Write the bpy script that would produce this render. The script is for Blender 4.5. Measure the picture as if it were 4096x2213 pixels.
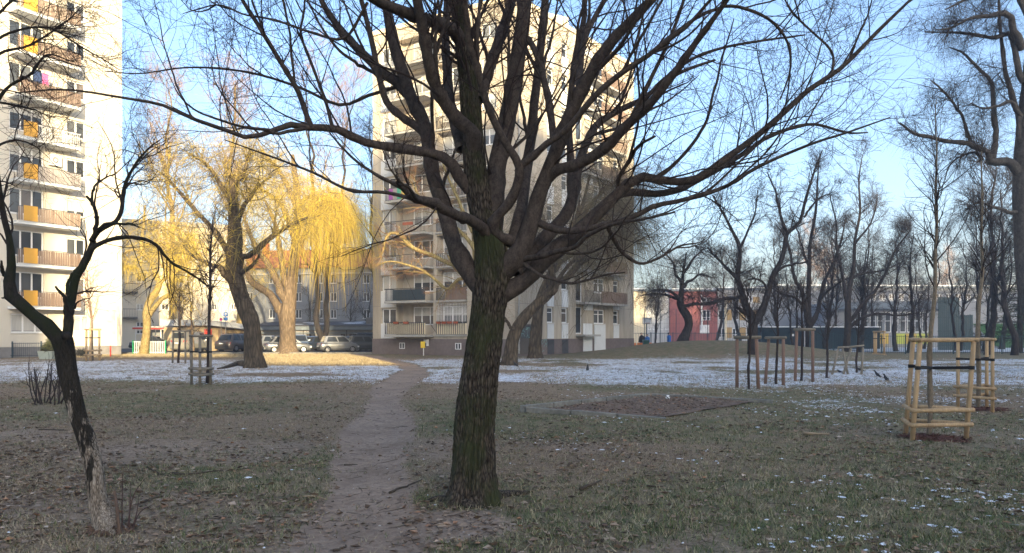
import bpy, math, random
import numpy as np
from mathutils import Vector, Matrix

R = math.radians
rng = np.random.default_rng(11)
random.seed(11)
scene = bpy.context.scene
for o in list(bpy.data.objects):
    bpy.data.objects.remove(o)
col = scene.collection

# ------------------------------------------------------------------ camera
CAM_H, F_PX, CX, HY = 1.6, 3040.0, 2048.0, 1338.0     # photograph pixels (4096 x 2213), level camera with lens shift
cam_d = bpy.data.cameras.new('camera')
cam = bpy.data.objects.new('camera', cam_d)
col.objects.link(cam)
cam.location = (0, 0, CAM_H)
cam.rotation_euler = (R(90), 0, 0)
cam_d.sensor_width = 36.0
cam_d.lens = 36.0 * F_PX / 4096.0
cam_d.shift_y = (HY - 1106.5) / 4096.0
cam_d.clip_start = 0.1
cam_d.clip_end = 3000
scene.camera = cam

# ------------------------------------------------------------------ sky, sun, exposure
SUN_EL = R(10.0)
LX, LY = -0.34, 0.94                    # horizontal heading of the sunlight
world = bpy.data.worlds.new('World')
scene.world = world
world.use_nodes = True
wn = world.node_tree
for n in list(wn.nodes):
    wn.nodes.remove(n)
w_out = wn.nodes.new('ShaderNodeOutputWorld')
w_bg = wn.nodes.new('ShaderNodeBackground')
w_sky = wn.nodes.new('ShaderNodeTexSky')
w_sky.sky_type = 'NISHITA'
w_sky.sun_disc = False
w_sky.sun_elevation = SUN_EL
w_sky.sun_rotation = math.atan2(-LX, -LY)
w_sky.altitude = 100
w_sky.air_density = 0.9
w_sky.dust_density = 4.4
w_sky.ozone_density = 2.0
w_bg.inputs['Strength'].default_value = 0.15
wn.links.new(w_sky.outputs[0], w_bg.inputs[0])
wn.links.new(w_bg.outputs[0], w_out.inputs[0])

sun_d = bpy.data.lights.new('sun', 'SUN')
sun_d.energy = 4.5
sun_d.angle = R(0.5)
sun_d.color = (1.0, 0.77, 0.43)
sun = bpy.data.objects.new('sun', sun_d)
col.objects.link(sun)
sun.location = (30, -60, 60)
sun.rotation_euler = Vector((LX * math.cos(SUN_EL), LY * math.cos(SUN_EL), -math.sin(SUN_EL))).to_track_quat('-Z', 'Y').to_euler()

scene.view_settings.view_transform = 'Standard'
scene.view_settings.look = 'None'
scene.view_settings.gamma = 1.0
scene.view_settings.exposure = 1.9
scene.view_settings.use_curve_mapping = False
scene.view_settings.use_white_balance = True
scene.view_settings.white_balance_temperature = 6000
scene.render.engine = 'CYCLES'
scene.cycles.max_bounces = 6
scene.cycles.diffuse_bounces = 3
scene.cycles.glossy_bounces = 2
scene.cycles.transparent_max_bounces = 4

# ------------------------------------------------------------------ helpers: pixels to places
def W(x, y, d):
    return np.array(((x - CX) / F_PX * d, d, CAM_H + (HY - y) / F_PX * d))
def GD(y, z=0.0):
    return (CAM_H - z) * F_PX / (y - HY)
def GP(x, y, z=0.0):
    d = GD(y, z)
    return np.array(((x - CX) / F_PX * d, d, z))

# ------------------------------------------------------------------ helpers: value noise
def _h(i, j, s):
    n = (i * 374761393 + j * 668265263 + s * 974634777) & 0x7fffffff
    n = ((n ^ (n >> 13)) * 1274126177) & 0x7fffffff
    return ((n ^ (n >> 16)) & 0xffff) / 65535.0
def vnoise(x, y, s=0, px=0):
    x = np.asarray(x, float); y = np.asarray(y, float)
    i = np.floor(x).astype(np.int64); j = np.floor(y).astype(np.int64)
    fx = x - i; fy = y - j
    fx = fx * fx * (3 - 2 * fx); fy = fy * fy * (3 - 2 * fy)
    i1 = i + 1
    if px:
        i = i % px; i1 = i1 % px
    a = _h(i, j, s); b = _h(i1, j, s); c = _h(i, j + 1, s); d = _h(i1, j + 1, s)
    return (a * (1 - fx) + b * fx) * (1 - fy) + (c * (1 - fx) + d * fx) * fy
def fbm(x, y, s=0, o=4):
    v = 0; a = .5; t = 0
    for k in range(o):
        v = v + a * vnoise(np.asarray(x) * 2 ** k, np.asarray(y) * 2 ** k, s + k * 17); t += a; a *= .5
    return v / t
def sstep(a, b, x):
    t = np.clip((x - a) / (b - a), 0, 1)
    return t * t * (3 - 2 * t)

# ------------------------------------------------------------------ helpers: objects
def tag(o, label=None, cat=None, group=None, kind=None):
    if label: o['label'] = label
    if cat: o['category'] = cat
    if group: o['group'] = group
    if kind: o['kind'] = kind
    return o
def link(name, me, m=None, parent=None):
    o = bpy.data.objects.new(name, me)
    col.objects.link(o)
    if m is not None and me is not None:
        if not me.materials:
            me.materials.append(m)
    if parent is not None:
        o.parent = parent
        if parent.get('_b') is not None:
            o.matrix_parent_inverse = Matrix.Translation(-Vector(parent['_b']))
    return o
def root(name, loc, label, cat, group=None):
    """An Empty at a thing's base; its parts are meshes in world coordinates."""
    o = bpy.data.objects.new(name, None)
    col.objects.link(o)
    o.location = loc
    o.empty_display_size = .2
    o['_b'] = [float(c) for c in loc]
    return tag(o, label, cat, group)
def npmesh(name, verts, quads=None, tris=None, smooth=True):
    me = bpy.data.meshes.new(name)
    verts = np.asarray(verts, np.float32)
    nq = 0 if quads is None else len(quads)
    nt = 0 if tris is None else len(tris)
    me.vertices.add(len(verts))
    me.vertices.foreach_set('co', verts.ravel())
    idx = []
    if nq: idx.append(np.asarray(quads, np.int32).ravel())
    if nt: idx.append(np.asarray(tris, np.int32).ravel())
    idx = np.concatenate(idx)
    me.loops.add(len(idx))
    me.loops.foreach_set('vertex_index', idx)
    me.polygons.add(nq + nt)
    starts = np.concatenate([np.arange(nq) * 4, nq * 4 + np.arange(nt) * 3]).astype(np.int32)
    me.polygons.foreach_set('loop_start', starts)
    me.polygons.foreach_set('use_smooth', np.full(nq + nt, smooth, bool))
    me.update(calc_edges=True)
    return me

class MB:
    """Collects boxes, quads and tubes into ONE mesh."""
    def __init__(s):
        s.v = []; s.f = []
    def quad(s, a, b, c, d):
        n = len(s.v); s.v += [tuple(a), tuple(b), tuple(c), tuple(d)]; s.f.append((n, n + 1, n + 2, n + 3)); return s
    def poly(s, pts):
        n = len(s.v); s.v += [tuple(p) for p in pts]; s.f.append(tuple(range(n, n + len(pts)))); return s
    def hexa(s, p):
        """p: 8 points, bottom 4 then top 4, both counter-clockwise seen from above"""
        n = len(s.v); s.v += [tuple(q) for q in p]
        for f in ((3, 2, 1, 0), (4, 5, 6, 7), (0, 1, 5, 4), (1, 2, 6, 5), (2, 3, 7, 6), (3, 0, 4, 7)):
            s.f.append(tuple(n + i for i in f))
        return s
    def box(s, c, size, rz=0.0):
        hx, hy, hz = size[0] / 2, size[1] / 2, size[2] / 2
        ca, sa = math.cos(rz), math.sin(rz)
        p = []
        for z in (-hz, hz):
            for (x, y) in ((-hx, -hy), (hx, -hy), (hx, hy), (-hx, hy)):
                p.append((c[0] + x * ca - y * sa, c[1] + x * sa + y * ca, c[2] + z))
        return s.hexa(p)
    def tube(s, pts, rad, k=8, cap=True):
        pts = [Vector(p) for p in pts]
        if not hasattr(rad, '__len__'): rad = [rad] * len(pts)
        n0 = len(s.v)
        ov = (pts[-1] - pts[0]).normalized()
        ref = Vector((0, 0, 1)) if abs(ov.z) < .75 else Vector((1, 0, 0))
        for i, p in enumerate(pts):
            t = (pts[min(i + 1, len(pts) - 1)] - pts[max(i - 1, 0)]).normalized()
            u = t.cross(ref).normalized(); v = u.cross(t)
            for j in range(k):
                a = 2 * math.pi * j / k
                s.v.append(tuple(p + (u * math.cos(a) + v * math.sin(a)) * rad[i]))
        for i in range(len(pts) - 1):
            for j in range(k):
                a = n0 + i * k + j; b = n0 + i * k + (j + 1) % k
                s.f.append((a, a + k, b + k, b))
        if cap:
            s.f.append(tuple(n0 + j for j in range(k)))
            s.f.append(tuple(n0 + (len(pts) - 1) * k + j for j in reversed(range(k))))
        return s
    def lathe(s, c, prof, k=12, axis=2):
        """prof: (radius, height) pairs from the bottom up"""
        n0 = len(s.v)
        for (r, h) in prof:
            for j in range(k):
                a = 2 * math.pi * j / k
                q = [r * math.cos(a), r * math.sin(a), h]
                if axis == 1: q = [q[0], q[2], q[1]]
                s.v.append((c[0] + q[0], c[1] + q[1], c[2] + q[2]))
        for i in range(len(prof) - 1):
            for j in range(k):
                a = n0 + i * k + j; b = n0 + i * k + (j + 1) % k
                s.f.append((a, b, b + k, a + k))
        s.f.append(tuple(n0 + j for j in reversed(range(k))))
        s.f.append(tuple(n0 + (len(prof) - 1) * k + j for j in range(k)))
        return s
    def mesh(s, name, smooth=False):
        me = bpy.data.meshes.new(name)
        me.from_pydata(s.v, [], s.f)
        if smooth:
            me.polygons.foreach_set('use_smooth', [True] * len(me.polygons))
        me.update()
        return me
    def build(s, name, m, parent=None, smooth=False, xf=None):
        if xf is not None:
            s.v = [tuple(xf @ Vector(p)) for p in s.v]
        return link(name, s.mesh(name, smooth), m, parent)

# ------------------------------------------------------------------ materials
M = {}
def nodes_of(name, rough=.8, spec=.3):
    m = bpy.data.materials.new(name)
    m.use_nodes = True
    nt = m.node_tree
    b = nt.nodes['Principled BSDF']
    b.inputs['Roughness'].default_value = rough
    b.inputs['Specular IOR Level'].default_value = spec
    M[name] = m
    return m, nt, b
def N(nt, typ, **kw):
    n = nt.nodes.new(typ)
    for k, v in kw.items():
        if k in n.inputs: n.inputs[k].default_value = v
        else: setattr(n, k, v)
    return n
def ramp(nt, fac, stops):
    r = nt.nodes.new('ShaderNodeValToRGB')
    el = r.color_ramp.elements
    while len(el) < len(stops): el.new(.5)
    for e, (p, c) in zip(el, stops):
        e.position = p
        e.color = (*c, 1) if len(c) == 3 else c
    nt.links.new(fac, r.inputs[0])
    return r.outputs[0]
def mixc(nt, fac, a, b, mode='MIX'):
    n = nt.nodes.new('ShaderNodeMix'); n.data_type = 'RGBA'; n.blend_type = mode
    for sock, v in ((n.inputs[0], fac), (n.inputs[6], a), (n.inputs[7], b)):
        if isinstance(v, (int, float)): sock.default_value = v
        elif isinstance(v, tuple): sock.default_value = (*v, 1) if len(v) == 3 else v
        else: nt.links.new(v, sock)
    return n.outputs[2]
def math_(nt, op, a, b=None, clamp=False):
    n = nt.nodes.new('ShaderNodeMath'); n.operation = op; n.use_clamp = clamp
    for s_, v in ((n.inputs[0], a), (n.inputs[1], b)):
        if v is None: continue
        if isinstance(v, (int, float)): s_.default_value = v
        else: nt.links.new(v, s_)
    return n.outputs[0]
def noise(nt, scale, detail=4, rough=.6, vec=None, dist=0.0):
    n = nt.nodes.new('ShaderNodeTexNoise')
    n.inputs['Scale'].default_value = scale; n.inputs['Detail'].default_value = detail
    n.inputs['Roughness'].default_value = rough; n.inputs['Distortion'].default_value = dist
    if vec is not None: nt.links.new(vec, n.inputs['Vector'])
    return n.outputs[0]
def objco(nt, scale=(1, 1, 1)):
    t = nt.nodes.new('ShaderNodeTexCoord')
    mp = nt.nodes.new('ShaderNodeMapping')
    mp.inputs['Scale'].default_value = scale
    nt.links.new(t.outputs['Object'], mp.inputs['Vector'])
    return mp.outputs[0]
def attr(nt, name):
    a = nt.nodes.new('ShaderNodeAttribute'); a.attribute_name = name
    return a.outputs['Fac']
def bump(nt, b, h, strength=.5, dist=.01):
    n = nt.nodes.new('ShaderNodeBump')
    n.inputs['Strength'].default_value = strength; n.inputs['Distance'].default_value = dist
    nt.links.new(h, n.inputs['Height'])
    nt.links.new(n.outputs[0], b.inputs['Normal'])
def simple(name, c, rough=.8, spec=.3, var=.25, scale=6, metal=0.0, bmp=0.0, stretch=(1, 1, 1)):
    """A plain colour broken up by two sizes of noise (dirt and wear)."""
    m, nt, b = nodes_of(name, rough, spec)
    co = objco(nt, stretch)
    n1 = noise(nt, scale, 5, .65, co); n2 = noise(nt, scale * .13, 3, .5, co)
    f = math_(nt, 'ADD', math_(nt, 'MULTIPLY', n1, .6), math_(nt, 'MULTIPLY', n2, .4))
    lo = tuple(x * (1 - var) for x in c); hi = tuple(min(1, x * (1 + var)) for x in c)
    nt.links.new(ramp(nt, f, [(.3, lo), (.7, hi)]), b.inputs['Base Color'])
    b.inputs['Metallic'].default_value = metal
    if bmp: bump(nt, b, n1, .6, bmp)
    return m
def bark(name, dark, light, moss=None, sx=26, sz=5, dist=.012, cells=True):
    m, nt, b = nodes_of(name, .9, .15)
    co = objco(nt, (sx, sx, sz))
    n = noise(nt, 1.3, 6, .65, co)
    if cells:        # furrowed old bark
        v = nt.nodes.new('ShaderNodeTexVoronoi'); v.feature = 'DISTANCE_TO_EDGE'
        nt.links.new(co, v.inputs['Vector']); v.inputs['Scale'].default_value = 1.0
        f = math_(nt, 'ADD', math_(nt, 'MULTIPLY', v.outputs['Distance'], .8), math_(nt, 'MULTIPLY', n, .6))
        c = ramp(nt, f, [(.27, dark), (.72, light)])
    else:            # smoother bark of limbs: blotches and fine grain
        n2 = noise(nt, 5.0, 5, .75, co)
        f = math_(nt, 'ADD', math_(nt, 'MULTIPLY', n, .55), math_(nt, 'MULTIPLY', n2, .45))
        c = ramp(nt, f, [(.36, dark), (.64, light)])
    if moss:
        co2 = objco(nt)
        mf = noise(nt, 2.2, 5, .7, co2)
        c = mixc(nt, ramp(nt, mf, [(.45, (0, 0, 0)), (.62, (1, 1, 1))]), c, moss)
    nt.links.new(c, b.inputs['Base Color'])
    bump(nt, b, f, .8, dist)
    return m
bark('bark_maple', (.010, .008, .006), (.155, .122, .09), moss=(.038, .042, .018), sx=44, sz=10, dist=.010)
bark('bark_limb', (.028, .022, .019), (.105, .082, .066), sx=16, sz=9, dist=.008, cells=False)
simple('twig', (.045, .034, .030), .85, .1, .35, 3)
simple('twig_red', (.070, .044, .037), .85, .1, .3, 3)
simple('twig_grey', (.050, .041, .038), .85, .1, .3, 3)
bark('bark_left', (.010, .009, .008), (.045, .037, .030), moss=(.022, .026, .012), sx=30, sz=9, dist=.015, cells=False)
bark('bark_willow', (.035, .027, .018), (.150, .115, .075), sx=7, sz=1.4, dist=.05)
bark('bark_pale', (.085, .060, .036), (.27, .20, .125), sx=8, sz=1.5, dist=.04)
bark('bark_far', (.020, .017, .016), (.065, .053, .046), sx=8, sz=2, dist=.03)
bark('bark_birch', (.03, .027, .025), (.13, .115, .10), sx=8, sz=4, dist=.02, cells=False)
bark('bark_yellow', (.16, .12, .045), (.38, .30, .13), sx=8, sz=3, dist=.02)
bark('bark_sapling', (.11, .088, .060), (.26, .21, .15), sx=30, sz=14, dist=.003, cells=False)
simple('strand_yellow', (.62, .46, .06), .7, .2, .3, 2)
simple('strand_ochre', (.36, .24, .055), .75, .2, .3, 2)
simple('strand_olive', (.13, .105, .055), .8, .2, .3, 2)
simple('strand_brown', (.075, .055, .04), .8, .2, .3, 2)
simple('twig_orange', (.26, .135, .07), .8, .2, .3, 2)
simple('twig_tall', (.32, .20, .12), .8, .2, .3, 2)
simple('stake_wood', (.43, .30, .165), .75, .25, .38, 11, stretch=(4, 4, .5), bmp=.004)
simple('stake_grey', (.20, .17, .125), .8, .2, .25, 9, stretch=(4, 4, .6), bmp=.002)
simple('stake_red', (.20, .125, .09), .8, .2, .25, 9, stretch=(4, 4, .6), bmp=.002)
simple('strap', (.012, .012, .013), .6, .3, .2, 8)
simple('white_wall', (.62, .57, .47), .85, .2, .06, 1.2, stretch=(1, 1, .4))
simple('grey_wall', (.41, .36, .285), .9, .2, .34, 1.8, stretch=(1, 1, .16), bmp=.01)
simple('cream_wall', (.68, .59, .42), .9, .2, .08, 1.2)
simple('white_panel', (.66, .67, .66), .7, .3, .08, 1.5)
simple('plinth_grey', (.23, .22, .21), .9, .2, .25, 3, bmp=.01)
simple('plinth_brown', (.165, .135, .125), .9, .2, .25, 4, bmp=.01)
simple('concrete', (.36, .35, .32), .9, .2, .22, 5, bmp=.008)
simple('kerb', (.20, .19, .16), .9, .2, .45, 9, bmp=.01)
simple('window_frame', (.78, .78, .76), .5, .4, .06, 3)
simple('frame_dark', (.10, .085, .07), .6, .4, .15, 3)
simple('metal_dark', (.045, .045, .047), .5, .5, .2, 5)
simple('metal_green', (.006, .034, .044), .5, .4, .2, 5)
simple('metal_blue', (.02, .045, .065), .5, .4, .2, 5)
simple('metal_bright_green', (.02, .27, .10), .5, .4, .15, 5)
simple('plank_brown', (.19, .135, .10), .75, .25, .25, 7, stretch=(3, 3, .5))
simple('plank_tan', (.25, .185, .135), .75, .25, .25, 7, stretch=(3, 3, .5))
simple('plank_grey', (.30, .27, .25), .75, .25, .2, 7, stretch=(3, 3, .5))
simple('panel_yellow', (.62, .33, .035), .6, .35, .08, 2)
simple('terracotta', (.36, .10, .05), .8, .25, .15, 8)
simple('roof_red', (.40, .13, .07), .85, .2, .25, 3)
simple('roof_dark', (.07, .07, .075), .85, .2, .25, 2)
simple('fascia', (.16, .19, .22), .7, .3, .15, 2)
simple('brick_ochre', (.50, .38, .22), .9, .2, .2, 5)
simple('school_red', (.30, .115, .105), .85, .2, .1, 2)
simple('school_ochre', (.42, .28, .12), .85, .2, .12, 2)
simple('school_white', (.48, .48, .47), .85, .2, .08, 2)
simple('school_grey', (.24, .25, .265), .85, .2, .12, 2)
simple('screen_navy', (.020, .036, .048), .85, .2, .25, 3)
simple('lime_panel', (.42, .46, .08), .7, .3, .1, 2)
simple('gold_panel', (.52, .36, .06), .7, .3, .1, 2)
simple('grass_bank', (.045, .10, .03), .95, .1, .3, 6)
simple('seat_orange', (.62, .17, .02), .5, .4, .1, 4)
simple('bin_green', (.012, .06, .04), .5, .4, .15, 4)
simple('box_yellow', (.72, .50, .02), .5, .4, .1, 4)
simple('sign_blue', (.03, .16, .50), .5, .4, .1, 4)
simple('sign_red', (.60, .05, .03), .6, .3, .1, 4)
simple('sign_white', (.75, .75, .73), .5, .4, .08, 4)
simple('sign_pink', (.55, .10, .30), .6, .3, .1, 4)
simple('curtain', (.45, .44, .41), .9, .1, .18, 4, stretch=(9, 9, .3))
simple('snow', (.80, .82, .85), .9, .1, .05, 3, bmp=.02)
simple('tyre', (.018, .018, .019), .85, .2, .2, 8)
simple('rim', (.32, .32, .33), .35, .6, .15, 8, metal=.7)
simple('trim_black', (.022, .022, .024), .6, .4, .2, 8)
simple('lamp_red', (.38, .02, .02), .2, .6, .1, 8)
simple('lamp_clear', (.60, .62, .62), .15, .7, .1, 8)
simple('plate', (.70, .70, .68), .5, .4, .05, 8)
simple('crow_black', (.012, .012, .014), .55, .4, .25, 20)
simple('skin', (.42, .26, .19), .6, .4, .1, 10)
simple('cloth_black', (.02, .02, .023), .85, .2, .2, 10)
simple('cloth_blue', (.03, .13, .38), .8, .2, .15, 10)
simple('cloth_navy', (.03, .05, .12), .8, .2, .15, 10)
simple('mulch', (.115, .055, .042), .95, .1, .45, 30, bmp=.02)
simple('leaf_soil', (.17, .12, .088), .95, .1, .5, 16, bmp=.02)
simple('conifer', (.028, .042, .022), .9, .2, .4, 4)
simple('conifer_light', (.12, .13, .05), .9, .2, .35, 4)
simple('planter', (.36, .40, .34), .8, .3, .15, 3)
simple('mistletoe', (.12, .10, .03), .85, .2, .3, 4)
simple('cut_wood', (.13, .085, .060), .85, .2, .25, 20)
simple('stick', (.075, .058, .043), .9, .1, .4, 8)
simple('stick_pale', (.27, .21, .14), .9, .1, .3, 8)
simple('hedge_dark', (.035, .035, .028), .95, .1, .4, 5)
simple('graffiti', (.16, .30, .28), .7, .3, .3, 6)
simple('graffiti_pale', (.42, .45, .48), .7, .3, .3, 6)
simple('rainbow_violet', (.30, .07, .32), .7, .3, .15, 4)
simple('rainbow_green', (.05, .36, .22), .7, .3, .15, 4)
simple('cloth_pink', (.65, .12, .28), .8, .2, .1, 6)
def glass(name, c, rough=.06):
    m, nt, b = nodes_of(name, rough, .5)
    co = objco(nt)
    n = noise(nt, .7, 2, .5, co)
    nt.links.new(ramp(nt, n, [(.3, tuple(x * .6 for x in c)), (.7, tuple(x * 1.4 for x in c))]), b.inputs['Base Color'])
    return m
glass('glass_dark', (.030, .036, .045)); glass('glass_mid', (.075, .08, .085)); glass('glass_warm', (.12, .10, .085)); glass('glass_pale', (.22, .23, .23), .1)  # the warm pane colour stands in for a warm reflection
glass('glass_car', (.022, .026, .03), .04)
def paint(name, c, metal=.3):
    m, nt, b = nodes_of(name, .32, .5)
    co = objco(nt)
    n = noise(nt, 3, 5, .6, co)
    nt.links.new(ramp(nt, n, [(.3, tuple(x * .82 for x in c)), (.7, c)]), b.inputs['Base Color'])
    b.inputs['Metallic'].default_value = metal
    b.inputs['Coat Weight'].default_value = .5
    b.inputs['Coat Roughness'].default_value = .08
    return m
paint('paint_silver', (.20, .205, .21), .5); paint('paint_white', (.30, .31, .32), .2); paint('paint_dark', (.045, .05, .058), .3)
paint('paint_navy', (.022, .032, .055), .2); paint('paint_brown', (.075, .065, .058), .3); paint('paint_beige', (.30, .29, .25), .2); paint('paint_blue', (.06, .11, .16), .3)
paint('paint_light', (.22, .27, .32), .3)

# ------------------------------------------------------------------ ground
PATH_PX = [(1380, 2400), (1390, 2213), (1440, 2050), (1475, 1908), (1510, 1749), (1535, 1638), (1566, 1558), (1640, 1508), (1662, 1480), (1610, 1455), (1490, 1428), (1395, 1414)]
PATH_W = [.66, .58, .50, .46, .44, .44, .48, .55, .55, .55, .5, .5]
PATH = np.array([GP(x, y)[:2] for x, y in PATH_PX])
def path_dist(X, Y):
    best = np.full(np.shape(X), 1e9)
    for k in range(len(PATH) - 1):
        a, b = PATH[k], PATH[k + 1]
        ab = b - a
        t = np.clip(((X - a[0]) * ab[0] + (Y - a[1]) * ab[1]) / (ab @ ab), 0, 1)
        d = np.hypot(X - a[0] - t * ab[0], Y - a[1] - t * ab[1])
        w = PATH_W[k] * (1 - t) + PATH_W[k + 1] * t
        best = np.minimum(best, d - w)
    return best
def mound(X, Y):
    return 1.12 * np.exp(-(np.abs((X - 16.2) / 8.2) ** 2.6 + np.abs((Y - 60.5) / 7.5) ** 2.6))
def gz(X, Y):
    X = np.asarray(X, float); Y = np.asarray(Y, float)
    h = .05 * (fbm(X * .35, Y * .35, 3, 3) - .5) + .022 * (fbm(X * 1.7, Y * 1.7, 5, 3) - .5) * (np.abs(Y) < 40)
    p = path_dist(X, Y)
    return h + mound(X, Y) - .035 * sstep(.15, -.35, p)
def gzf(x, y):
    return float(gz(np.array([x]), np.array([y]))[0])
def asphalt(X, Y):
    return ((X < -9.5) & (Y > 62.5) & (X > -46)).astype(float)
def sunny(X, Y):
    """where the low sun gets past the blocks behind: snow melted, turf turned straw to strengthen the sunlight"""
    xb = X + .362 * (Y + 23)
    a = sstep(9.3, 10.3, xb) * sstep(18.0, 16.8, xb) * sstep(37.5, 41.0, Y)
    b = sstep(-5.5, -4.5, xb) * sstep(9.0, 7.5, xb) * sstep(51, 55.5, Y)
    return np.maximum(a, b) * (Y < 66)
def masks(X, Y):
    pd = path_dist(X, Y)
    n1 = fbm(X * .5, Y * .5, 21, 4); n2 = fbm(X * .16, Y * .16, 31, 4)
    path = sstep(.24, -.14, pd + (n1 - .5) * .75)
    # bare trodden soil left of the path, round the foot of the left tree, and under the big tree
    bare = sstep(.60, .72, fbm(X * .28 + 3, Y * .28, 41, 4)) * .55
    bare = np.maximum(bare, sstep(2.2, .4, np.hypot((X + 2.3) / 1.2, Y - 6.4) + (n1 - .5) * 1.6) * .55)
    bare = np.maximum(bare, sstep(.9, .3, np.hypot((X + .75) * .8, (Y - 6.4) * .9) + (n1 - .5)) * .8)
    bare = np.maximum(bare, sstep(2.0, .6, np.hypot((X + 4.2) / 1.6, (Y - 10.4)) + (n1 - .5) * 1.6) * .6)
    bare = np.maximum(bare, sstep(2.6, 1.0, np.hypot((X - 7.6) / 2.2, (Y - 11.7)) + (n1 - .5) * 1.8) * .5)
    bare = bare * (Y < 24)
    path = np.maximum(path, bare * .85)
    # thin snow lies in the strip that the low sun never reaches
    edge = 20.6 + 6.0 * (n2 - .5) - .16 * X + 3.0 * (n1 - .5)
    snow = sstep(0, 5.5, Y - edge) * sstep(55, 46, Y + 4 * (n1 - .5) + np.where(X < -6, 1.0, 0))
    snow = snow * sstep(.30, .55, fbm(X * .30, Y * .30, 51, 4) + .12) * (1 - sstep(.15, .75, mound(X, Y)) * .6)
    patch = .62 * sstep(.56, .72, fbm(X * .55, Y * .55, 61, 4)) * sstep(-.5, 2.5, X) * sstep(13, 17, Y + 2 * X)
    snow = np.maximum(snow, patch * (Y < 30))
    snow = np.maximum(snow, ((Y > 69) & (X > 11)) * .95)
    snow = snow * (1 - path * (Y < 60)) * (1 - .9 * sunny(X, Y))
    green = sstep(.34, .66, fbm(X * .3, Y * .3, 71, 4) + .15 * sstep(-1, 3.5, X) - .04 * sstep(0, -3, X))
    green = np.maximum(green, sstep(50, 55, Y) * (Y < 66))
    green = green * (1 - .8 * sunny(X, Y))  # less green inside the sun wedge, so its colour strengthens the sunlit strip
    return path, np.clip(snow, 0, 1), green
ys = [-120, -90, -70, -50, -35, -22, -12, -6, -2, 0, 1.5, 3.0, 4.0]
st = .055
while ys[-1] < 420:
    ys.append(ys[-1] + st); st *= 1.0195
xs = list(np.arange(0, 8.01, .1)); st = .1
while xs[-1] < 330:
    st *= 1.065; xs.append(xs[-1] + st)
xs = np.array([-v for v in xs[:0:-1]] + xs); ys = np.array(ys)
GX, GY = np.meshgrid(xs, ys)
GZ = gz(GX, GY)
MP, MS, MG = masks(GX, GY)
nx, ny = len(xs), len(ys)
ii = np.arange(nx * ny).reshape(ny, nx)
quads = np.stack([ii[:-1, :-1], ii[:-1, 1:], ii[1:, 1:], ii[1:, :-1]], -1).reshape(-1, 4)
cxx = (GX[:-1, :-1] + GX[1:, 1:]).ravel() / 2; cyy = (GY[:-1, :-1] + GY[1:, 1:]).ravel() / 2
is_path = (path_dist(cxx, cyy) < 0) & (cyy > 2)
is_asph = asphalt(cxx, cyy) > .5
is_court = (cyy > 69) & (cxx > 11) & (cyy < 95) & (cxx < 70)
is_road = ~is_path & ~is_asph & ~is_court

def ground_mat():
    m, nt, b = nodes_of('ground', .95, .1)
    co = objco(nt)
    g1 = noise(nt, 90, 4, .7, co); g2 = noise(nt, 14, 5, .7, co); g3 = noise(nt, 2.3, 5, .6, co); g4 = noise(nt, 38, 4, .7, co)
    soil = ramp(nt, g2, [(.22, (.19, .138, .10)), (.5, (.38, .285, .21)), (.8, (.54, .425, .325))])
    soil = mixc(nt, ramp(nt, noise(nt, .9, 5, .65, co), [(.40, (0, 0, 0)), (.68, (.55, .55, .55))]), soil, (.17, .122, .09))
    soil = mixc(nt, math_(nt, 'MULTIPLY', g1, .35), soil, (.10, .070, .050))
    straw = ramp(nt, g4, [(.30, (.075, .053, .034)), (.5, (.235, .170, .11)), (.70, (.44, .345, .235))])
    grass = ramp(nt, g1, [(.32, (.035, .044, .020)), (.52, (.125, .145, .066)), (.72, (.27, .27, .145))])
    gm = math_(nt, 'MULTIPLY', attr(nt, 'green'), ramp(nt, g3, [(.38, (.12, .12, .12)), (.62, (1, 1, 1))]))
    turf = mixc(nt, math_(nt, 'MULTIPLY', gm, ramp(nt, g4, [(.35, (.35, .35, .35)), (.6, (1, 1, 1))])), straw, grass)
    pm = math_(nt, 'ADD', attr(nt, 'path'), math_(nt, 'MULTIPLY', math_(nt, 'SUBTRACT', g2, .5), .9))
    c = mixc(nt, ramp(nt, pm, [(.32, (0, 0, 0)), (.62, (1, 1, 1))]), turf, soil)
    # thin snow: flakes between the tufts, broken by the turf
    s1 = noise(nt, 1.5, 5, .75, co, .8); s2 = noise(nt, 6, 4, .7, co)
    sn = math_(nt, 'ADD', math_(nt, 'MULTIPLY', s1, .5), math_(nt, 'MULTIPLY', s2, .5))
    sm = math_(nt, 'SUBTRACT', math_(nt, 'ADD', math_(nt, 'MULTIPLY', attr(nt, 'snow'), .30), sn), .652)
    sf = ramp(nt, sm, [(.04, (0, 0, 0)), (.17, (.85, .85, .85))])
    c = mixc(nt, sf, c, (.74, .77, .82))
    nt.links.new(c, b.inputs['Base Color'])
    h = math_(nt, 'ADD', math_(nt, 'MULTIPLY', g2, .6), math_(nt, 'MULTIPLY', g4, .5))
    bump(nt, b, h, .9, .05)
    return m
def asphalt_mat():
    m, nt, b = nodes_of('asphalt', .9, .2)
    co = objco(nt)
    a = noise(nt, 60, 4, .7, co); c = noise(nt, .8, 5, .6, co)
    col_ = ramp(nt, c, [(.3, (.045, .043, .042)), (.7, (.10, .095, .09))])
    nt.links.new(mixc(nt, math_(nt, 'MULTIPLY', a, .4), col_, (.13, .125, .12)), b.inputs['Base Color'])
    return m
ground_mat(); asphalt_mat()
allv = np.stack([GX, GY, GZ], -1).reshape(-1, 3)
def sheet(name, sel, m):
    q = quads[sel]
    used, inv = np.unique(q, return_inverse=True)
    me = npmesh(name, allv[used], quads=inv.reshape(-1, 4))
    for an, arr in (('path', MP), ('snow', MS), ('green', MG)):
        at = me.attributes.new(an, 'FLOAT', 'POINT')
        at.data.foreach_set('value', arr.ravel()[used].astype(np.float32))
    o = link(name, me, m)
    return tag(o, kind='structure')
sheet('ground', is_road, M['ground'])
sheet('footpath', is_path, M['ground'])
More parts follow.
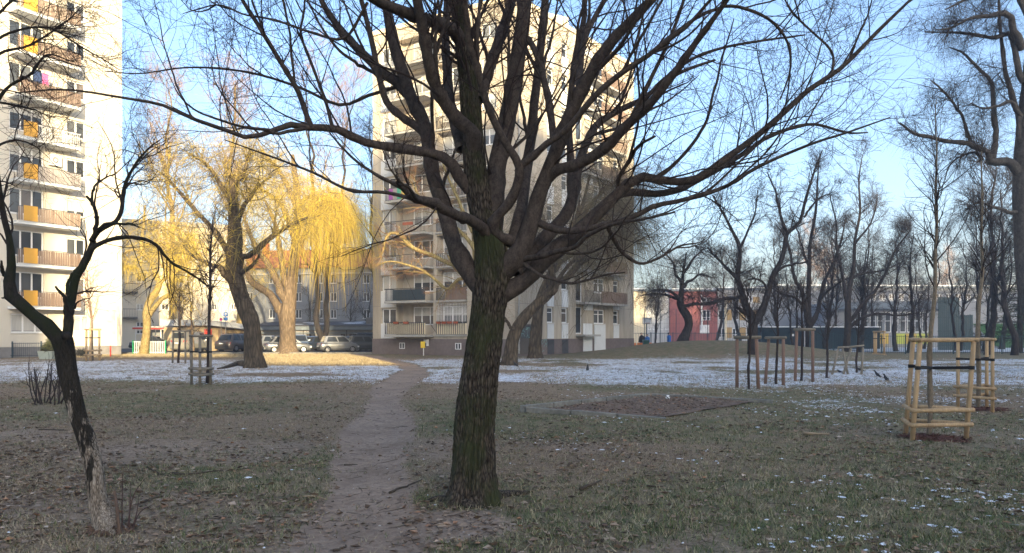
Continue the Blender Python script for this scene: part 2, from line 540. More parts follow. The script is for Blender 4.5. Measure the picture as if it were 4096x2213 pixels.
sheet('parking_lot', is_asph, M['asphalt'])
sheet('sports_court', is_court, M['ground'])
# kerb of the car park
mb = MB()
for k in range(18):
    x0 = -46 + k * 2.0
    mb.box((x0 + .99, 62.4, .03), (1.97, .15, .2))
o = mb.build('kerb', M['kerb']); tag(o, kind='structure')

# ------------------------------------------------------------------ facades
class Facade:
    """A vertical wall from A to B (seen left to right); u along it, z up, off outwards (towards the viewer)."""
    def __init__(s, A, B):
        s.A = np.array(A, float); s.B = np.array(B, float)
        s.L = float(np.hypot(*(s.B - s.A)))
        s.t = (s.B - s.A) / s.L
        s.n = np.array((s.t[1], -s.t[0]))
    def P(s, u, z, off=0.0):
        p = s.A + s.t * u + s.n * off
        return (float(p[0]), float(p[1]), float(z))
    def u(s, px):
        k = (px - CX) / F_PX            # X = k * Y
        return float((k * s.A[1] - s.A[0]) / (s.t[0] - k * s.t[1]))
    def d(s, u): return float(s.A[1] + s.t[1] * u)
    def z(s, px, py):
        return CAM_H + (HY - py) / F_PX * s.d(s.u(px))
    def box(s, mb, u0, u1, z0, z1, o0, o1):
        P = s.P
        return mb.hexa([P(u0, z0, o1), P(u1, z0, o1), P(u1, z0, o0), P(u0, z0, o0), P(u0, z1, o1), P(u1, z1, o1), P(u1, z1, o0), P(u0, z1, o0)])
    def wall(s, mb, u0, u1, z0, z1, holes, off=0.0, depth=.2):
        us = sorted({u0, u1, *[v for h in holes for v in h[:2] if u0 < v < u1]})
        zs = sorted({z0, z1, *[v for h in holes for v in h[2:4] if z0 < v < z1]})
        for a, b in zip(us[:-1], us[1:]):
            for c, d in zip(zs[:-1], zs[1:]):
                um, zm = (a + b) / 2, (c + d) / 2
                if any(h[0] < um < h[1] and h[2] < zm < h[3] for h in holes): continue
                mb.quad(s.P(a, c, off), s.P(b, c, off), s.P(b, d, off), s.P(a, d, off))
        for h in holes:
            a, b, c, d = h[:4]; q = off - depth
            mb.quad(s.P(a, c, off), s.P(a, c, q), s.P(a, d, q), s.P(a, d, off))
            mb.quad(s.P(b, c, q), s.P(b, c, off), s.P(b, d, off), s.P(b, d, q))
            mb.quad(s.P(a, c, off), s.P(b, c, off), s.P(b, c, q), s.P(a, c, q))
            mb.quad(s.P(a, d, q), s.P(b, d, q), s.P(b, d, off), s.P(a, d, off))
    def window(s, parent, u0, u1, z0, z1, n=2, off=-.12, fr=.07, glass=None, fm='window_frame', rail=None, sill=True, curtain=None, name='window'):
        mb = MB(); t = .06
        s.box(mb, u0 + .01, u1 - .01, z0 + .005, z0 + fr, off - t, off)
        s.box(mb, u0 + .01, u1 - .01, z1 - fr, z1 - .005, off - t, off)
        w = (u1 - u0 - .02)
        for k in range(n + 1):
            c = u0 + .01 + w * k / n
            h = fr * (.62 if 0 < k < n else .5)
            c0 = max(c - h, u0 + .01) if k else u0 + .01
            c1 = min(c + h, u1 - .01) if k < n else u1 - .01
            if k == 0: c1 = u0 + .01 + fr
            if k == n: c0 = u1 - .01 - fr
            s.box(mb, c0, c1, z0 + fr, z1 - fr, off - t, off)
        if rail:
            s.box(mb, u0 + fr, u1 - fr, z0 + rail - .03, z0 + rail + .03, off - t, off - .003)
        f = mb.build(name, M[fm], parent)
        for k in range(n):
            a = u0 + .01 + w * k / n + .03; b = u0 + .01 + w * (k + 1) / n - .03
            g = glass or random.choice(['glass_dark', 'glass_dark', 'glass_dark', 'glass_mid', 'glass_mid', 'glass_warm'])
            p = MB(); s.box(p, a, b, z0 + .04, z1 - .04, off - t + .015, off - t + .03)
            p.build('pane', M[g], f)
        if curtain:
            p = MB(); s.box(p, u0 + .05, u1 - .05, z1 - (z1 - z0) * curtain, z1 - .05, off - t + .035, off - t + .04)
            p.build('blind', M['curtain'], f)
        if sill:
            p = MB(); s.box(p, u0 - .05, u1 + .05, z0 - .05, z0 - .002, -.02, .06)
            p.build('sill', M[fm if fm == 'window_frame' else 'concrete'], f)
        return f
def railing_bars(fac, mb, u0, u1, z0, z1, off, step=.12, r=.012, rail=.025):
    fac.box(mb, u0, u1, z1 - rail * 2, z1, off - rail, off + rail)
    fac.box(mb, u0, u1, z0, z0 + rail, off - rail * .8, off + rail * .8)
    u = u0 + .03
    while u < u1 - .02:
        fac.box(mb, u - r, u + r, z0 + rail, z1 - rail * 2, off - r, off + r); u += step

# ------------------------------------------------------------------ tall white apartment block
LT = np.array((.51, .86)) / np.hypot(.51, .86)
PL = np.array((-32.4, 55.7))
FL = Facade(PL - LT * 21.0, PL + LT * 4.0)
bL = root('apartment_building', (*((FL.A + FL.B) / 2), 0), 'tall white apartment block with wooden balconies and yellow panels', 'building')
UR = FL.L
SL0, SLH = 3.50, 2.90
ub0, ub1 = FL.u(30), FL.u(285)
uw0, uw1 = FL.u(37), FL.u(176)
us0, us1 = FL.u(268), FL.u(343)
holes = []
wins = []
for k in range(-1, 10):
    zf = SL0 + SLH * k + .12
    if k >= 0:
        wins.append((uw0, uw1, zf + .55, zf + 2.35, 3, k)); wins.append((us0, us1, zf + .88, zf + 2.15, 2, k))
    else:
        wins.append((FL.u(43), FL.u(192), 1.72, 3.05, 3, k)); wins.append((FL.u(297), FL.u(357), 1.85, 3.05, 2, k))
    for uu in (uw0 - 3.4, uw0 - 8.2, uw0 - 12):
        wins.append((uu, uu + 1.7, zf + .88, zf + 2.15, 2, k))
holes = [w[:4] for w in wins]
mb = MB(); FL.wall(mb, 0, UR, .72, 33.5, holes)
# return walls and roof
q = -12.0
mb.quad(FL.P(UR, .72, 0), FL.P(UR, .72, q), FL.P(UR, 33.5, q), FL.P(UR, 33.5, 0))
mb.quad(FL.P(0, .72, q), FL.P(0, .72, 0), FL.P(0, 33.5, 0), FL.P(0, 33.5, q))
mb.quad(FL.P(UR, .72, q), FL.P(0, .72, q), FL.P(0, 33.5, q), FL.P(UR, 33.5, q))
mb.quad(FL.P(0, 33.5, 0), FL.P(UR, 33.5, 0), FL.P(UR, 33.5, q), FL.P(0, 33.5, q))
mb.build('wall', M['white_wall'], bL)
mb = MB(); FL.box(mb, .02, UR - .02, -.3, .72, q + .02, -.05); mb.build('plinth', M['plinth_grey'], bL)
mb = MB(); FL.box(mb, -.1, UR + .1, 33.5, 33.8, q - .1, .1); mb.build('roof', M['roof_dark'], bL)
for (a, b, c, d, n, k) in wins:
    FL.window(bL, a, b, c, d, n, fr=.09, curtain=random.choice([None, None, .35, .7]) if k >= 0 else .9)
plank_me = {}
for k in range(0, 8):
    zs = SL0 + SLH * k
    mb = MB(); FL.box(mb, ub0, ub1, zs - .16, zs, .0, 1.25); FL.box(mb, ub0 - .02, ub1 + .02, zs, zs + .035, 0, 1.29)
    bal = mb.build('balcony', M['white_panel'], bL)
    mb = MB()
    FL.box(mb, ub0, ub1, zs + 1.03, zs + 1.07, 1.19, 1.24)
    for uu in (ub0 + .03, ub0 + (ub1 - ub0) * .55, ub1 - .03):
        FL.box(mb, uu - .02, uu + .02, zs + .035, zs + 1.03, 1.19, 1.23)
    FL.box(mb, ub1 - .03, ub1, zs + 1.03, zs + 1.07, .02, 1.18)
    for v in np.arange(.1, 1.15, .13):
        FL.box(mb, ub1 - .03, ub1 - .005, zs + .04, zs + 1.03, v, v + .025)
    mb.build('rail', M['metal_dark'], bal)
    yp0, yp1 = ub0 + .42, ub0 + 1.32
    if k != 5:
        mb = MB(); FL.box(mb, yp0, yp1, zs + .08, zs + 1.12, 1.245, 1.285); mb.build('yellow_panel', M['panel_yellow'], bal)
    pm = ['plank_brown', 'plank_brown', 'plank_tan', 'plank_grey', 'white_panel', 'plank_brown', 'plank_brown', 'plank_tan'][k]
    step = .165
    if k == 4:
        mb = MB(); railing_bars(FL, mb, yp1, ub1, zs + .1, zs + 1.0, 1.22, .13, .010); mb.build('bar', M['sign_white'], bal)
        continue
    u = ub0 + .06
    base = None
    while u < ub1 - .1:
        if k == 5 or u > yp1 - .02 or u < yp0 - .12:
            if base is None:
                mb = MB(); FL.box(mb, u, u + step - .03, zs + .09, zs + 1.0, 1.245, 1.265)
                base = mb.build('slat', M[pm], bal); bu = u
            else:
                o = bpy.data.objects.new('slat', base.data); col.objects.link(o); o.parent = bal
                o.matrix_parent_inverse = base.matrix_parent_inverse
                o.location = (*(FL.t * (u - bu)), random.uniform(-.012, .012))
        u += step
# air conditioner, clothes, downpipe fittings
zs = SL0 + SLH * 4
mb = MB(); u = FL.u(190); FL.box(mb, u, FL.u(236), FL.z(210, 664), FL.z(210, 622), .05, .35)
ac = root('air_conditioner', FL.P(u, FL.z(210, 664), .2), 'white air conditioner unit on the wall beside a balcony of the white block', 'air conditioner')
mb.build('case', M['sign_white'], ac)
uc, zc = FL.u(212), (FL.z(210, 664) + FL.z(210, 622)) / 2
mb = MB()
for k in range(16):
    a0, a1 = 2 * math.pi * k / 16, 2 * math.pi * (k + 1) / 16
    for r0, r1 in ((.10, .22),):
        mb.quad(FL.P(uc + r0 * math.cos(a0), zc + r0 * math.sin(a0), .357), FL.P(uc + r1 * math.cos(a0), zc + r1 * math.sin(a0), .357), FL.P(uc + r1 * math.cos(a1), zc + r1 * math.sin(a1), .357), FL.P(uc + r0 * math.cos(a1), zc + r0 * math.sin(a1), .357))
mb.build('fan_grille', M['plinth_grey'], ac)
zs = SL0 + SLH * 5
for (pa, pb, mm, lb) in ((105, 140, 'cloth_navy', 'dark blue cloth drying above a balcony rail'), (141, 166, 'cloth_pink', 'pink towel drying above a balcony rail')):
    ua, ub_ = FL.u(pa), FL.u(pb); mb = MB()
    for j in range(4):
        a = ua + (ub_ - ua) * j / 4; b = ua + (ub_ - ua) * (j + 1) / 4
        FL.box(mb, a, b, zs + 1.02 - .06 * (j % 2), zs + 1.9, .9 + .015 * (j % 2), .915 + .015 * (j % 2))
    o = mb.build('laundry', M[mm]); tag(o, lb + ' of the white block', 'laundry')
mb = MB(); mb.tube([FL.P(FL.u(463), .72, .06), FL.P(FL.u(463), 3.2, .06)], .05, 8); mb.tube([FL.P(FL.u(463), 3.2, .06), FL.P(FL.u(470), 3.25, .06), FL.P(FL.u(474), 2.9, .08)], .04, 8)
o = mb.build('vent_pipe', M['sign_white'], bL)

# ------------------------------------------------------------------ grey tower block
P0, P1, P2 = (-11.35, 62.0), (0.2, 55.0), (11.15, 69.6)
FC, FR = Facade(P0, P1), Facade(P1, P2)
bC = root('tower_block', (0.2, 60, 0), 'grey nine storey tower block behind the big bare tree', 'building')
HC, CZ0, CZH = 25.9, 1.55, 2.63
cw = []      # (facade, u0,u1,z0,z1,n)
lw0, lw1 = FC.u(1527), FC.u(1583)
l1a, l1b = FC.u(1588), FC.u(1733)
l2a, l2b = FC.u(1747), FC.u(1868)
holesC = []; recess = []
for k in range(9):
    zf = CZ0 + CZH * k
    holesC.append((lw0, lw1, zf + .92, zf + 2.12))
    recess.append((l1a, l1b, zf + .04, zf + 2.42)); recess.append((l2a, l2b, zf + .04, zf + 2.42))
    holesC.append((FC.u(1925), FC.u(1985), zf + .92, zf + 2.12))
mb = MB()
FC.wall(mb, 0, FC.L, 1.25, HC, holesC)if False else None
DEP = .75
FC.wall(mb, 0, FC.L, 1.25, HC, holesC + recess, depth=.2)
for (a, b, c, d) in recess:      # deep loggia sides behind the plain reveals
    mb.quad(FC.P(a, c, -.2), FC.P(a, c, -DEP), FC.P(a, d, -DEP), FC.P(a, d, -.2))
    mb.quad(FC.P(b, c, -DEP), FC.P(b, c, -.2), FC.P(b, d, -.2), FC.P(b, d, -DEP))
    mb.quad(FC.P(a, c, -.2), FC.P(b, c, -.2), FC.P(b, c, -DEP), FC.P(a, c, -DEP))
    mb.quad(FC.P(a, d, -DEP), FC.P(b, d, -DEP), FC.P(b, d, -.2), FC.P(a, d, -.2))
    w0, w1 = (a + (b - a) * .30, b - .05) if a == l1a else (a + .06, b - .06)
    z0_, z1_ = c + .75, c + 2.2
    FC.wall(mb, a, b, c, d, [(w0, w1, z0_, z1_)], off=-DEP, depth=.12)
# right facade
rc1, rc2 = (FR.u(2188), FR.u(2214)), (FR.u(2246), FR.u(2271))
lg0, lg1 = FR.u(2303), FR.u(2330)
rw1 = (FR.u(2375), FR.u(2419)); rw2 = (FR.u(2453), FR.u(2475))
holesR = []
for k in range(9):
    zf = CZ0 + CZH * k
    for (a, b) in (rc1, rc2, rw2, rw1):
        holesR.append((a, b, zf + .95, zf + 2.15))
    holesR.append((lg0, lg1, zf + .1, zf + 2.3))
FR.wall(mb, 0, FR.L, 1.25, HC, holesR, depth=.25)
# the two far sides and the top
P3 = (P0[0] + P2[0] - P1[0], P0[1] + P2[1] - P1[1])
for A_, B_ in ((P2, P3), (P3, P0)):
    mb.quad((*A_, 1.25), (*B_, 1.25), (*B_, HC), (*A_, HC))
mb.build('wall', M['grey_wall'], bC)
mb = MB()
for A_, B_ in ((P0, P1), (P1, P2), (P2, P3), (P3, P0)):
    f = Facade(A_, B_); f.box(mb, -.02, f.L - .02, -.3, 1.25, -.3, .04)
mb.build('plinth', M['plinth_brown'], bC)
mb = MB(); mb.poly([(*P0, HC), (*P1, HC), (*P2, HC), (*P3, HC)])
for A_, B_ in ((P0, P1), (P1, P2), (P2, P3), (P3, P0)):
    f = Facade(A_, B_); f.box(mb, -.14, f.L - .12, HC, HC + .35, -.25, .12)
mb.build('roof', M['cream_wall'], bC)
mb = MB()
for k in range(1, 9):      # open joints between the storey-high wall panels
    zj = CZ0 + CZH * k - .32
    for (a, b) in ((.02, lw0 - .08), (FC.u(1872), FC.L - .02)): FC.box(mb, a, b, zj, zj + .03, .001, .006)
    for (a, b) in ((.02, rc1[0] - .05), (rc1[1] + .05, rc2[0] - .05), (rc2[1] + .05, lg0 - .1), (FR.u(2480), FR.L - .02)): FR.box(mb, a, b, zj, zj + .03, .001, .006)
mb.build('panel_joints', M['plinth_grey'], bC)
mb = MB(); mb.box((1, 66, HC + 1.6), (6, 5, 2.6), .5); mb.build('lift_house', M['cream_wall'], bC)
for (a, b, c, d) in holesC:
    FC.window(bC, a, b, c, d, 2, fr=.08, glass=random.choice(['glass_pale', 'glass_mid', 'glass_dark', 'glass_mid']), curtain=random.choice([None, .4, .9]))
for (a, b, c, d) in recess:
    w0, w1 = (a + (b - a) * .30, b - .05) if a == l1a else (a + .06, b - .06)
    FC.window(bC, w0, w1, c + .75, c + 2.2, 3, off=-DEP - .02, fr=.08, sill=False, glass=random.choice(['glass_mid', 'glass_warm', 'glass_dark', 'glass_pale']), curtain=random.choice([None, .5, .9]))
for (a, b, c, d) in holesR:
    if a == lg0:
        FR.window(bC, a, b, c, d, 1, fr=.08, sill=False, glass='glass_dark')
    else:
        FR.window(bC, a, b, c, d, 2 if b - a > 1.3 else 1, fr=.09, rail=.8)
for k in range(9):
    zf = CZ0 + CZH * k
    # white insulated panels under the windows
    for (fc, a, b) in ((FC, lw0 - .05, lw1 + .05), (FR, *rc1), (FR, *rc2), (FR, *rw2)):
        mb = MB(); fc.box(mb, a, b, zf - .42 if k else zf - .28, zf + .86, .005, .05); mb.build('panel', M['white_panel'], bC)
    mb = MB(); FR.box(mb, FR.u(2334), FR.u(2366), zf + 2.05, zf + 2.6, .006, .14); mb.build('panel', M['white_panel'], bC)
    # balcony of the left bay
    mb = MB(); FC.box(mb, l1a - .35, l1b + .05, zf - .14, zf + .02, .005, 1.15)
    bal = mb.build('balcony', M['concrete'], bC)
    mb = MB(); railing_bars(FC, mb, l1a - .33, l1b + .03, zf + .05, zf + 1.0, 1.08, .14 if k else .20, .011 if k else .022)
    for v in np.arange(.12, 1.05, .14):
        FC.box(mb, l1a - .335, l1a - .315, zf + .05, zf + .96, v, v + .02)
    FC.box(mb, l1a - .345, l1a - .305, zf + .95, zf + 1.0, .01, 1.05)
    mb.build('railing', M['metal_dark'], bal)
    if k == 0:
        mb = MB(); FC.box(mb, l1a - .2, l1b, zf + .06, zf + .92, .98, 1.01); mb.build('infill', M['cream_wall'], bal)
    if k == 1:
        mb = MB(); FC.box(mb, l1a + .4, l1b, zf + .08, zf + .9, 1.0, 1.02); mb.build('infill', M['metal_blue'], bal)
    if k == 4:
        for j, mm in enumerate(['rainbow_violet', 'plank_grey', 'rainbow_green', 'gold_panel', 'rainbow_violet', 'plank_grey']):
            mb = MB(); a = l1a + .1 + j * .42; FC.box(mb, a, a + .40, zf + .08, zf + .92, 1.1, 1.12); mb.build('banner', M[mm], bal)
    # parapet of the loggia bay
    mb = MB(); FC.box(mb, l2a - .02, l2b + .02, zf - .10, zf + .03, .004, .16)
    lg = mb.build('loggia', M['concrete'], bC)
    mb = MB(); railing_bars(FC, mb, l2a, l2b, zf + .04, zf + 1.0, .08, .2 if k in (0, 2) else .13, .018)
    mb.build('railing', M['metal_dark'], lg)
    if k in (0, 2, 3):
        mb = MB(); FC.box(mb, l2a + (1.1 if k == 1 else 0), l2b, zf + .05, zf + .9, .02, .04); mb.build('infill', M['cream_wall' if k == 0 else 'concrete'], lg)
    if k == 1:
        mb = MB(); FC.box(mb, l2a + .95, l2b, zf + .05, zf + .98, .1, .13); mb.build('infill', M['plank_brown'], lg)
    if k == 0:   # window bars of the ground floor loggia
        mb = MB(); u = l2a + .08
        while u < l2b - .05:
            FC.box(mb, u - .012, u + .012, zf + 1.02, zf + 2.4, .03, .06); u += .14
        FC.box(mb, l2a + .02, l2b - .02, zf + 1.6, zf + 1.63, .03, .056)
        mb.build('window_bars', M['sign_white'], lg)
    # right facade balconies
    mb = MB(); FR.box(mb, lg0 - .05, FR.u(2366), zf - .12, zf + .04, .005, .9)
    b2 = mb.build('balcony', M['concrete'], bC)
    if k:
        mb = MB(); railing_bars(FR, mb, lg0, FR.u(2364), zf + .06, zf + 1.0, .84, .13, .012); mb.build('railing', M['metal_dark'], b2)
        mb = MB(); FR.box(mb, FR.u(2369), FR.u(2476), zf - .12, zf + .04, .005, .9)
        b3 = mb.build('balcony', M['concrete'], bC)
        u = FR.u(2370)
        ue = FR.u(2475); step = .28
        base = None
        while u < ue - .1:
            if base is None:
                mb = MB(); FR.box(mb, u, u + step - .025, zf + .06, zf + 1.02, .86, .885)
                base = mb.build('slat', M['plank_brown' if k % 3 else 'plank_tan'], b3); bu = u
            else:
                o = bpy.data.objects.new('slat', base.data); col.objects.link(o); o.parent = b3
                o.matrix_parent_inverse = base.matrix_parent_inverse; o.location = (*(FR.t * (u - bu)), random.uniform(-.01, .01))
            u += step
mb = MB(); FR.box(mb, *rw1, .2, CZ0 + .86, .045, .085); mb.build('panel', M['white_panel'], bC)
mb = MB(); FR.box(mb, FR.u(2330), FR.u(2366), .2, CZ0 + .95, .045, .085); mb.build('panel', M['white_panel'], bC)
for (a, b) in (rc1, rc2):
    mb = MB(); FR.box(mb, a, b, .1, 1.2, .045, .07); mb.build('plinth_panel', M['roof_dark'], bC)
for px in (1600, 1823):
    a = FC.u(px)
    FC.window(bC, a, a + .55, .45, .95, 2, off=.10, fr=.06, sill=False, glass='glass_dark', name='cellar_window')
mb = MB(); mb.tube([FR.P(.35, .2, .12), FR.P(.35, HC, .12)], .06, 8); mb.build('downpipe', M['concrete'], bC)
mb = MB(); FR.box(mb, FR.u(2078), FR.u(2122), .15, 2.35, .045, .075); dr = mb.build('entrance_door', M['frame_dark'], bC)
mb = MB(); FR.box(mb, FR.u(2080), FR.u(2120), 1.3, 2.25, .08, .09); mb.build('pane', M['glass_mid'], dr)
def scribble(fc, u0, u1, z0, z1, mm, n, parent, off):
    mb = MB()
    for _ in range(n):
        u = random.uniform(u0, u1); z = random.uniform(z0, z1); a = random.uniform(0, 6.28); pts = [(u, z)]
        for j in range(9):
            a += random.uniform(-1.1, 1.1); u = min(max(u + .09 * math.cos(a), u0), u1); z = min(max(z + .09 * math.sin(a), z0), z1); pts.append((u, z))
        for (a0, b0), (a1, b1) in zip(pts[:-1], pts[1:]):
            dx, dz = a1 - a0, b1 - b0; l = math.hypot(dx, dz) or 1; nx_, nz_ = -dz / l * .018, dx / l * .018
            mb.quad(fc.P(a0 - nx_, b0 - nz_, off), fc.P(a1 - nx_, b1 - nz_, off), fc.P(a1 + nx_, b1 + nz_, off), fc.P(a0 + nx_, b0 + nz_, off))
    mb.build('graffiti', M[mm], parent)
scribble(FR, FR.u(2066), FR.u(2124), .25, 1.2, 'graffiti_pale', 14, bC, .05)
scribble(FR, FR.u(2082), FR.u(2118), 1.35, 2.1, 'graffiti', 10, bC, .098)
scribble(FR, FR.u(2165), FR.u(2186), .3, 1.2, 'graffiti', 6, bC, .05)
for (fc, pxs, py, oo, k, wh) in ((FC, (1612, 1651), 1288, 1.02, 0, 'left balcony'), (FC, (1754, 1776, 1798, 1822), 1297, .17, 0, 'loggia')):
    for j, px in enumerate(pxs):
        u = fc.u(px); w = .48 if k == 0 and fc is FC and len(pxs) == 2 else .40
        z0 = CZ0 + .86
        mb = MB()
        p = [fc.P(u + .04, z0, oo + .16), fc.P(u + w - .04, z0, oo + .16), fc.P(u + w - .04, z0, oo + .06), fc.P(u + .04, z0, oo + .06),
             fc.P(u, z0 + .17, oo + .20), fc.P(u + w, z0 + .17, oo + .20), fc.P(u + w, z0 + .17, oo + .04), fc.P(u, z0 + .17, oo + .04)]
        mb.hexa(p)
        r_ = root('flower_box', fc.P(u + w / 2, z0, oo + .1), ['first', 'second', 'third', 'fourth'][j] + ' terracotta flower box from the left on the ground floor ' + wh + ' rail', 'flower box', 'flower boxes on the ground floor rails')
        mb.build('trough', M['terracotta'], r_)
        mb = MB()
        for q_ in range(5):
            a = u + w * (q_ + .5) / 5; b_ = fc.P(a, z0 + .15, oo + .12); mb.tube([b_, (b_[0] + random.uniform(-.05, .05), b_[1], b_[2] + random.uniform(.04, .12))], [.02, .004], 4)
        mb.build('withered_plants', M['conifer'], r_)
u = FC.u(1652); z0 = CZ0 + CZH * 3 + .6
mb = MB(); FC.box(mb, u, u + .9, z0, z0 + .2, 1.12, 1.3)
tag(mb.build('flower_box', M['terracotta']), 'terracotta flower box hanging on the third floor balcony of the grey tower', 'flower box')

# ------------------------------------------------------------------ blocks behind the car park
def plain_block(fac, z0, z1, depth, mw, name, label, cat='building', holes=(), parts=True):
    b = root(name, fac.P(fac.L / 2, 0, -depth / 2), label, cat)
    mb = MB(); fac.wall(mb, 0, fac.L, z0, z1, [h[:4] for h in holes])
    P = fac.P
    for a, c in ((fac.L, 1), (0, 0)):
        if c: mb.quad(P(a, z0, 0), P(a, z0, -depth), P(a, z1, -depth), P(a, z1, 0))
        else: mb.quad(P(a, z0, -depth), P(a, z0, 0), P(a, z1, 0), P(a, z1, -depth))
    mb.quad(P(fac.L, z0, -depth), P(0, z0, -depth), P(0, z1, -depth), P(fac.L, z1, -depth))
    mb.quad(P(0, z1, 0), P(fac.L, z1, 0), P(fac.L, z1, -depth), P(0, z1, -depth))
    mb.build('wall', M[mw], b)
    return b
# sunlit white block
FW = Facade(((470 - CX) / F_PX * 86, 86), ((985 - CX) / F_PX * 92, 92))
rowsW = [(905, 945, 1), (1010, 1045, 1), (1088, 1128, 1), (1215, 1240, 0), (1288, 1308, 0), (1316, 1336, 0)]
colsW = [(545, 588), (645, 690), (745, 778), (838, 868), (925, 955)]
hW = []
for (y0, y1, big) in rowsW:
    for (a, b) in colsW:
        hW.append((FW.u(a), FW.u(b), FW.z(a, y1), FW.z(a, y0)))
bW = plain_block(FW, -.2, 14.2, 11, 'white_wall', 'apartment_building', 'sunlit white low block behind the golden willow', holes=hW)
for h in hW: FW.window(bW, *h, 2 if h[3] - h[2] > .9 else 3, fr=.08, curtain=random.choice([None, .4, .8]))
mb = MB(); FW.box(mb, -.3, FW.L + .3, 14.2, 14.7, -11.3, .3); mb.build('roof', M['concrete'], bW)
mb = MB(); FW.box(mb, FW.u(560), FW.u(700), 11.9, 12.1, .005, .9)
bal = mb.build('balcony', M['concrete'], bW)
mb = MB(); FW.box(mb, FW.u(560), FW.u(700), 12.1, 12.95, .82, .88); mb.build('parapet', M['cream_wall'], bal)
mb = MB()
for k in range(3):
    a = FW.u(492); FW.box(mb, a, a + 1.5, 3.4 + 2.9 * k, 3.55 + 2.9 * k, .005, .9)
    railing_bars(FW, mb, a, a + 1.5, 3.6 + 2.9 * k, 4.5 + 2.9 * k, .86, .16, .012)
mb.build('balcony', M['metal_dark'], bW)
# grey block with red roof
FG = Facade(((955 - CX) / F_PX * 95, 95), ((1560 - CX) / F_PX * 92, 92))
hG = []
for (y0, y1) in ((1098, 1134), (1170, 1206), (1238, 1274)):
    for a in (985, 1075, 1180, 1265, 1320, 1452):
        hG.append((FG.u(a), FG.u(a + 26), FG.z(a, y1), FG.z(a, y0)))
bG = plain_block(FG, -.2, 9.9, 10, 'school_grey', 'apartment_building', 'grey block with red tiled roof behind the garages', holes=hG)
for h in hG: FG.window(bG, *h, 2, fr=.08)
mb = MB(); P = FG.P
mb.poly([P(-.4, 9.8, .5), P(FG.L + .4, 9.8, .5), P(FG.L + .4, 12.6, -5), P(-.4, 12.6, -5)])
mb.poly([P(FG.L + .4, 9.8, -10.5), P(-.4, 9.8, -10.5), P(-.4, 12.6, -5), P(FG.L + .4, 12.6, -5)])
mb.poly([P(-.4, 9.8, .5), P(-.4, 12.6, -5), P(-.4, 9.8, -10.5)]); mb.poly([P(FG.L + .4, 9.8, .5), P(FG.L + .4, 9.8, -10.5), P(FG.L + .4, 12.6, -5)])
rf = mb.build('roof', M['roof_red'], bG)
for px in (1010, 1150, 1300):
    mb = MB(); FG.box(mb, FG.u(px), FG.u(px) + .7, 10.8, 13.3, -3.2, -2.6); mb.build('chimney', M['terracotta'], rf)
mb = MB(); FG.box(mb, -.2, FG.L + .2, 9.0, 9.15, .002, .25); mb.build('cornice', M['school_white'], bG)
# garages: long low shed with tarred roof
FS = Facade(((990 - CX) / F_PX * 78, 78), ((1560 - CX) / F_PX * 76, 76))
hS = [(FS.u(a), FS.u(a + 20), FS.z(a, 1352), FS.z(a, 1336)) for a in (1045, 1225, 1360, 1395)]
bS = plain_block(FS, -.2, 2.35, 7, 'plinth_grey', 'garage_row', 'long low garage row with tarred roof behind the parked cars', 'garage', holes=hS)
for h in hS: FS.window(bS, *h, 3, fr=.05, fm='frame_dark', sill=False, glass='glass_dark')
mb = MB(); FS.box(mb, -.2, FS.L + .2, 2.05, 2.42, .004, .45); mb.build('fascia', M['fascia'], bS)
mb = MB(); FS.box(mb, -.2, FS.L + .2, 1.68, 1.80, .004, .12); mb.build('ledge', M['fascia'], bS)
mb = MB(); P = FS.P
mb.hexa([P(-.3, 2.42, .5), P(FS.L + .3, 2.42, .5), P(FS.L + .3, 2.42, -7.2), P(-.3, 2.42, -7.2), P(-.3, 2.50, .5), P(FS.L + .3, 2.50, .5), P(FS.L + .3, 3.05, -7.2), P(-.3, 3.05, -7.2)])
rf = mb.build('roof', M['roof_dark'], bS)
for k in range(9):
    u0 = random.uniform(0, FS.L - 2.5); w = random.uniform(1.0, 3.2); o0 = -random.uniform(1.0, 5.6); mb = MB()
    pts = []
    for j in range(10):
        a = 2 * math.pi * j / 10; rr = random.uniform(.7, 1.15)
        oo = o0 + .5 * rr * math.sin(a); pts.append(FS.P(u0 + w / 2 + w / 2 * rr * math.cos(a), 2.505 + (.5 - oo) / 7.7 * .55 + .01, oo))
    mb.poly(pts); mb.build('snow_patch', M['snow'], rf)
mb = MB(); FS.box(mb, FS.u(1438), FS.u(1474), 2.6, 3.35, -3.0, -2.0); mb.build('chimney', M['plinth_grey'], rf)
for px in (1215, 1388):
    mb = MB(); mb.tube([FS.P(FS.u(px), 0, .1), FS.P(FS.u(px), 2.05, .1)], .05, 6); mb.build('downpipe', M['metal_dark'], bS)
# ochre brick shed with projecting white fascia
FB = Facade(((828 - CX) / F_PX * 73, 73), ((986 - CX) / F_PX * 77.5, 77.5))
bB = plain_block(FB, -.2, 2.3, 6, 'brick_ochre', 'brick_shed', 'ochre brick shed with sloping white fascia lit by the sun', 'shed')
mb = MB(); P = FB.P
mb.hexa([P(-.3, 2.45, .9), P(FB.L, 2.05, .9), P(FB.L, 2.05, -6.2), P(-.3, 2.45, -6.2), P(-.3, 2.95, .9), P(FB.L, 2.55, .9), P(FB.L, 2.7, -6.2), P(-.3, 3.1, -6.2)])
mb.build('roof', M['white_panel'], bB)
u0, u1 = FB.u(872), FB.u(897)
mb = MB()
for k in range(4):
    a = u0 + (u1 - u0) * k / 4
    FB.box(mb, a + .02, a + (u1 - u0) / 4 - .02, .05, 2.1, .01, .05 + .02 * (k % 2))
mb.build('door', M['plank_tan'], bB)
mb = MB(); u0, u1 = FB.u(898), FB.u(930)
railing_bars(FB, mb, u0, u1, .3, 2.1, .2, .16, .012)
for z in (.7, 1.1, 1.5, 1.9): FB.box(mb, u0, u1, z, z + .02, .19, .21)
mb.build('grille', M['metal_dark'], bB)

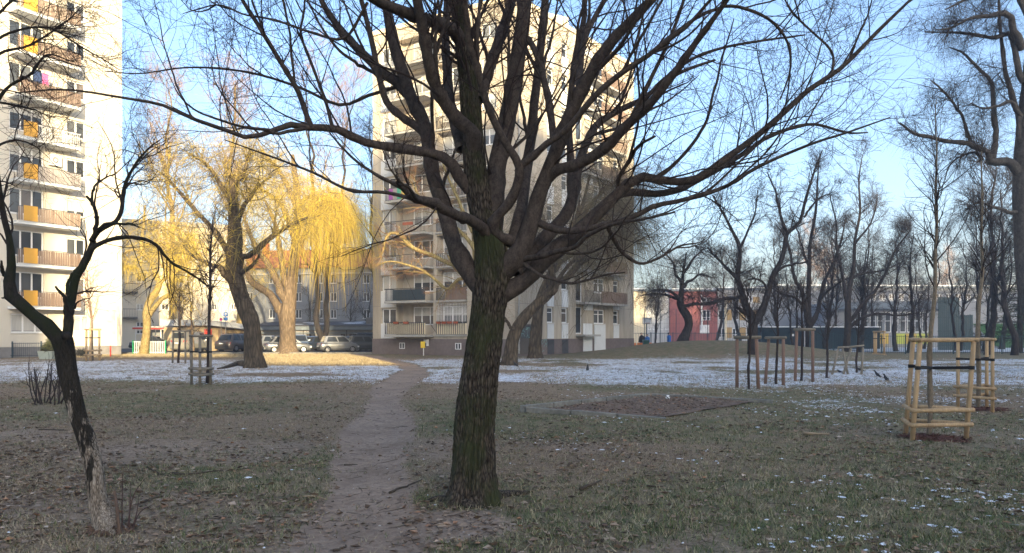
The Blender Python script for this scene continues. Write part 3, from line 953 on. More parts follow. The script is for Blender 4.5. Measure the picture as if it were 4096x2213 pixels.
# ------------------------------------------------------------------ school behind the sports court
DS = 100.0
FH = Facade(((2440 - CX) / F_PX * DS, DS), ((4150 - CX) / F_PX * DS, DS + 3))
bH = root('school_building', FH.P(FH.L / 2, 0, -6), 'long two storey school with red, white and ochre sections behind the court', 'school')
def hpx(px0, px1, y0, y1): return (FH.u(px0), FH.u(px1), FH.z(px0, y1), FH.z(px0, y0))
secs = [(2440, 2585, 'cream_wall', 1165, 0), (2585, 2677, 'school_white', 1182, 0), (2677, 2868, 'school_red', 1166, .25), (2868, 3062, 'school_white', 1160, 0), (3062, 4150, 'school_grey', 1150, 0)]
SH = {2585: [hpx(a, a + 13, y0, y1) for a in (2592, 2611, 2642, 2662) for (y0, y1) in ((1192, 1200), (1245, 1253), (1312, 1320))],
      2677: [hpx(2808, 2840, y0, y1) for (y0, y1) in ((1190, 1212), (1240, 1282))],
      2868: [hpx(a, a + 27, y0, y1) for a in (2874, 2930, 2985) for (y0, y1) in ((1188, 1210), (1242, 1280), (1313, 1350))],
      3062: [hpx(a, a + 26, 1175, 1202) for a in range(3480, 3900, 38)] + [hpx(a, a + 27, 1268, 1330) for a in (3515, 3545, 3575, 3605, 3635, 3665, 3695)],
      2440: []}
for (a, b, mm, ytop, prj) in secs:
    zt = FH.z(a, ytop); u0, u1 = FH.u(a), FH.u(b)
    mb = MB(); FH.wall(mb, u0, u1, -.2, zt, SH[a], off=prj)
    mb.quad(FH.P(u0, zt, prj), FH.P(u1, zt, prj), FH.P(u1, zt, -12), FH.P(u0, zt, -12))
    mb.quad(FH.P(u0, -.2, -12), FH.P(u0, -.2, prj), FH.P(u0, zt, prj), FH.P(u0, zt, -12))
    mb.quad(FH.P(u1, -.2, prj), FH.P(u1, -.2, -12), FH.P(u1, zt, -12), FH.P(u1, zt, prj))
    mb.build('wall', M[mm], bH)
    mb = MB(); FH.box(mb, u0, u1 - .01, zt + .002, zt + .25, -12, prj + .3); mb.build('roof_edge', M['fascia'], bH)
    mb = MB(); FH.box(mb, u0 + .2, u1 - .2, zt + .252, zt + .38, -11.5, prj + .15); mb.build('roof_snow', M['snow'], bH)
    for h in SH[a]: FH.window(bH, *h, 1 if h[1] - h[0] < .6 else 2, off=-.1 + prj, fr=.09, rail=(h[3] - h[2]) * .28, sill=False, glass=random.choice(['glass_dark', 'glass_mid', 'glass_warm']))
for a in (2901, 2957, 3012):   # ochre panels between the school windows
    for (y0, y1) in ((1188, 1212), (1240, 1282), (1310, 1352)):
        h = hpx(a, a + 26, y0, y1); mb = MB(); FH.box(mb, *h, .004, .03); mb.build('wall_panel', M['school_ochre'], bH)
mb = MB(); mb.tube([FH.P(FH.u(2899), -.2, .3), FH.P(FH.u(2899), FH.z(2899, 1180), .3)], .18, 8); mb.build('column', M['cream_wall'], bH)
mb = MB(); mb.tube([FH.P(FH.u(2803), 2.2, .45), FH.P(FH.u(2803), FH.z(2803, 1180), .45)], .12, 8); mb.build('downpipe', M['sign_white'], bH)
h = hpx(2797, 2834, 1300, 1335); mb = MB(); FH.box(mb, *h, .27, .32); mb.build('notice_board', M['sign_white'], bH)
# single storey wing in front on the right
FI = Facade(((3300 - CX) / F_PX * 93, 93), ((3760 - CX) / F_PX * 93, 93))
bI = root('school_wing', FI.P(FI.L / 2, 0, -3), 'low grey school wing with yellow and lime panels under wide windows', 'school')
zt = FI.z(3500, 1212)
hI = [(FI.u(a), FI.u(a + 26), FI.z(a, 1330), FI.z(a, 1248)) for a in range(3420, 3720, 30)]
mb = MB(); FI.wall(mb, 0, FI.L, -.2, zt, hI)
mb.quad(FI.P(0, zt, 0), FI.P(FI.L, zt, 0), FI.P(FI.L, zt, -6), FI.P(0, zt, -6)); mb.quad(FI.P(FI.L, -.2, 0), FI.P(FI.L, -.2, -6), FI.P(FI.L, zt, -6), FI.P(FI.L, zt, 0)); mb.quad(FI.P(0, -.2, -6), FI.P(0, -.2, 0), FI.P(0, zt, 0), FI.P(0, zt, -6))
mb.build('wall', M['school_grey'], bI)
for h in hI: FI.window(bI, *h, 1, fr=.09, rail=1.4, sill=False, glass='glass_mid')
mb = MB(); FI.box(mb, -.3, FI.L + .3, zt - .75, zt + .1, .004, .9); mb.build('canopy', M['fascia'], bI)
for (a, b, mm) in ((3515, 3555, 'gold_panel'), (3571, 3622, 'lime_panel'), (3623, 3665, 'gold_panel'), (3666, 3715, 'lime_panel')):
    mb = MB(); FI.box(mb, FI.u(a) + .02, FI.u(b) - .02, FI.z(a, 1376), FI.z(a, 1335), .004, .05); mb.build('panel', M[mm], bI)
# turquoise slatted climbing wall / ball stop
FT = Facade(((3752 - CX) / F_PX * 78, 78), ((3892 - CX) / F_PX * 78, 78))
bT = root('slatted_screen', FT.P(FT.L / 2, 0, 0), 'tall dark teal slatted screen beside the sports court', 'screen')
for i, u in enumerate(np.arange(0, FT.L - .1, .2)):
    z1 = 5.4 if u < FT.L * .57 else 3.6
    mb = MB(); FT.box(mb, u, u + .17, 0, z1 + random.uniform(-.05, .05), 0, .04); mb.build('slat', M['metal_green'], bT)
mb = MB()
for z in (.4, 1.9, 3.3): FT.box(mb, 0, FT.L, z, z + .08, -.08, -.002)
FT.box(mb, 0, FT.L * .57, 4.9, 4.98, -.08, -.002); mb.build('cross_rail', M['metal_green'], bT)
# dark screened cabin row behind the fence
FD = Facade(((3040 - CX) / F_PX * 76, 76), ((3520 - CX) / F_PX * 76, 76))
bD = root('storage_container', FD.P(FD.L / 2, 0, -1.2), 'long dark navy storage cabin with snow along its roof behind the fence', 'container')
mb = MB(); FD.box(mb, 0, FD.L, .15, 2.3, -2.4, 0); mb.build('body', M['screen_navy'], bD)
for k in range(12):
    a = FD.L * k / 12; mb = MB(); FD.box(mb, a + .03, a + FD.L / 12 - .03, .2, 2.2, .002, .03 + .01 * (k % 2)); mb.build('panel', M['screen_navy'], bD)
mb = MB(); FD.box(mb, -.05, FD.L + .05, 2.302, 2.4, -2.45, .06); mb.build('roof_snow', M['snow'], bD)
mb = MB(); FD.box(mb, FD.u(3168), FD.u(3175), 1.42, 1.64, .045, .06); mb.build('notice', M['sign_white'], bD)
for px in (3217, 3222): 
    mb = MB(); FD.box(mb, FD.u(px), FD.u(px) + .05, .3, 2.2, .045, .075); mb.build('post', M['sign_white'], bD)
# green bank at far right
v = []; 
xsb = np.linspace((3880 - CX) / F_PX * 96, (4500 - CX) / F_PX * 96, 14); ysb = np.linspace(90, 99, 8)
BX, BY = np.meshgrid(xsb, ysb); BZ = -.1 + 3.0 * sstep(90, 96, BY) + .15 * fbm(BX * .3, BY * .3, 5)
i2 = np.arange(BX.size).reshape(BX.shape)
o = link('grass_bank', npmesh('grass_bank', np.stack([BX, BY, BZ], -1).reshape(-1, 3), np.stack([i2[:-1, :-1], i2[:-1, 1:], i2[1:, 1:], i2[1:, :-1]], -1).reshape(-1, 4)), M['grass_bank'])
tag(o, kind='structure')

# ------------------------------------------------------------------ unseen blocks behind the photographer, shaped to keep the lawn in shade
def shade_block(x0, x1, y0, y1, h, label, name='apartment_building'):  # unseen volume added to cast shade, under a plain building name
    f = Facade((x1, y1), (x0, y1))      # the face that looks towards the lawn
    b = root(name, ((x0 + x1) / 2, (y0 + y1) / 2, 0), label, 'building')
    k = (y1 - y0) * .362      # side walls slanted along the sunlight so the gaps stay open
    ft = [(x0 + k, y0), (x1 + k, y0), (x1, y1), (x0, y1)]
    mb = MB(); mb.hexa([(*p, -.1) for p in ft] + [(*p, h) for p in ft]); mb.build('wall', M['white_wall'], b)
    mb = MB(); mb.hexa([(*p, h + .002) for p in ft] + [(*p, h + .24) for p in ft]); mb.build('roof', M['roof_dark'], b)
SY, SDX, SDH = -90.0, 24.25, 12.57
for (x0, x1, dp, h, lb_) in ((17.3, 58.3, 15, 32.0, 'unseen tall block behind the photographer, sized to shade the lawn'), (9.8, 17.29, 15, 11.5, 'unseen low block behind the photographer, sized to let a strip of sun through'),
        (7.7, 9.79, 13, 19.0, 'unseen narrow block behind the photographer, added to shade the dark willow'), (-5.2, 7.69, 15, 14.2, 'unseen middle height block behind the photographer, sized to shade the left lawn'), (-60, -5.21, 15, 32.0, 'unseen second tall block behind the photographer, sized to shade the white block'),
        (58.31, 69, 15, 26.2, 'unseen lower block behind the photographer, sized to shade the trees by the court'), (69.01, 135, 15, 31.2, 'unseen third tall block behind the photographer, sized to shade the school')):
    shade_block(x0 + SDX, x1 + SDX, SY - dp, SY, h + SDH, lb_)

# ------------------------------------------------------------------ branches
def catmull(P, n):
    P = np.asarray(P, float)
    seg = np.r_[0, np.cumsum(np.linalg.norm(np.diff(P[:, :3], axis=0), axis=1))]
    Q = np.vstack([2 * P[0] - P[1], P, 2 * P[-1] - P[-2]])
    out = []
    for s in np.linspace(0, seg[-1], n):
        k = min(int(np.searchsorted(seg, s, side='right')) - 1, len(P) - 2)
        t = (s - seg[k]) / max(seg[k + 1] - seg[k], 1e-9)
        p0, p1, p2, p3 = Q[k], Q[k + 1], Q[k + 2], Q[k + 3]
        q = .5 * (2 * p1 + (p2 - p0) * t + (2 * p0 - 5 * p1 + 4 * p2 - p3) * t * t + (3 * p1 - p0 - 3 * p2 + p3) * t ** 3)
        q[3:] = p1[3:] + (p2[3:] - p1[3:]) * t
        out.append(q)
    return np.array(out)
def unit(v):
    return v / np.maximum(np.linalg.norm(v, axis=-1, keepdims=True), 1e-9)
def tubes(P, Rr, k):
    """P (N,M,3), Rr (N,M) -> verts, quads"""
    N_, M_ = Rr.shape
    T = unit(np.gradient(P, axis=1))
    ov = unit(P[:, -1] - P[:, 0])
    ref = np.zeros((N_, 3)); ref[np.arange(N_), np.argmin(np.abs(ov), axis=1)] = 1
    U = unit(np.cross(T, ref[:, None, :])); V = np.cross(U, T)
    a = np.arange(k) * 2 * np.pi / k
    ring = U[:, :, None, :] * np.cos(a)[None, None, :, None] + V[:, :, None, :] * np.sin(a)[None, None, :, None]
    verts = (P[:, :, None, :] + ring * Rr[:, :, None, None])
    if k > 3:
        i = np.arange(N_ * M_ * k).reshape(N_, M_, k)
        j = np.roll(i, -1, axis=2)
        q = np.stack([i[:, :-1], i[:, 1:], j[:, 1:], j[:, :-1]], -1).reshape(-1, 4)
        return verts.reshape(-1, 3), q, None
    # thin twigs end in a point
    per = (M_ - 1) * k + 1
    v = np.concatenate([verts[:, :-1].reshape(N_, -1, 3), P[:, -1:]], 1).reshape(-1, 3)
    i = (np.arange(N_) * per)[:, None, None] + np.arange((M_ - 1) * k).reshape(1, M_ - 1, k)
    j = np.roll(i, -1, axis=2)
    q = np.stack([i[:, :-1], i[:, 1:], j[:, 1:], j[:, :-1]], -1).reshape(-1, 4)
    ap = np.broadcast_to(((np.arange(N_) + 1) * per - 1)[:, None], (N_, k))
    t = np.stack([i[:, -1], ap, j[:, -1]], -1).reshape(-1, 3)
    return v, q, t
def tubemesh(name, groups):
    vs, qs, ts, n = [], [], [], 0
    for (P, Rr, k) in groups:
        v, q, t = tubes(P, Rr, k)
        vs.append(v); qs.append(q + n)
        if t is not None: ts.append(t + n)
        n += len(v)
    return npmesh(name, np.concatenate(vs), np.concatenate(qs), np.concatenate(ts) if ts else None)
def sprout(P, Rr, n, length, ang, steps=5, wob=.18, up=0.0, droop=0.0, t0=.2, t1=1.0, rs=.55, rmin=.0015, rmax=1.0, tip=.35, seed=0, bias=None, follow=False, curl=0.0):
    """Children of the branches P: n per branch (a number or an array), length range in metres or, if callable, of the parent."""
    r = np.random.default_rng(seed + 1000)
    N_, M_ = Rr.shape
    cnt = np.full(N_, n) if np.isscalar(n) else np.asarray(n)
    idx = np.repeat(np.arange(N_), cnt.astype(int)); K = len(idx)
    if K == 0: return np.zeros((0, steps, 3)), np.zeros((0, steps))
    t = t0 + (t1 - t0) * r.random(K) ** .85
    f = t * (M_ - 1); i0 = np.minimum(f.astype(int), M_ - 2); fr = (f - i0)[:, None]
    p = P[idx, i0] * (1 - fr) + P[idx, i0 + 1] * fr
    T = unit(P[idx, i0 + 1] - P[idx, i0])
    rad = Rr[idx, i0] * (1 - fr[:, 0]) + Rr[idx, i0 + 1] * fr[:, 0]
    rv = r.normal(size=(K, 3))
    if bias is not None: rv = rv + np.asarray(bias)
    perp = unit(rv - (rv * T).sum(1, keepdims=True) * T)
    a = np.radians(ang[0] + (ang[1] - ang[0]) * r.random(K))[:, None]
    D = unit(T * np.cos(a) + perp * np.sin(a))
    L = (length[0] + (length[1] - length[0]) * r.random(K) ** 1.3) * (1.15 - .5 * t)
    r0 = np.clip(rad * rs, rmin, rmax)
    out = np.zeros((K, steps, 3)); out[:, 0] = p
    bend = r.normal(size=(K, 3)) * curl
    for s in range(1, steps):
        D = D + r.normal(size=(K, 3)) * wob + bend
        D[:, 2] += up - droop * (s / steps)
        D = unit(D)
        out[:, s] = out[:, s - 1] + D * (L / (steps - 1))[:, None]
    prof = 1 - (1 - tip) * np.linspace(0, 1, steps)
    return out, r0[:, None] * prof[None, :]
def limb_from_px(pts, widths, d0, d1, n=26):
    """Traced on the photograph: pixel points with widths (px); depth runs from d0 to d1."""
    pts = np.asarray(pts, float)
    s = np.r_[0, np.cumsum(np.hypot(*np.diff(pts, axis=0).T))]; s /= s[-1]
    w = np.interp(np.linspace(0, 1, len(pts)) if len(widths) == len(pts) else s, np.linspace(0, 1, len(widths)), widths)
    ds = d0 + (d1 - d0) * s
    Q = np.array([[*W(x, y, d), ww / 2 / F_PX * d] for (x, y), ww, d in zip(pts, w, ds)])
    Q = catmull(Q, n)
    return Q[:, :3], np.maximum(Q[:, 3], .002)
def roughen(P, Rr, amp, seed):
    """Angular kinks at knots, swellings, and fine unevenness."""
    r = np.random.default_rng(seed); n = len(Rr)
    k = max(5, n // 3); kp = np.sort(np.r_[0, r.random(k - 2), 1]) * (n - 1)
    off = r.normal(size=(k, 3)) * amp * 5.5; off[0] = 0
    o = np.stack([np.interp(np.arange(n), kp, off[:, c]) for c in range(3)], -1)
    sw = np.ones(n)
    for q in r.integers(2, n - 1, max(2, n // 7)): sw[q] += r.uniform(.08, .28)
    fine = r.normal(size=P.shape) * amp * .35
    return P + (o + fine) * Rr[:, None], Rr * sw * (1 + amp * .5 * r.normal(size=n))
def stack(lst):
    return np.stack([p for p, _ in lst]), np.stack([q for _, q in lst])
def add_trunk_mesh(name, P, Rr, m, parent, sides=48, rings=120, depth=.1, flare=.35, fl_h=.35, seed=1, cell=(22, 9)):
    """A trunk with real furrowed bark and root flare."""
    Q = catmull(np.hstack([P, Rr[:, None]]), rings)
    C, rr = Q[:, :3], Q[:, 3]
    T = unit(np.gradient(C, axis=0)); U = unit(np.cross(T, (0, 1, 0))); V = np.cross(U, T)
    a = np.linspace(0, 2 * np.pi, sides, endpoint=False)
    A, S = np.meshgrid(a, np.r_[0, np.cumsum(np.linalg.norm(np.diff(C, axis=0), axis=1))])
    nu, nz = cell
    wv = (vnoise(A / (2 * np.pi) * 7, S * 2.4, seed + 2, 7) - .5) * 3.2
    u = A / (2 * np.pi) * nu + wv
    r1 = sstep(.02, .42, np.abs(2 * vnoise(u % nu, S * nz * .33, seed, nu) - 1))
    r2 = vnoise((A / (2 * np.pi) * nu * 2.3) % (int(nu * 2.3)), S * nz * 1.4, seed + 5, int(nu * 2.3))
    disp = (r1 - .7) * depth * .75 + (r2 - .5) * depth * .5 + (vnoise(A / (2 * np.pi) * 5, S * 1.1, seed + 9, 5) - .5) * depth * 1.3
    z = C[:, 2] - C[0, 2]
    lob = 1 + .55 * np.cos(A * 4 + seed) * .5 + .4 * np.cos(A * 7 + 2 * seed) * .3
    fl = flare * np.exp(-z / fl_h)[:, None] * lob
    R_ = rr[:, None] * (1 + disp + fl)
    v = C[:, None] + (U[:, None] * np.cos(A)[..., None] + V[:, None] * np.sin(A)[..., None]) * R_[..., None]
    i = np.arange(rings * sides).reshape(rings, sides); j = np.roll(i, -1, 1)
    q = np.stack([i[:-1], j[:-1], j[1:], i[1:]], -1).reshape(-1, 4)
    return link(name, npmesh(name, v.reshape(-1, 3), q), m, parent)
def add_crown(name, groups, m, parent):
    groups = [g for g in groups if len(g[0])]
    o = link(name, tubemesh(name, groups), m, parent)
    return o
def as_one(P, Rr): return P[None], Rr[None]

# ------------------------------------------------------------------ the big bare tree in the foreground
D0 = GD(2005)
bx = GP(1893, 2005)
big = root('bare_tree', (bx[0], bx[1], 0), 'large bare many-stemmed tree with dark furrowed trunk beside the path', 'tree')
tp, tr_ = limb_from_px([(1890, 2030), (1893, 1960), (1897, 1850), (1903, 1700), (1917, 1560), (1935, 1400), (1953, 1250), (1965, 1120), (1966, 1040), (1955, 960), (1930, 860), (1908, 740), (1892, 560), (1876, 330), (1845, 90), (1828, -120)],
                       [178, 168, 160, 152, 148, 140, 136, 142, 138, 118, 100, 90, 82, 76, 66, 52], D0, D0 + .15, 60)
add_trunk_mesh('trunk', tp, tr_, M['bark_maple'], big, sides=270, rings=340, depth=.15, flare=.55, fl_h=.24, seed=3, cell=(54, 12))
LIMBS = [  # pixel points, widths, end depth offset
 ([(1925, 1150), (1885, 1085), (1826, 987), (1775, 826), (1732, 700), (1700, 506), (1637, 371), (1574, 158), (1550, 47), (1530, -120)], [84, 76, 66, 62, 56, 52, 50, 46, 40, 32], .55),
 ([(1895, 620), (1885, 537), (1827, 474), (1771, 395), (1724, 300), (1692, 118), (1669, 0), (1650, -120)], [70, 64, 56, 50, 46, 44, 40, 34], -.6),
 ([(1850, 170), (1800, 112), (1716, 87), (1597, 40), (1495, -5), (1390, -60)], [56, 54, 50, 44, 40, 30], -.9),
 ([(1706, 520), (1660, 420), (1600, 340), (1520, 285), (1400, 165), (1310, 50), (1265, -40)], [50, 46, 42, 40, 32, 24, 18], .9),
 ([(1720, 560), (1690, 535), (1637, 482), (1550, 411), (1518, 316), (1495, 198), (1447, 0), (1430, -90)], [34, 32, 30, 27, 24, 22, 18, 14], .4),
 ([(1880, 760), (1827, 695), (1795, 640), (1716, 612), (1597, 593), (1479, 573), (1400, 540), (1325, 508), (1255, 516), (1180, 500), (1137, 506), (1060, 535), (986, 548), (900, 518), (779, 477), (652, 421), (525, 397), (270, 358), (60, 372)], [52, 48, 44, 38, 34, 32, 31, 32, 28, 26, 24, 20, 18, 17, 15, 13, 11, 8, 5], -.9),
 ([(1250, 515), (1233, 480), (1187, 356), (1112, 230), (1043, 115), (969, 0), (930, -90)], [24, 22, 20, 18, 17, 15, 12], -.5),
 ([(1330, 512), (1322, 480), (1302, 402), (1256, 276), (1204, 132), (1216, 57), (1222, -40)], [18, 15, 13, 12, 10, 9, 7], -.2),
 ([(1975, 960), (1950, 935), (1916, 906), (1851, 871), (1775, 836), (1730, 805), (1661, 790), (1620, 755), (1588, 727)], [56, 48, 44, 42, 40, 38, 34, 30, 22], -1.0),
 ([(2100, 1010), (2071, 975), (2030, 962), (1985, 945), (1966, 905), (1995, 862), (2032, 822), (2060, 760), (2075, 690), (2060, 640), (2016, 569), (1969, 474), (1921, 340), (1898, 237), (1868, 142), (1862, 0), (1858, -110)], [60, 50, 44, 42, 38, 38, 40, 38, 36, 33, 30, 30, 28, 26, 25, 22, 18], -.8),
 ([(2072, 690), (2085, 662), (2127, 632), (2190, 577), (2269, 521), (2387, 379), (2506, 276), (2600, 213), (2740, 110), (2850, -10)], [34, 32, 29, 27, 26, 25, 23, 20, 16, 12], -1.0),
 ([(1960, 1000), (1975, 900), (1985, 790), (1990, 671), (2032, 474), (2071, 237), (2095, 79), (2106, -110)], [86, 80, 78, 76, 70, 62, 56, 46], .35),
 ([(1912, 400), (1925, 363), (1945, 310), (1985, 205), (2024, 95), (2062, -40)], [50, 48, 46, 44, 42, 34], .8),
 ([(2000, 1090), (2060, 1030), (2092, 975), (2120, 916), (2145, 851), (2170, 765), (2200, 687), (2245, 553), (2308, 395), (2372, 276), (2451, 158), (2545, 63), (2640, -40)], [100, 90, 78, 70, 66, 62, 58, 54, 52, 50, 44, 40, 32], -.5),
 ([(2190, 715), (2229, 682), (2308, 664), (2427, 600), (2506, 513), (2600, 415), (2672, 323), (2772, 187), (2851, 79), (2930, -30)], [48, 46, 44, 42, 40, 36, 32, 26, 22, 17], -1.2),
 ([(2000, 1180), (2040, 1152), (2092, 1117), (2138, 1077), (2183, 1022), (2248, 982), (2319, 921), (2374, 871), (2455, 791), (2530, 722), (2600, 708), (2693, 726), (2801, 711), (2887, 647), (3002, 568), (3103, 481), (3232, 359), (3362, 273), (3513, 122), (3660, -20)], [82, 74, 66, 62, 60, 60, 58, 52, 46, 40, 36, 32, 30, 28, 25, 23, 21, 19, 15, 10], .2),
 ([(2455, 790), (2514, 768), (2617, 777), (2713, 759), (2802, 714), (2887, 668), (3002, 596), (3080, 545), (3247, 496), (3390, 532), (3470, 530)], [34, 32, 29, 26, 24, 22, 18, 16, 12, 9, 5], 1.0),
 ([(2140, 885), (2160, 892), (2203, 911), (2263, 921), (2329, 916), (2404, 901), (2470, 888), (2543, 862), (2617, 825), (2728, 803), (2900, 751), (3031, 668), (3247, 575), (3383, 532), (3560, 470)], [34, 32, 30, 28, 26, 24, 23, 21, 20, 18, 15, 13, 11, 9, 5], -.6),
 ([(2060, 1060), (2090, 1036), (2153, 1027), (2233, 1007), (2304, 987), (2354, 941), (2455, 896), (2560, 880), (2700, 850)], [34, 26, 24, 21, 19, 17, 14, 11, 7], -1.0),
 ([(2070, 1035), (2090, 1048), (2153, 1097), (2213, 1117), (2278, 1133), (2330, 1125), (2420, 1100), (2500, 1090)], [18, 16, 14, 13, 12, 10, 8, 5], -.6),
 ([(2040, 980), (2079, 869), (2111, 671), (2135, 474), (2158, 276), (2182, 0), (2190, -110)], [50, 46, 42, 38, 34, 30, 24], 1.1),
 ([(2060, 1090), (2120, 1010), (2203, 931), (2258, 866), (2283, 801), (2298, 715), (2332, 600), (2380, 506), (2443, 458), (2560, 400), (2700, 300), (2860, 240)], [64, 58, 54, 48, 44, 40, 34, 30, 26, 20, 16, 10], 1.3),
 ([(2285, 790), (2280, 695), (2277, 474), (2300, 237), (2332, 79), (2350, -90)], [34, 28, 26, 24, 22, 18], 1.2),
 ([(2222, 600), (2214, 537), (2190, 379), (2143, 213), (2112, 150)], [32, 30, 28, 25, 20], .2),
 ([(1845, 600), (1815, 480), (1795, 340), (1785, 142), (1790, -60)], [44, 40, 38, 34, 28], .9),
 ([(2320, 380), (2318, 300), (2348, 142), (2419, 0), (2450, -70)], [28, 25, 22, 20, 16], .4),
 ([(2480, 770), (2475, 720), (2520, 640), (2560, 580), (2622, 545)], [20, 18, 16, 13, 9], -.3),
 ([(2430, 905), (2470, 985), (2520, 1035), (2570, 1055), (2640, 1030), (2720, 985), (2800, 970)], [18, 16, 14, 12, 10, 8, 5], .3),
 ([(2560, 420), (2640, 330), (2760, 240), (2900, 190), (3080, 160), (3220, 140)], [18, 15, 13, 11, 9, 6], .8),
 ([(2600, 215), (2720, 120), (2850, 40), (2960, 30), (3080, 80), (3150, 170), (3160, 280), (3120, 400)], [16, 15, 14, 13, 12, 10, 8, 5], -.4),
 ([(3330, 290), (3320, 200), (3180, 60), (3120, -40)], [10, 9, 8, 6], .2),
 ([(1600, 345), (1480, 380), (1360, 420), (1200, 350), (1000, 290), (760, 270), (560, 295), (420, 285)], [16, 14, 12, 11, 9, 7, 5, 4], .6),
 ([(1740, 830), (1660, 800), (1540, 770), (1400, 760), (1250, 690), (1120, 640), (900, 560)], [20, 17, 14, 12, 10, 8, 4], .5),
 ([(1470, 10), (1380, 150), (1250, 130), (1100, 80), (980, 60), (880, 20), (780, 40), (730, 55)], [12, 11, 10, 9, 7, 6, 5, 3], -.3),
]
bl = []
known = [((CX + tp[:, 0] / tp[:, 1] * F_PX, HY - (tp[:, 2] - CAM_H) / tp[:, 1] * F_PX), tp[:, 1])]      # pixel track and depth of each stem
for i, (pts, ws, dd) in enumerate(LIMBS):
    best, dep = 1e9, D0
    for (kx, ky), kd in known:
        e = np.hypot(kx - pts[0][0], ky - pts[0][1]); j = int(e.argmin())
        if e[j] < best - 6: best, dep = e[j], float(kd[j])
    P_, R_ = limb_from_px(pts, ws, dep, D0 + .1 + dd * 1.25, 30)
    P_, R_ = roughen(P_, R_, .035, i)
    known.append(((CX + P_[:, 0] / P_[:, 1] * F_PX, HY - (P_[:, 2] - CAM_H) / P_[:, 1] * F_PX), P_[:, 1]))
    bl.append((P_, R_))
    lo = link('limb', tubemesh('limb', [(P_[None], R_[None], 12)]), M['bark_limb'], big)
LP, LR = stack(bl)
llen = np.linalg.norm(np.diff(LP, axis=1), axis=2).sum(1)
e0 = sprout(LP, LR, np.where(llen > 1.3, 2, 1), (1.0, 2.6), (14, 40), 30, .05, .035, 0, .25, .85, .55, .008, .021, .25, 4, bias=(0, 0, .8), curl=.012)
for P_, R_ in zip(*e0):
    P_, R_ = roughen(P_, R_, .06, int(P_[0, 0] * 1000) % 9973)
    link('limb', tubemesh('limb', [(P_[None], R_[None], 7)]), M['bark_limb'], big)
LP, LR = np.concatenate([LP, e0[0]]), np.concatenate([LR, e0[1]])
llen = np.linalg.norm(np.diff(LP, axis=1), axis=2).sum(1)
n1 = np.round(llen * 2.3).astype(int) + 2
a1 = sprout(LP, LR, n1, (.5, 1.9), (22, 62), 9, .12, .05, 0, .22, 1, .34, .0032, .010, .3, 5, curl=.05, bias=(0, 0, .5))
lead = stack([(catmull(np.hstack([tp, tr_[:, None]])[40:], 30)[:, :3], catmull(np.hstack([tp, tr_[:, None]])[40:], 30)[:, 3])])
a1b = sprout(lead[0], lead[1], 16, (.6, 1.8), (30, 70), 9, .13, .06, 0, .05, 1, .25, .005, .018, .3, 6, curl=.05)
a1 = (np.concatenate([a1[0], a1b[0]]), np.concatenate([a1[1], a1b[1]]))
a2 = sprout(a1[0], a1[1], 5, (.25, .95), (25, 65), 6, .16, .04, 0, .15, 1, .5, .002, .0055, .35, 7, curl=.07)
a3 = sprout(a2[0], a2[1], 3, (.08, .42), (25, 65), 4, .22, .05, 0, .2, 1, .6, .0016, .004, .5, 8, curl=.05)
a4 = sprout(a3[0], a3[1], 2, (.04, .13), (30, 70), 2, .2, .05, 0, .3, 1, .9, .0016, .003, .7, 9)
tag(add_crown('branches', [(*a1, 4), (*a2, 3)], M['twig'], big), kind='stuff')
tag(add_crown('twigs', [(*a3, 3), (*a4, 3)], M['twig_red'], big), kind='stuff')
# surface roots
for k, pts in enumerate([[(1860, 1995), (1800, 2003), (1750, 1998), (1700, 2008)], [(1930, 1995), (1985, 1992), (2050, 1982), (2130, 1974)], [(1830, 2012), (1890, 2030), (1960, 2022)]]):
    pw = [GP(x, y) for x, y in pts]; pw = [(p[0], p[1], gzf(p[0], p[1]) + (.05 if j_ == 0 else .008)) for j_, p in enumerate(pw)]
    mb = MB(); q = catmull(np.array(pw), 14); mb.tube(q, list(np.linspace(.085, .014, 14)), 10); mb.build('root', M['bark_maple'], big, True)

# ------------------------------------------------------------------ leaning tree at the left with peeling bark
def peel_mat():
    m, nt, b = nodes_of('bark_peel', .9, .15)
    co = objco(nt, (21, 21, 2.6)); co1 = objco(nt)
    v = N(nt, 'ShaderNodeTexVoronoi', feature='DISTANCE_TO_EDGE'); nt.links.new(co, v.inputs['Vector'])
    n = noise(nt, 1.4, 6, .7, co)
    f = math_(nt, 'ADD', math_(nt, 'MULTIPLY', v.outputs['Distance'], .7), math_(nt, 'MULTIPLY', n, .6))
    dark = ramp(nt, f, [(.2, (.012, .010, .008)), (.7, (.055, .046, .034))])
    pale = ramp(nt, f, [(.24, (.045, .034, .024)), (.40, (.25, .20, .15)), (.62, (.50, .43, .345))])
    sx = nt.nodes.new('ShaderNodeSeparateXYZ'); nt.links.new(co1, sx.inputs[0])
    # bark is gone on the lower stem: bare wood up to about 0.9 m, flakes of it above
    h = math_(nt, 'SUBTRACT', 1.15, sx.outputs[2])
    pk = math_(nt, 'ADD', math_(nt, 'MULTIPLY', h, .55), math_(nt, 'MULTIPLY', math_(nt, 'SUBTRACT', noise(nt, 1.2, 5, .7, objco(nt, (9, 9, 2.2))), .5), 2.3))
    c = mixc(nt, ramp(nt, pk, [(.15, (0, 0, 0)), (.3, (1, 1, 1))]), dark, pale)
    nt.links.new(c, b.inputs['Base Color']); bump(nt, b, f, .9, .012)
    return m
peel_mat()
DL = GD(2125)
lb = GP(425, 2125)
ltree = root('leaning_tree', (lb[0], lb[1], 0), 'leaning forked tree with peeling bark and bare pale wood on its trunk', 'tree')
tp2, tr2 = limb_from_px([(440, 2150), (428, 2100), (405, 2050), (384, 1955), (376, 1867), (345, 1750), (312, 1663), (284, 1546), (266, 1458), (258, 1400), (256, 1350)], [104, 84, 72, 66, 68, 66, 66, 68, 72, 74, 62], DL, DL + .1, 40)
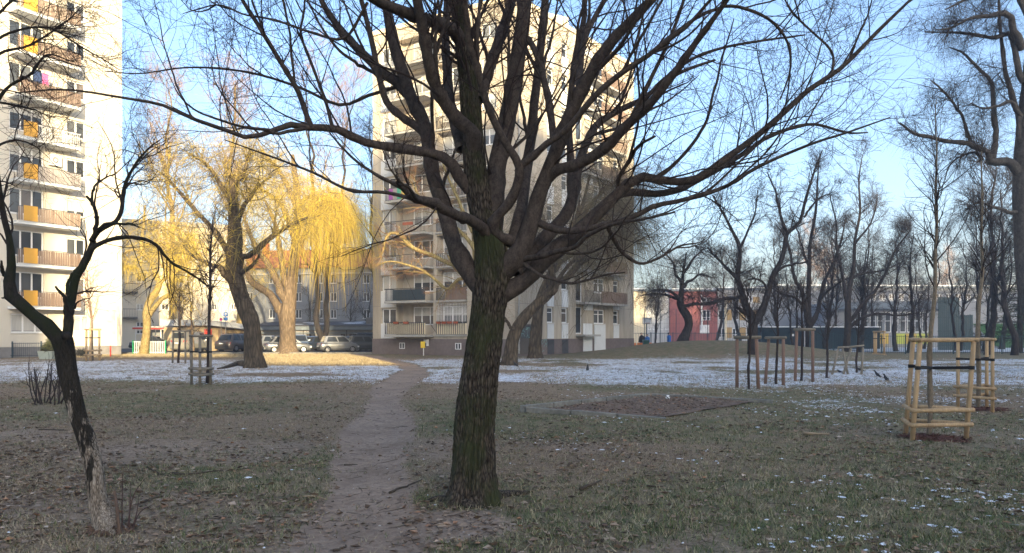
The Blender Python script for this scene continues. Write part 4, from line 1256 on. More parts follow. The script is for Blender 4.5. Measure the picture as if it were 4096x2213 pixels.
add_trunk_mesh('trunk', tp2, tr2, M['bark_peel'], ltree, sides=72, rings=200, depth=.16, flare=.55, fl_h=.07, seed=8, cell=(18, 15))
LL = [([(262, 1420), (264, 1370), (276, 1323), (281, 1258), (284, 1194), (297, 1129), (320, 1065), (350, 1010), (372, 955)], [50, 44, 38, 35, 34, 32, 30, 26, 22], .3),
      ([(366, 965), (392, 925), (430, 905), (466, 885), (487, 844), (494, 769), (503, 728), (540, 661), (590, 600), (640, 560)], [22, 20, 18, 17, 16, 14, 13, 10, 7, 4], .5),
      ([(372, 950), (388, 905), (385, 862), (379, 840), (368, 812), (344, 786)], [18, 16, 15, 14, 13, 9], -.1),
      ([(368, 820), (372, 780), (385, 740), (430, 705), (460, 695), (520, 640)], [11, 9, 8, 6, 5, 3], .2),
      ([(362, 1000), (380, 985), (431, 962), (506, 950), (575, 959), (621, 982), (661, 1022), (690, 1056), (747, 1085), (793, 1114), (840, 1150)], [20, 18, 16, 15, 14, 12, 11, 10, 8, 6, 4], .4),
      ([(385, 925), (420, 900), (471, 895), (520, 898), (556, 909)], [14, 12, 11, 9, 5], -.2),
      ([(256, 1410), (248, 1370), (226, 1323), (181, 1291), (136, 1258), (97, 1226), (58, 1198), (43, 1161), (42, 1113), (48, 1065), (44, 1016), (46, 987), (29, 930), (11, 844), (0, 769), (-20, 640), (-50, 480), (-60, 300), (-70, 80)], [62, 58, 52, 50, 48, 48, 46, 42, 38, 32, 28, 26, 24, 21, 20, 19, 17, 15, 10], -.2),
      ([(40, 1120), (20, 1095), (10, 1070), (6, 1045)], [22, 18, 13, 7], -.1), ([(55, 1205), (30, 1195), (8, 1192)], [20, 13, 5], -.1),
      ([(276, 1255), (262, 1205), (258, 1185), (240, 1165), (222, 1147)], [18, 15, 13, 11, 8], -.1),
      ([(272, 1190), (272, 1130), (282, 1100), (292, 1090)], [12, 12, 10, 6], .1), ([(298, 1235), (305, 1215), (330, 1200), (360, 1195)], [10, 7, 5, 3], -.1),
      ([(-50, 480), (20, 360), (120, 300), (190, 220), (300, 250)], [14, 12, 10, 7, 4], .1), ([(-60, 330), (0, 215), (120, 180), (260, 90), (330, 20)], [13, 11, 9, 6, 3], .4),
      ([(-55, 400), (60, 420), (140, 440), (200, 470)], [11, 9, 6, 3], -.3), ([(-65, 200), (40, 130), (190, 110), (330, 190), (480, 280)], [12, 10, 8, 6, 4], .5),
      ([(-30, 600), (50, 560), (150, 590), (160, 640)], [10, 8, 5, 3], -.2), ([(-68, 120), (30, 20), (120, -40)], [12, 10, 7], .2)]
l2 = []
for i, (pts, ws, dd) in enumerate(LL):
    P_, R_ = limb_from_px(pts, ws, DL + .08, DL + .08 + dd, 24)
    P_, R_ = roughen(P_, R_, .07, 70 + i); l2.append((P_, R_))
    link('limb', tubemesh('limb', [(P_[None], R_[None], 12)]), M['bark_left'], ltree)
LP2, LR2 = stack(l2)
ll2 = np.linalg.norm(np.diff(LP2, axis=1), axis=2).sum(1)
nn = np.round(ll2 * np.array([3, 16, 3, 12, 14, 9, 4, 0, 0, 0, 0, 8, 22, 22, 22, 22, 22, 20])).astype(int)
b1 = sprout(LP2, LR2, nn, (.2, .85), (25, 65), 8, .16, .03, .05, .35, 1, .5, .003, .010, .3, 25, curl=.08)
b2 = sprout(b1[0], b1[1], 6, (.1, .45), (25, 70), 6, .22, .02, .04, .15, 1, .55, .0016, .005, .4, 26, curl=.08)
b3 = sprout(b2[0], b2[1], 3, (.04, .18), (30, 70), 4, .22, .02, .03, .2, 1, .6, .0012, .003, .5, 27)
tag(add_crown('branches', [(*b1, 5), (*b2, 3)], M['twig'], ltree), kind='stuff')
tag(add_crown('twigs', [(*b3, 3)], M['twig_red'], ltree), kind='stuff')
# round knot at the fork, torn root plate at the foot
mb = MB(); c = W(268, 1345, DL - .04); mb.lathe((c[0], c[1], c[2] - .03), [(.03, 0), (.038, .02), (.034, .05), (.012, .065)], 10); mb.build('knot', M['bark_left'], ltree, True)
mb = MB()
for k in range(90):
    a = random.uniform(0, 6.28); r_ = random.uniform(.05, .19); p = np.array((lb[0] + .03 + r_ * math.cos(a) * 1.1, lb[1] + r_ * math.sin(a), 0)); p[2] = gzf(p[0], p[1]) + random.uniform(0, .07) * (1 - r_ / .25)
    q = p + np.array((random.uniform(-.05, .05), random.uniform(-.05, .05), random.uniform(-.02, .04)))
    mb.tube([p, (p + q) / 2 + (0, 0, .008), q], [.006, .011, .004], 5)
tag(mb.build('wood_chips', M['cut_wood'], ltree), kind='stuff')
# suckers beside it
sk = root('root_suckers', (*GP(485, 2130)[:2], 0), 'thin upright root suckers and one cut stub beside the leaning tree', 'sucker shoots')
mb = MB(); mb.tube([GP(478, 2140), W(470, 2050, DL), W(458, 1963, DL)], [.016, .013, .011], 8); st_ = mb.build('cut_stub', M['cut_wood'], sk, True)
for pts in ([(510, 2140), (520, 2040), (540, 1970), (582, 1912)], [(490, 2140), (488, 2040), (492, 1880)], [(515, 2135), (520, 2020), (521, 1925)], [(525, 2130), (560, 2050), (618, 2015)], [(520, 2135), (545, 2060), (556, 1980)]):
    P_, R_ = limb_from_px(pts, [7, 5, 4, 2], DL - .02, DL + .1, 12); link('shoot', tubemesh('shoot', [(P_[None], R_[None], 5)]), M['twig_red'], sk)

# ------------------------------------------------------------------ generic far trees
def px_tree(name, label, base_px, d, limbs, mbark, groups, group=None, trunk=True, furrow=.1, cell=(14, 3), flare=.4, fl_h=.5):
    """limbs: first is the trunk. groups: list of (crown name, material, builder(P,R,base))"""
    b = W(base_px[0], base_px[1], d); zb = gzf(b[0], b[1])
    r_ = root(name, (b[0], b[1], zb), label, 'tree', group)
    L_ = []
    for i, (pts, ws, dd) in enumerate(limbs):
        P_, R_ = limb_from_px(pts, ws, d + (dd[0] if isinstance(dd, tuple) else 0), d + (dd[1] if isinstance(dd, tuple) else dd), 24)
        if i == 0:
            P_[0, 2] = min(P_[0, 2], zb - .1)
            add_trunk_mesh('trunk', P_, R_, M[mbark], r_, sides=30, rings=80, depth=furrow, flare=flare, fl_h=fl_h, seed=int(base_px[0]), cell=cell)
        else:
            P_, R_ = roughen(P_, R_, .10, i + int(base_px[0]))
            link('limb', tubemesh('limb', [(P_[None], R_[None], 9)]), M[mbark], r_)
        L_.append((P_, R_))
    LPp, LRr = stack(L_)
    return r_, LPp, LRr

# dark willow (front)
dW1 = GD(1472)
w1, P_, R_ = px_tree('willow_tree', 'dark trunked leaning willow standing in the thin snow before the car park', (1014, 1474), dW1, [
    ([(1018, 1480), (1017, 1440), (1012, 1390), (1003, 1290), (968, 1195), (942, 1110), (935, 1045), (940, 959), (938, 872), (934, 803), (925, 700)], [76, 70, 68, 68, 62, 66, 64, 56, 46, 36, 20], .3),
    ([(960, 1060), (975, 1036), (1029, 1005), (1098, 947), (1161, 901), (1230, 870)], [30, 26, 22, 19, 15, 9], -1.2),
    ([(945, 1140), (905, 1098), (874, 1074), (816, 1045), (776, 1028), (730, 980)], [28, 26, 20, 16, 12, 6], -1.5),
    ([(925, 1040), (900, 980), (845, 901), (776, 832), (695, 740), (640, 690)], [28, 24, 20, 16, 12, 7], 1.6),
    ([(940, 940), (960, 860), (990, 800), (1040, 740), (1090, 700)], [22, 20, 16, 11, 6], 1.0),
    ([(935, 820), (880, 740), (820, 660), (760, 610)], [22, 18, 12, 6], .5),
    ([(935, 900), (930, 800), (975, 690), (1000, 600)], [20, 18, 13, 7], -1.0),
    ([(960, 1090), (985, 1075), (1010, 1060), (1030, 1035), (1035, 1015)], [20, 18, 14, 11, 8], -.8)], 'bark_willow', None, cell=(12, 2.2), furrow=.13, fl_h=.4, flare=.35)
c1 = sprout(P_, R_, [14, 18, 18, 26, 22, 24, 22, 8], (.9, 3.0), (25, 65), 8, .16, .05, .04, .45, 1, .35, .012, .05, .3, 101, curl=.05)
c2 = sprout(c1[0], c1[1], 6, (.5, 1.6), (25, 70), 6, .16, .0, .10, .1, 1, .5, .006, .02, .35, 102)
c3 = sprout(c2[0], c2[1], 3, (.4, 2.4), (30, 80), 5, .10, -.05, .5, .1, 1, .6, .0045, .009, .5, 103)
cT = sprout(P_[:1], R_[:1], 260, (1.0, 3.4), (50, 90), 6, .10, -.25, .6, .38, .95, .05, .005, .007, .6, 104)
c4 = sprout(c2[0], c2[1], 2, (.6, 2.6), (30, 80), 5, .10, -.05, .6, .1, 1, .6, .005, .009, .5, 105)
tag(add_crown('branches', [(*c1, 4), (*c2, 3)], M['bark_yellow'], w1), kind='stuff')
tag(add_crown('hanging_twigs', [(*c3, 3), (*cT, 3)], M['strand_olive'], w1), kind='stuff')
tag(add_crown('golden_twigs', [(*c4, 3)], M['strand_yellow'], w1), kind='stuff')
mb = MB()
for pts in ([(1000, 1468), (950, 1462), (900, 1474), (870, 1478)],):
    q = catmull(np.array([GP(x, y) + (0, 0, .03) for x, y in pts]), 10); mb.tube(q, list(np.linspace(.28, .04, 10)), 8)
mb.build('root', M['bark_willow'], w1, True)

# golden willow (sunlit trunk)
dW2 = GD(1415)
w2, P_, R_ = px_tree('willow_tree', 'golden weeping willow with thick sunlit trunk at the edge of the car park', (1150, 1416), dW2, [
    ([(1150, 1425), (1150, 1400), (1150, 1340), (1150, 1275), (1158, 1200), (1165, 1131), (1176, 1045), (1184, 959), (1190, 850), (1185, 740), (1170, 620)], [82, 68, 62, 64, 52, 46, 38, 34, 30, 24, 14], .5),
    ([(1140, 1290), (1121, 1263), (1075, 1189), (1017, 1125), (977, 1074), (930, 990)], [46, 40, 32, 27, 20, 10], 1.5),
    ([(1150, 1210), (1121, 1150), (1075, 1074), (1040, 1015), (1000, 930), (960, 820)], [36, 30, 26, 22, 16, 8], 2.5),
    ([(1170, 1100), (1195, 1000), (1235, 910), (1290, 850), (1350, 830), (1400, 860)], [30, 26, 22, 18, 14, 8], -3.0),
    ([(1180, 980), (1205, 900), (1245, 840), (1300, 825), (1340, 850), (1365, 910)], [26, 22, 18, 14, 10, 6], -4.0),
    ([(1185, 850), (1150, 760), (1110, 680), (1050, 600)], [24, 20, 15, 8], 1.0),
    ([(1184, 860), (1215, 800), (1265, 790), (1320, 815)], [22, 18, 12, 6], -2.0),
    ([(1160, 1180), (1130, 1110), (1115, 1020), (1100, 900), (1060, 800)], [30, 26, 22, 17, 9], -1.0),
    ([(1182, 960), (1150, 870), (1090, 790), (1020, 740)], [24, 20, 14, 8], 2.0)], 'bark_pale', None, cell=(14, 1.3), furrow=.10, fl_h=.35, flare=.5)
c1 = sprout(P_, R_, [8, 14, 18, 26, 26, 18, 20, 16, 18], (.8, 2.3), (20, 75), 7, .15, .03, .10, .4, 1, .35, .02, .05, .3, 111, curl=.05)
c2 = sprout(c1[0], c1[1], 6, (.5, 1.7), (20, 75), 6, .15, .0, .2, .1, 1, .5, .008, .02, .35, 112)
sel = (c2[0][:, 0, 0] > (1178 - CX) / F_PX * c2[0][:, 0, 1])
c3 = sprout(c2[0][sel], c2[1][sel], 6, (2.5, 8.5), (20, 80), 6, .07, -.2, 1.1, .1, 1, .6, .0085, .012, .7, 113)
c3b = sprout(c2[0][~sel], c2[1][~sel], 5, (.8, 3.0), (20, 80), 5, .10, -.02, .6, .1, 1, .6, .007, .011, .6, 114)
tag(add_crown('branches', [(*c1, 4), (*c2, 3)], M['bark_yellow'], w2), kind='stuff')
pick = rng.random(len(c3[0])) < .72
tag(add_crown('hanging_twigs', [(c3[0][pick], c3[1][pick], 3), (*c3b, 3)], M['strand_yellow'], w2), kind='stuff')
tag(add_crown('brown_twigs', [(c3[0][~pick], c3[1][~pick], 3)], M['strand_ochre'], w2), kind='stuff')

# small yellow-green willow by the white block
dW3 = 61.0
w3, P_, R_ = px_tree('willow_tree', 'small crooked yellow-green willow behind the green picket fence', (575, 1416), dW3, [
    ([(573, 1420), (580, 1376), (588, 1303), (586, 1247), (598, 1208), (627, 1160), (637, 1135), (622, 1100), (609, 1057), (577, 1018), (566, 979), (575, 900), (580, 820)], [34, 31, 29, 29, 27, 26, 22, 20, 18, 16, 14, 10, 6], .3),
    ([(590, 1275), (600, 1258), (644, 1216), (690, 1178), (700, 1150), (705, 1090)], [24, 22, 18, 15, 12, 6], -.8), ([(632, 1145), (650, 1125), (680, 1100), (720, 1075), (770, 1000)], [18, 15, 12, 9, 4], 1.0),
    ([(578, 1020), (545, 1000), (510, 1010), (470, 1040)], [12, 10, 8, 4], -.5), ([(600, 1050), (630, 1010), (690, 1000), (740, 960)], [12, 10, 7, 4], .8)], 'bark_yellow', None, cell=(10, 1.2), furrow=.08, flare=.2)
c1 = sprout(P_, R_, [14, 14, 14, 14, 14], (.8, 3.0), (25, 70), 8, .17, .06, .04, .4, 1, .4, .012, .04, .3, 121)
c2 = sprout(c1[0], c1[1], 7, (.6, 2.0), (25, 70), 6, .17, .0, .12, .1, 1, .5, .007, .016, .35, 122)
c3 = sprout(c2[0], c2[1], 5, (.8, 3.2), (30, 80), 5, .08, -.08, .7, .1, 1, .6, .0065, .009, .6, 123)
tag(add_crown('branches', [(*c1, 4), (*c2, 3)], M['bark_yellow'], w3), kind='stuff')
tag(add_crown('hanging_twigs', [(*c3, 3)], M['strand_yellow'], w3), kind='stuff')

# tall bare trees behind the car park, catching the sun
def auto_tree(name, label, x_px, d, h, spread, mbark, mtwig, seed, nl=16, r0=.4, lean=0.0, up=.10, ang=(20, 45), t0=.25, n2=8, n3=6, n4=4, l3=1.0, group=None, droop=0.0, stems=1, tw=.008, lit=None, n5=0):
    r = np.random.default_rng(seed)
    X = (x_px - CX) / F_PX * d; zb = gzf(X, d)
    ro = root(name, (X, d, zb), label, 'tree', group)
    P_l, R_l = [], []
    for s in range(stems):
        t = np.linspace(0, 1, 24)
        wx = np.cumsum(r.normal(size=24)) * h * .006; wy = np.cumsum(r.normal(size=24)) * h * .006
        off = (s - (stems - 1) / 2) * spread * .35
        Pp = np.stack([X + wx + lean * h * t + off * t ** 1.2 + (s - (stems - 1) / 2) * r0 * 1.2, d + wy + r.normal() * .5 * t, zb - .15 + h * t * (1 - .06 * s)], -1)
        Rp = r0 / (stems ** .5) * (1 - .88 * t ** .9)
        P_l.append(Pp); R_l.append(Rp)
        add_trunk_mesh('trunk', Pp, Rp, M[mbark], ro, sides=14, rings=40, depth=.12, flare=.35, fl_h=.4, seed=seed + s, cell=(10, 1.2))
    P_, R_ = stack([(p, q) for p, q in zip(P_l, R_l)])
    d1 = sprout(P_, R_, nl, (spread * .55, spread * 1.25), ang, 9, .10, up, droop * .3, t0, .97, .45, .02, r0 * .5, .25, seed + 1, curl=.03)
    d2 = sprout(d1[0], d1[1], n2, (spread * .25, spread * .65), (20, 55), 6, .13, up * .8, droop * .6, .12, 1, .5, .012, .06, .3, seed + 2, curl=.04)
    d3 = sprout(d2[0], d2[1], n3, (.6 * l3, 1.7 * l3), (20, 60), 3, .15, up * .6, droop, .12, 1, .5, tw, .02, .35, seed + 3, curl=.04)
    d4 = sprout(d3[0], d3[1], n4, (.25 * l3, .8 * l3), (20, 65), 2, .16, up * .4, droop * 1.4, .15, 1, .8, tw * .95, .012, .5, seed + 4)
    tag(add_crown('branches', [(*d1, 5), (*d2, 3)], M[mbark], ro), kind='stuff')
    gs = [(*d3, 3), (*d4, 3)]
    if n5:
        d5 = sprout(d4[0], d4[1], n5, (.2 * l3, .55 * l3), (20, 65), 3, .16, up * .4, droop * 1.4, .15, 1, .7, tw * .7, .01, .5, seed + 5)
        gs.append((*d5, 3))
    tag(add_crown('twigs', gs, M[mtwig], ro), kind='stuff')
    return ro, d1, d2
AT = 'tall bare trees behind the car park'
t_a = auto_tree('bare_tree', 'tall twin-stemmed bare tree behind the parked cars', 1298, 73, 27, 7.5, 'bark_far', 'twig_tall', 201, 15, .42, -.02, .12, (18, 45), .2, 9, 6, 5, 1.3, AT, stems=2, tw=.011)
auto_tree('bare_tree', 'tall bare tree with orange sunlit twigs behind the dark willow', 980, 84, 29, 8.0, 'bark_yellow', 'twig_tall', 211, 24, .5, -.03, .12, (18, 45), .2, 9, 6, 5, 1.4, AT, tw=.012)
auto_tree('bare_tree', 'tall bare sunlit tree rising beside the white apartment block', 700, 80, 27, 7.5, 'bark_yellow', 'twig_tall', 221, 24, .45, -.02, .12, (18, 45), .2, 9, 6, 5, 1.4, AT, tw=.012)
auto_tree('bare_tree', 'dark slender bare tree close to the corner of the grey tower', 1500, 74, 21, 4.2, 'bark_far', 'twig_grey', 231, 20, .32, -.03, .14, (15, 38), .25, 7, 5, 3, 1.0, AT, tw=.009)
auto_tree('bare_tree', 'small shrubby bare tree before the sunlit white block', 770, 70, 9.5, 3.2, 'bark_pale', 'twig_tall', 241, 12, .14, .01, .06, (25, 60), .15, 7, 5, 3, .7, AT, stems=2, tw=.009)
for k, (px, hh, lb_) in enumerate(((1405, 5.0, 'small bare shrub tree between the garages and the grey block'), (1245, 4.6, 'small dark bare shrub tree behind the garage roof'), (1470, 5.2, 'spreading low bare tree behind the garage roof beside the tower'))):
    auto_tree('bare_tree', lb_, px, 86, hh + 2, 2.2, 'bark_far', 'twig_grey', 251 + k * 7, 9, .14, 0, .1, (25, 60), .25, 6, 4, 2, .7, AT, tw=.009)
# tree with orange sunlit twigs half hidden by the big trunk
dO = 35.5
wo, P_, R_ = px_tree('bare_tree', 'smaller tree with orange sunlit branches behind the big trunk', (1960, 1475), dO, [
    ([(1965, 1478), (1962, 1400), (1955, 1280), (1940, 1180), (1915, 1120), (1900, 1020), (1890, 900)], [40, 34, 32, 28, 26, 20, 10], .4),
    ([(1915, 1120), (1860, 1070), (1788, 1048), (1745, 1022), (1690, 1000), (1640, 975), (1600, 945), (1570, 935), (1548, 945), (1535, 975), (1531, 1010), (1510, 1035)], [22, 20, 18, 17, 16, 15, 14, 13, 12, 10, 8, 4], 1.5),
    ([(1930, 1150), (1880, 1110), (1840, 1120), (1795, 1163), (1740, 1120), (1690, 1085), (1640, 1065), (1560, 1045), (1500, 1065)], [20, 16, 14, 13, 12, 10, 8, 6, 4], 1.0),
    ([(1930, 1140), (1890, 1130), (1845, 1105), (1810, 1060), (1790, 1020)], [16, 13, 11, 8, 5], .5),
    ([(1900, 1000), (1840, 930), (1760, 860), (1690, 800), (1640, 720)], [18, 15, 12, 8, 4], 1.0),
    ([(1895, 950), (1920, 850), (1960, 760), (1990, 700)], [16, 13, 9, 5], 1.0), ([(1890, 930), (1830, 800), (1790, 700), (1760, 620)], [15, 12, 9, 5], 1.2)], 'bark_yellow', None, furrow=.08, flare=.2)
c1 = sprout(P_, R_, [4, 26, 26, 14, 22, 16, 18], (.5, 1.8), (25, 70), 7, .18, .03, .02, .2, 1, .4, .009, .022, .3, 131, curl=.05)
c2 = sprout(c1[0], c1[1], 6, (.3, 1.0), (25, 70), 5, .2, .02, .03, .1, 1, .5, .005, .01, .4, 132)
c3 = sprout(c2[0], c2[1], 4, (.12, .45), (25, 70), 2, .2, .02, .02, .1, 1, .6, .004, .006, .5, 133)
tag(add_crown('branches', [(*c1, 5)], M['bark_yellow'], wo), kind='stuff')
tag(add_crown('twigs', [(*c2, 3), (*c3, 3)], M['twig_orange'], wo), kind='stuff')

# two leaning trees in front of the grey tower
dR1 = GD(1462)
r1, P_, R_ = px_tree('willow_tree', 'crooked dark willow leaning over in front of the grey tower', (2042, 1464), dR1, [
    ([(2036, 1468), (2042, 1420), (2050, 1360), (2070, 1310), (2105, 1262), (2150, 1215), (2195, 1175), (2215, 1130), (2205, 1080), (2225, 1020), (2260, 950), (2300, 880), (2320, 800)], [62, 52, 48, 46, 44, 42, 38, 30, 24, 20, 16, 12, 7], .4),
    ([(2075, 1330), (2050, 1318), (2035, 1290), (2020, 1270)], [20, 16, 12, 7], -.6),
    ([(2190, 1180), (2220, 1160), (2240, 1110), (2280, 1060), (2350, 1010), (2420, 970)], [26, 22, 18, 14, 10, 5], -1.2), ([(2205, 1090), (2160, 1030), (2120, 950), (2100, 860)], [16, 13, 9, 5], -.8),
    ([(2260, 950), (2340, 900), (2420, 880), (2490, 900)], [14, 11, 8, 4], 1.0), ([(2215, 1130), (2270, 1120), (2330, 1050), (2400, 930), (2450, 800)], [18, 15, 12, 9, 5], 1.5),
    ([(2320, 1060), (2400, 1010), (2480, 960), (2560, 930)], [12, 10, 7, 4], 1.0)], 'bark_willow', None, cell=(12, 2), furrow=.12, flare=.25, fl_h=.4)
c1 = sprout(P_, R_, [14, 2, 16, 14, 16, 20, 14], (.8, 2.6), (25, 70), 8, .16, .06, .04, .4, 1, .4, .012, .03, .3, 141, curl=.05)
c2 = sprout(c1[0], c1[1], 7, (.5, 1.7), (25, 70), 6, .17, .0, .12, .1, 1, .5, .006, .014, .35, 142)
c3 = sprout(c2[0], c2[1], 5, (.8, 3.6), (30, 80), 5, .07, -.08, .7, .1, 1, .6, .0045, .008, .6, 143)
tag(add_crown('branches', [(*c1, 4), (*c2, 3)], M['strand_brown'], r1), kind='stuff')
tag(add_crown('hanging_twigs', [(*c3, 3)], M['strand_olive'], r1), kind='stuff')
dR2 = GD(1434)
r2, P_, R_ = px_tree('willow_tree', 'straight dark willow trunk close to the grey tower entrance', (2142, 1436), dR2, [
    ([(2140, 1440), (2142, 1400), (2145, 1340), (2150, 1270), (2160, 1200), (2190, 1120), (2250, 1000), (2320, 850), (2360, 700)], [58, 50, 46, 42, 36, 30, 24, 16, 8], .5),
    ([(2155, 1230), (2180, 1180), (2260, 1100), (2360, 980), (2440, 850)], [26, 22, 18, 12, 6], -1.0), ([(2200, 1100), (2330, 1000), (2440, 950), (2530, 940)], [20, 16, 11, 5], -2.0), ([(2300, 900), (2400, 780), (2480, 720), (2540, 740)], [16, 13, 9, 5], -1.5), ([(2230, 1030), (2180, 900), (2150, 780)], [16, 12, 6], .6)], 'bark_willow', None, cell=(12, 1.6), furrow=.12, flare=.25, fl_h=.4)
c1 = sprout(P_, R_, [20, 20, 24, 24, 12], (1.2, 3.4), (25, 70), 8, .15, .06, .04, .35, 1, .4, .014, .04, .3, 151, curl=.05)
c2 = sprout(c1[0], c1[1], 7, (.8, 2.4), (25, 70), 6, .16, .0, .12, .1, 1, .5, .008, .018, .35, 152)
c3 = sprout(c2[0], c2[1], 5, (1.5, 5.5), (30, 80), 5, .06, -.1, .9, .1, 1, .6, .0065, .010, .6, 153)
tag(add_crown('branches', [(*c1, 4), (*c2, 3)], M['strand_brown'], r2), kind='stuff')
tag(add_crown('hanging_twigs', [(*c3, 3)], M['strand_olive'], r2), kind='stuff')

# black crooked weeping tree on the mound
dM = 63.5
t2, P_, R_ = px_tree('weeping_tree', 'black crooked weeping tree on top of the mound', (2733, 1384), dM, [
    ([(2728, 1390), (2735, 1360), (2746, 1328), (2755, 1298), (2748, 1266), (2731, 1238), (2721, 1210), (2724, 1180), (2728, 1146), (2735, 1080), (2745, 1010)], [54, 46, 32, 30, 34, 32, 28, 22, 17, 11, 5], .3),
    ([(2740, 1225), (2790, 1215), (2830, 1215), (2870, 1200)], [14, 11, 8, 4], -1), ([(2722, 1205), (2690, 1170), (2660, 1160), (2600, 1165)], [15, 12, 9, 4], -1), ([(2726, 1150), (2770, 1120), (2800, 1100), (2850, 1110)], [14, 10, 7, 4], 1),
    ([(2728, 1140), (2700, 1090), (2680, 1040), (2640, 1000)], [13, 10, 7, 4], 1), ([(2732, 1100), (2770, 1040), (2820, 990)], [12, 9, 4], -1), ([(2722, 1200), (2650, 1175), (2570, 1180)], [12, 9, 4], .5)], 'bark_far', None, cell=(12, 1.4), flare=.1)
c1 = sprout(P_, R_, [14, 12, 14, 12, 12, 12, 12], (1, 3), (25, 75), 8, .2, .05, .10, .35, 1, .4, .014, .04, .3, 161, curl=.06)
c2 = sprout(c1[0], c1[1], 7, (.7, 2.0), (25, 75), 6, .2, .0, .2, .1, 1, .5, .009, .018, .35, 162)
c3 = sprout(c2[0], c2[1], 4, (.6, 2.2), (30, 80), 4, .12, -.02, .5, .1, 1, .6, .007, .01, .6, 163)
tag(add_crown('branches', [(*c1, 4), (*c2, 3)], M['twig_grey'], t2), kind='stuff')
tag(add_crown('hanging_twigs', [(*c3, 3)], M['twig_grey'], t2), kind='stuff')

def bare_crown(P_, R_, nn, ro, seed, mtw='twig_grey', s=1.0, tw=.0065, up=.06, n2=6, n3=5, n4=2, droop=.0):
    c1 = sprout(P_, R_, nn, (.9 * s, 2.8 * s), (22, 62), 8, .15, up, droop * .3, .3, 1, .42, .012, .04, .3, seed, curl=.05)
    c2 = sprout(c1[0], c1[1], n2, (.5 * s, 1.5 * s), (22, 65), 6, .17, up * .7, droop * .6, .12, 1, .5, tw * 1.5, .016, .35, seed + 1, curl=.05)
    c3 = sprout(c2[0], c2[1], n3, (.25 * s, .8 * s), (25, 65), 3, .18, up * .5, droop, .12, 1, .6, tw, .01, .5, seed + 2)
    c4 = sprout(c3[0], c3[1], n4, (.12 * s, .4 * s), (25, 65), 2, .18, up * .5, droop, .15, 1, .9, tw, .008, .6, seed + 3)
    tag(add_crown('branches', [(*c1, 4), (*c2, 3)], M[mtw], ro), kind='stuff')
    tag(add_crown('twigs', [(*c3, 3), (*c4, 3)], M[mtw], ro), kind='stuff')
# forked tree in front of the mound
dT1 = GD(1432)
t1, P_, R_ = px_tree('forked_tree', 'forked bare tree with flared roots at the foot of the mound', (3012, 1434), dT1, [
    ([(3012, 1436), (3011, 1410), (3010, 1340), (3011, 1290), (3005, 1262), (2983, 1223), (2965, 1159), (2950, 1110), (2957, 1042), (2957, 986), (2927, 920), (2890, 850), (2850, 780)], [46, 40, 38, 36, 32, 28, 24, 21, 18, 15, 12, 9, 5], .3),
    ([(3012, 1300), (3025, 1265), (3039, 1240), (3065, 1193), (3090, 1128), (3112, 1064), (3138, 986), (3150, 930), (3205, 886), (3232, 783), (3261, 683), (3290, 600)], [32, 29, 27, 25, 23, 21, 19, 17, 14, 11, 8, 4], -.6),
    ([(2972, 1180), (2957, 1184), (2909, 1193), (2866, 1210), (2819, 1219), (2770, 1210)], [16, 15, 13, 11, 8, 4], -1), ([(2948, 1118), (2914, 1081), (2875, 1042), (2830, 990)], [15, 13, 10, 5], 1),
    ([(3000, 1262), (2960, 1240), (2945, 1220), (2952, 1205)], [14, 12, 10, 6], -.8), ([(3078, 1165), (3050, 1130), (3020, 1115), (2990, 1120)], [11, 9, 7, 4], -1), ([(3100, 1090), (3160, 1060), (3210, 1050), (3260, 1020)], [11, 9, 7, 4], 1),
    ([(3150, 940), (3120, 860), (3100, 760), (3070, 690)], [13, 10, 7, 4], .6), ([(2957, 1000), (2990, 930), (3020, 850), (3030, 760)], [11, 9, 6, 3], 1.0), ([(3215, 870), (3270, 800), (3330, 770)], [9, 7, 3], -.6)], 'bark_far', None, cell=(12, 1.6), flare=.6, fl_h=.25)
bare_crown(P_, R_, [26, 26, 14, 14, 2, 10, 12, 14, 14, 10], t1, 301, s=.9)
dT3 = GD(1414)
t3, P_, R_ = px_tree('bare_tree', 'three-stemmed dark bare tree before the navy storage cabin', (3236, 1416), dT3, [
    ([(3236, 1420), (3236, 1400), (3236, 1340), (3236, 1300), (3233, 1240), (3234, 1180), (3237, 1080), (3240, 980), (3262, 850), (3270, 730), (3275, 640)], [32, 28, 26, 26, 22, 19, 16, 13, 10, 7, 4], .2),
    ([(3236, 1300), (3222, 1231), (3208, 1180), (3196, 1155), (3176, 1095), (3160, 1000), (3130, 900), (3120, 800)], [22, 20, 17, 15, 12, 10, 7, 4], -.6), ([(3238, 1310), (3261, 1256), (3279, 1200), (3302, 1118), (3322, 1080), (3360, 980), (3380, 880)], [22, 19, 17, 14, 11, 8, 4], .8),
    ([(3279, 1200), (3330, 1150), (3400, 1110), (3470, 1090)], [12, 10, 7, 4], -1), ([(3225, 1240), (3190, 1200), (3120, 1170), (3080, 1150)], [13, 10, 7, 4], -.8), ([(3236, 1100), (3210, 1000), (3180, 880)], [11, 8, 4], 1)], 'bark_far', None, cell=(10, 1.4), flare=.3, fl_h=.4)
bare_crown(P_, R_, [26, 20, 22, 14, 14, 14], t3, 311)
dT4 = GD(1417)
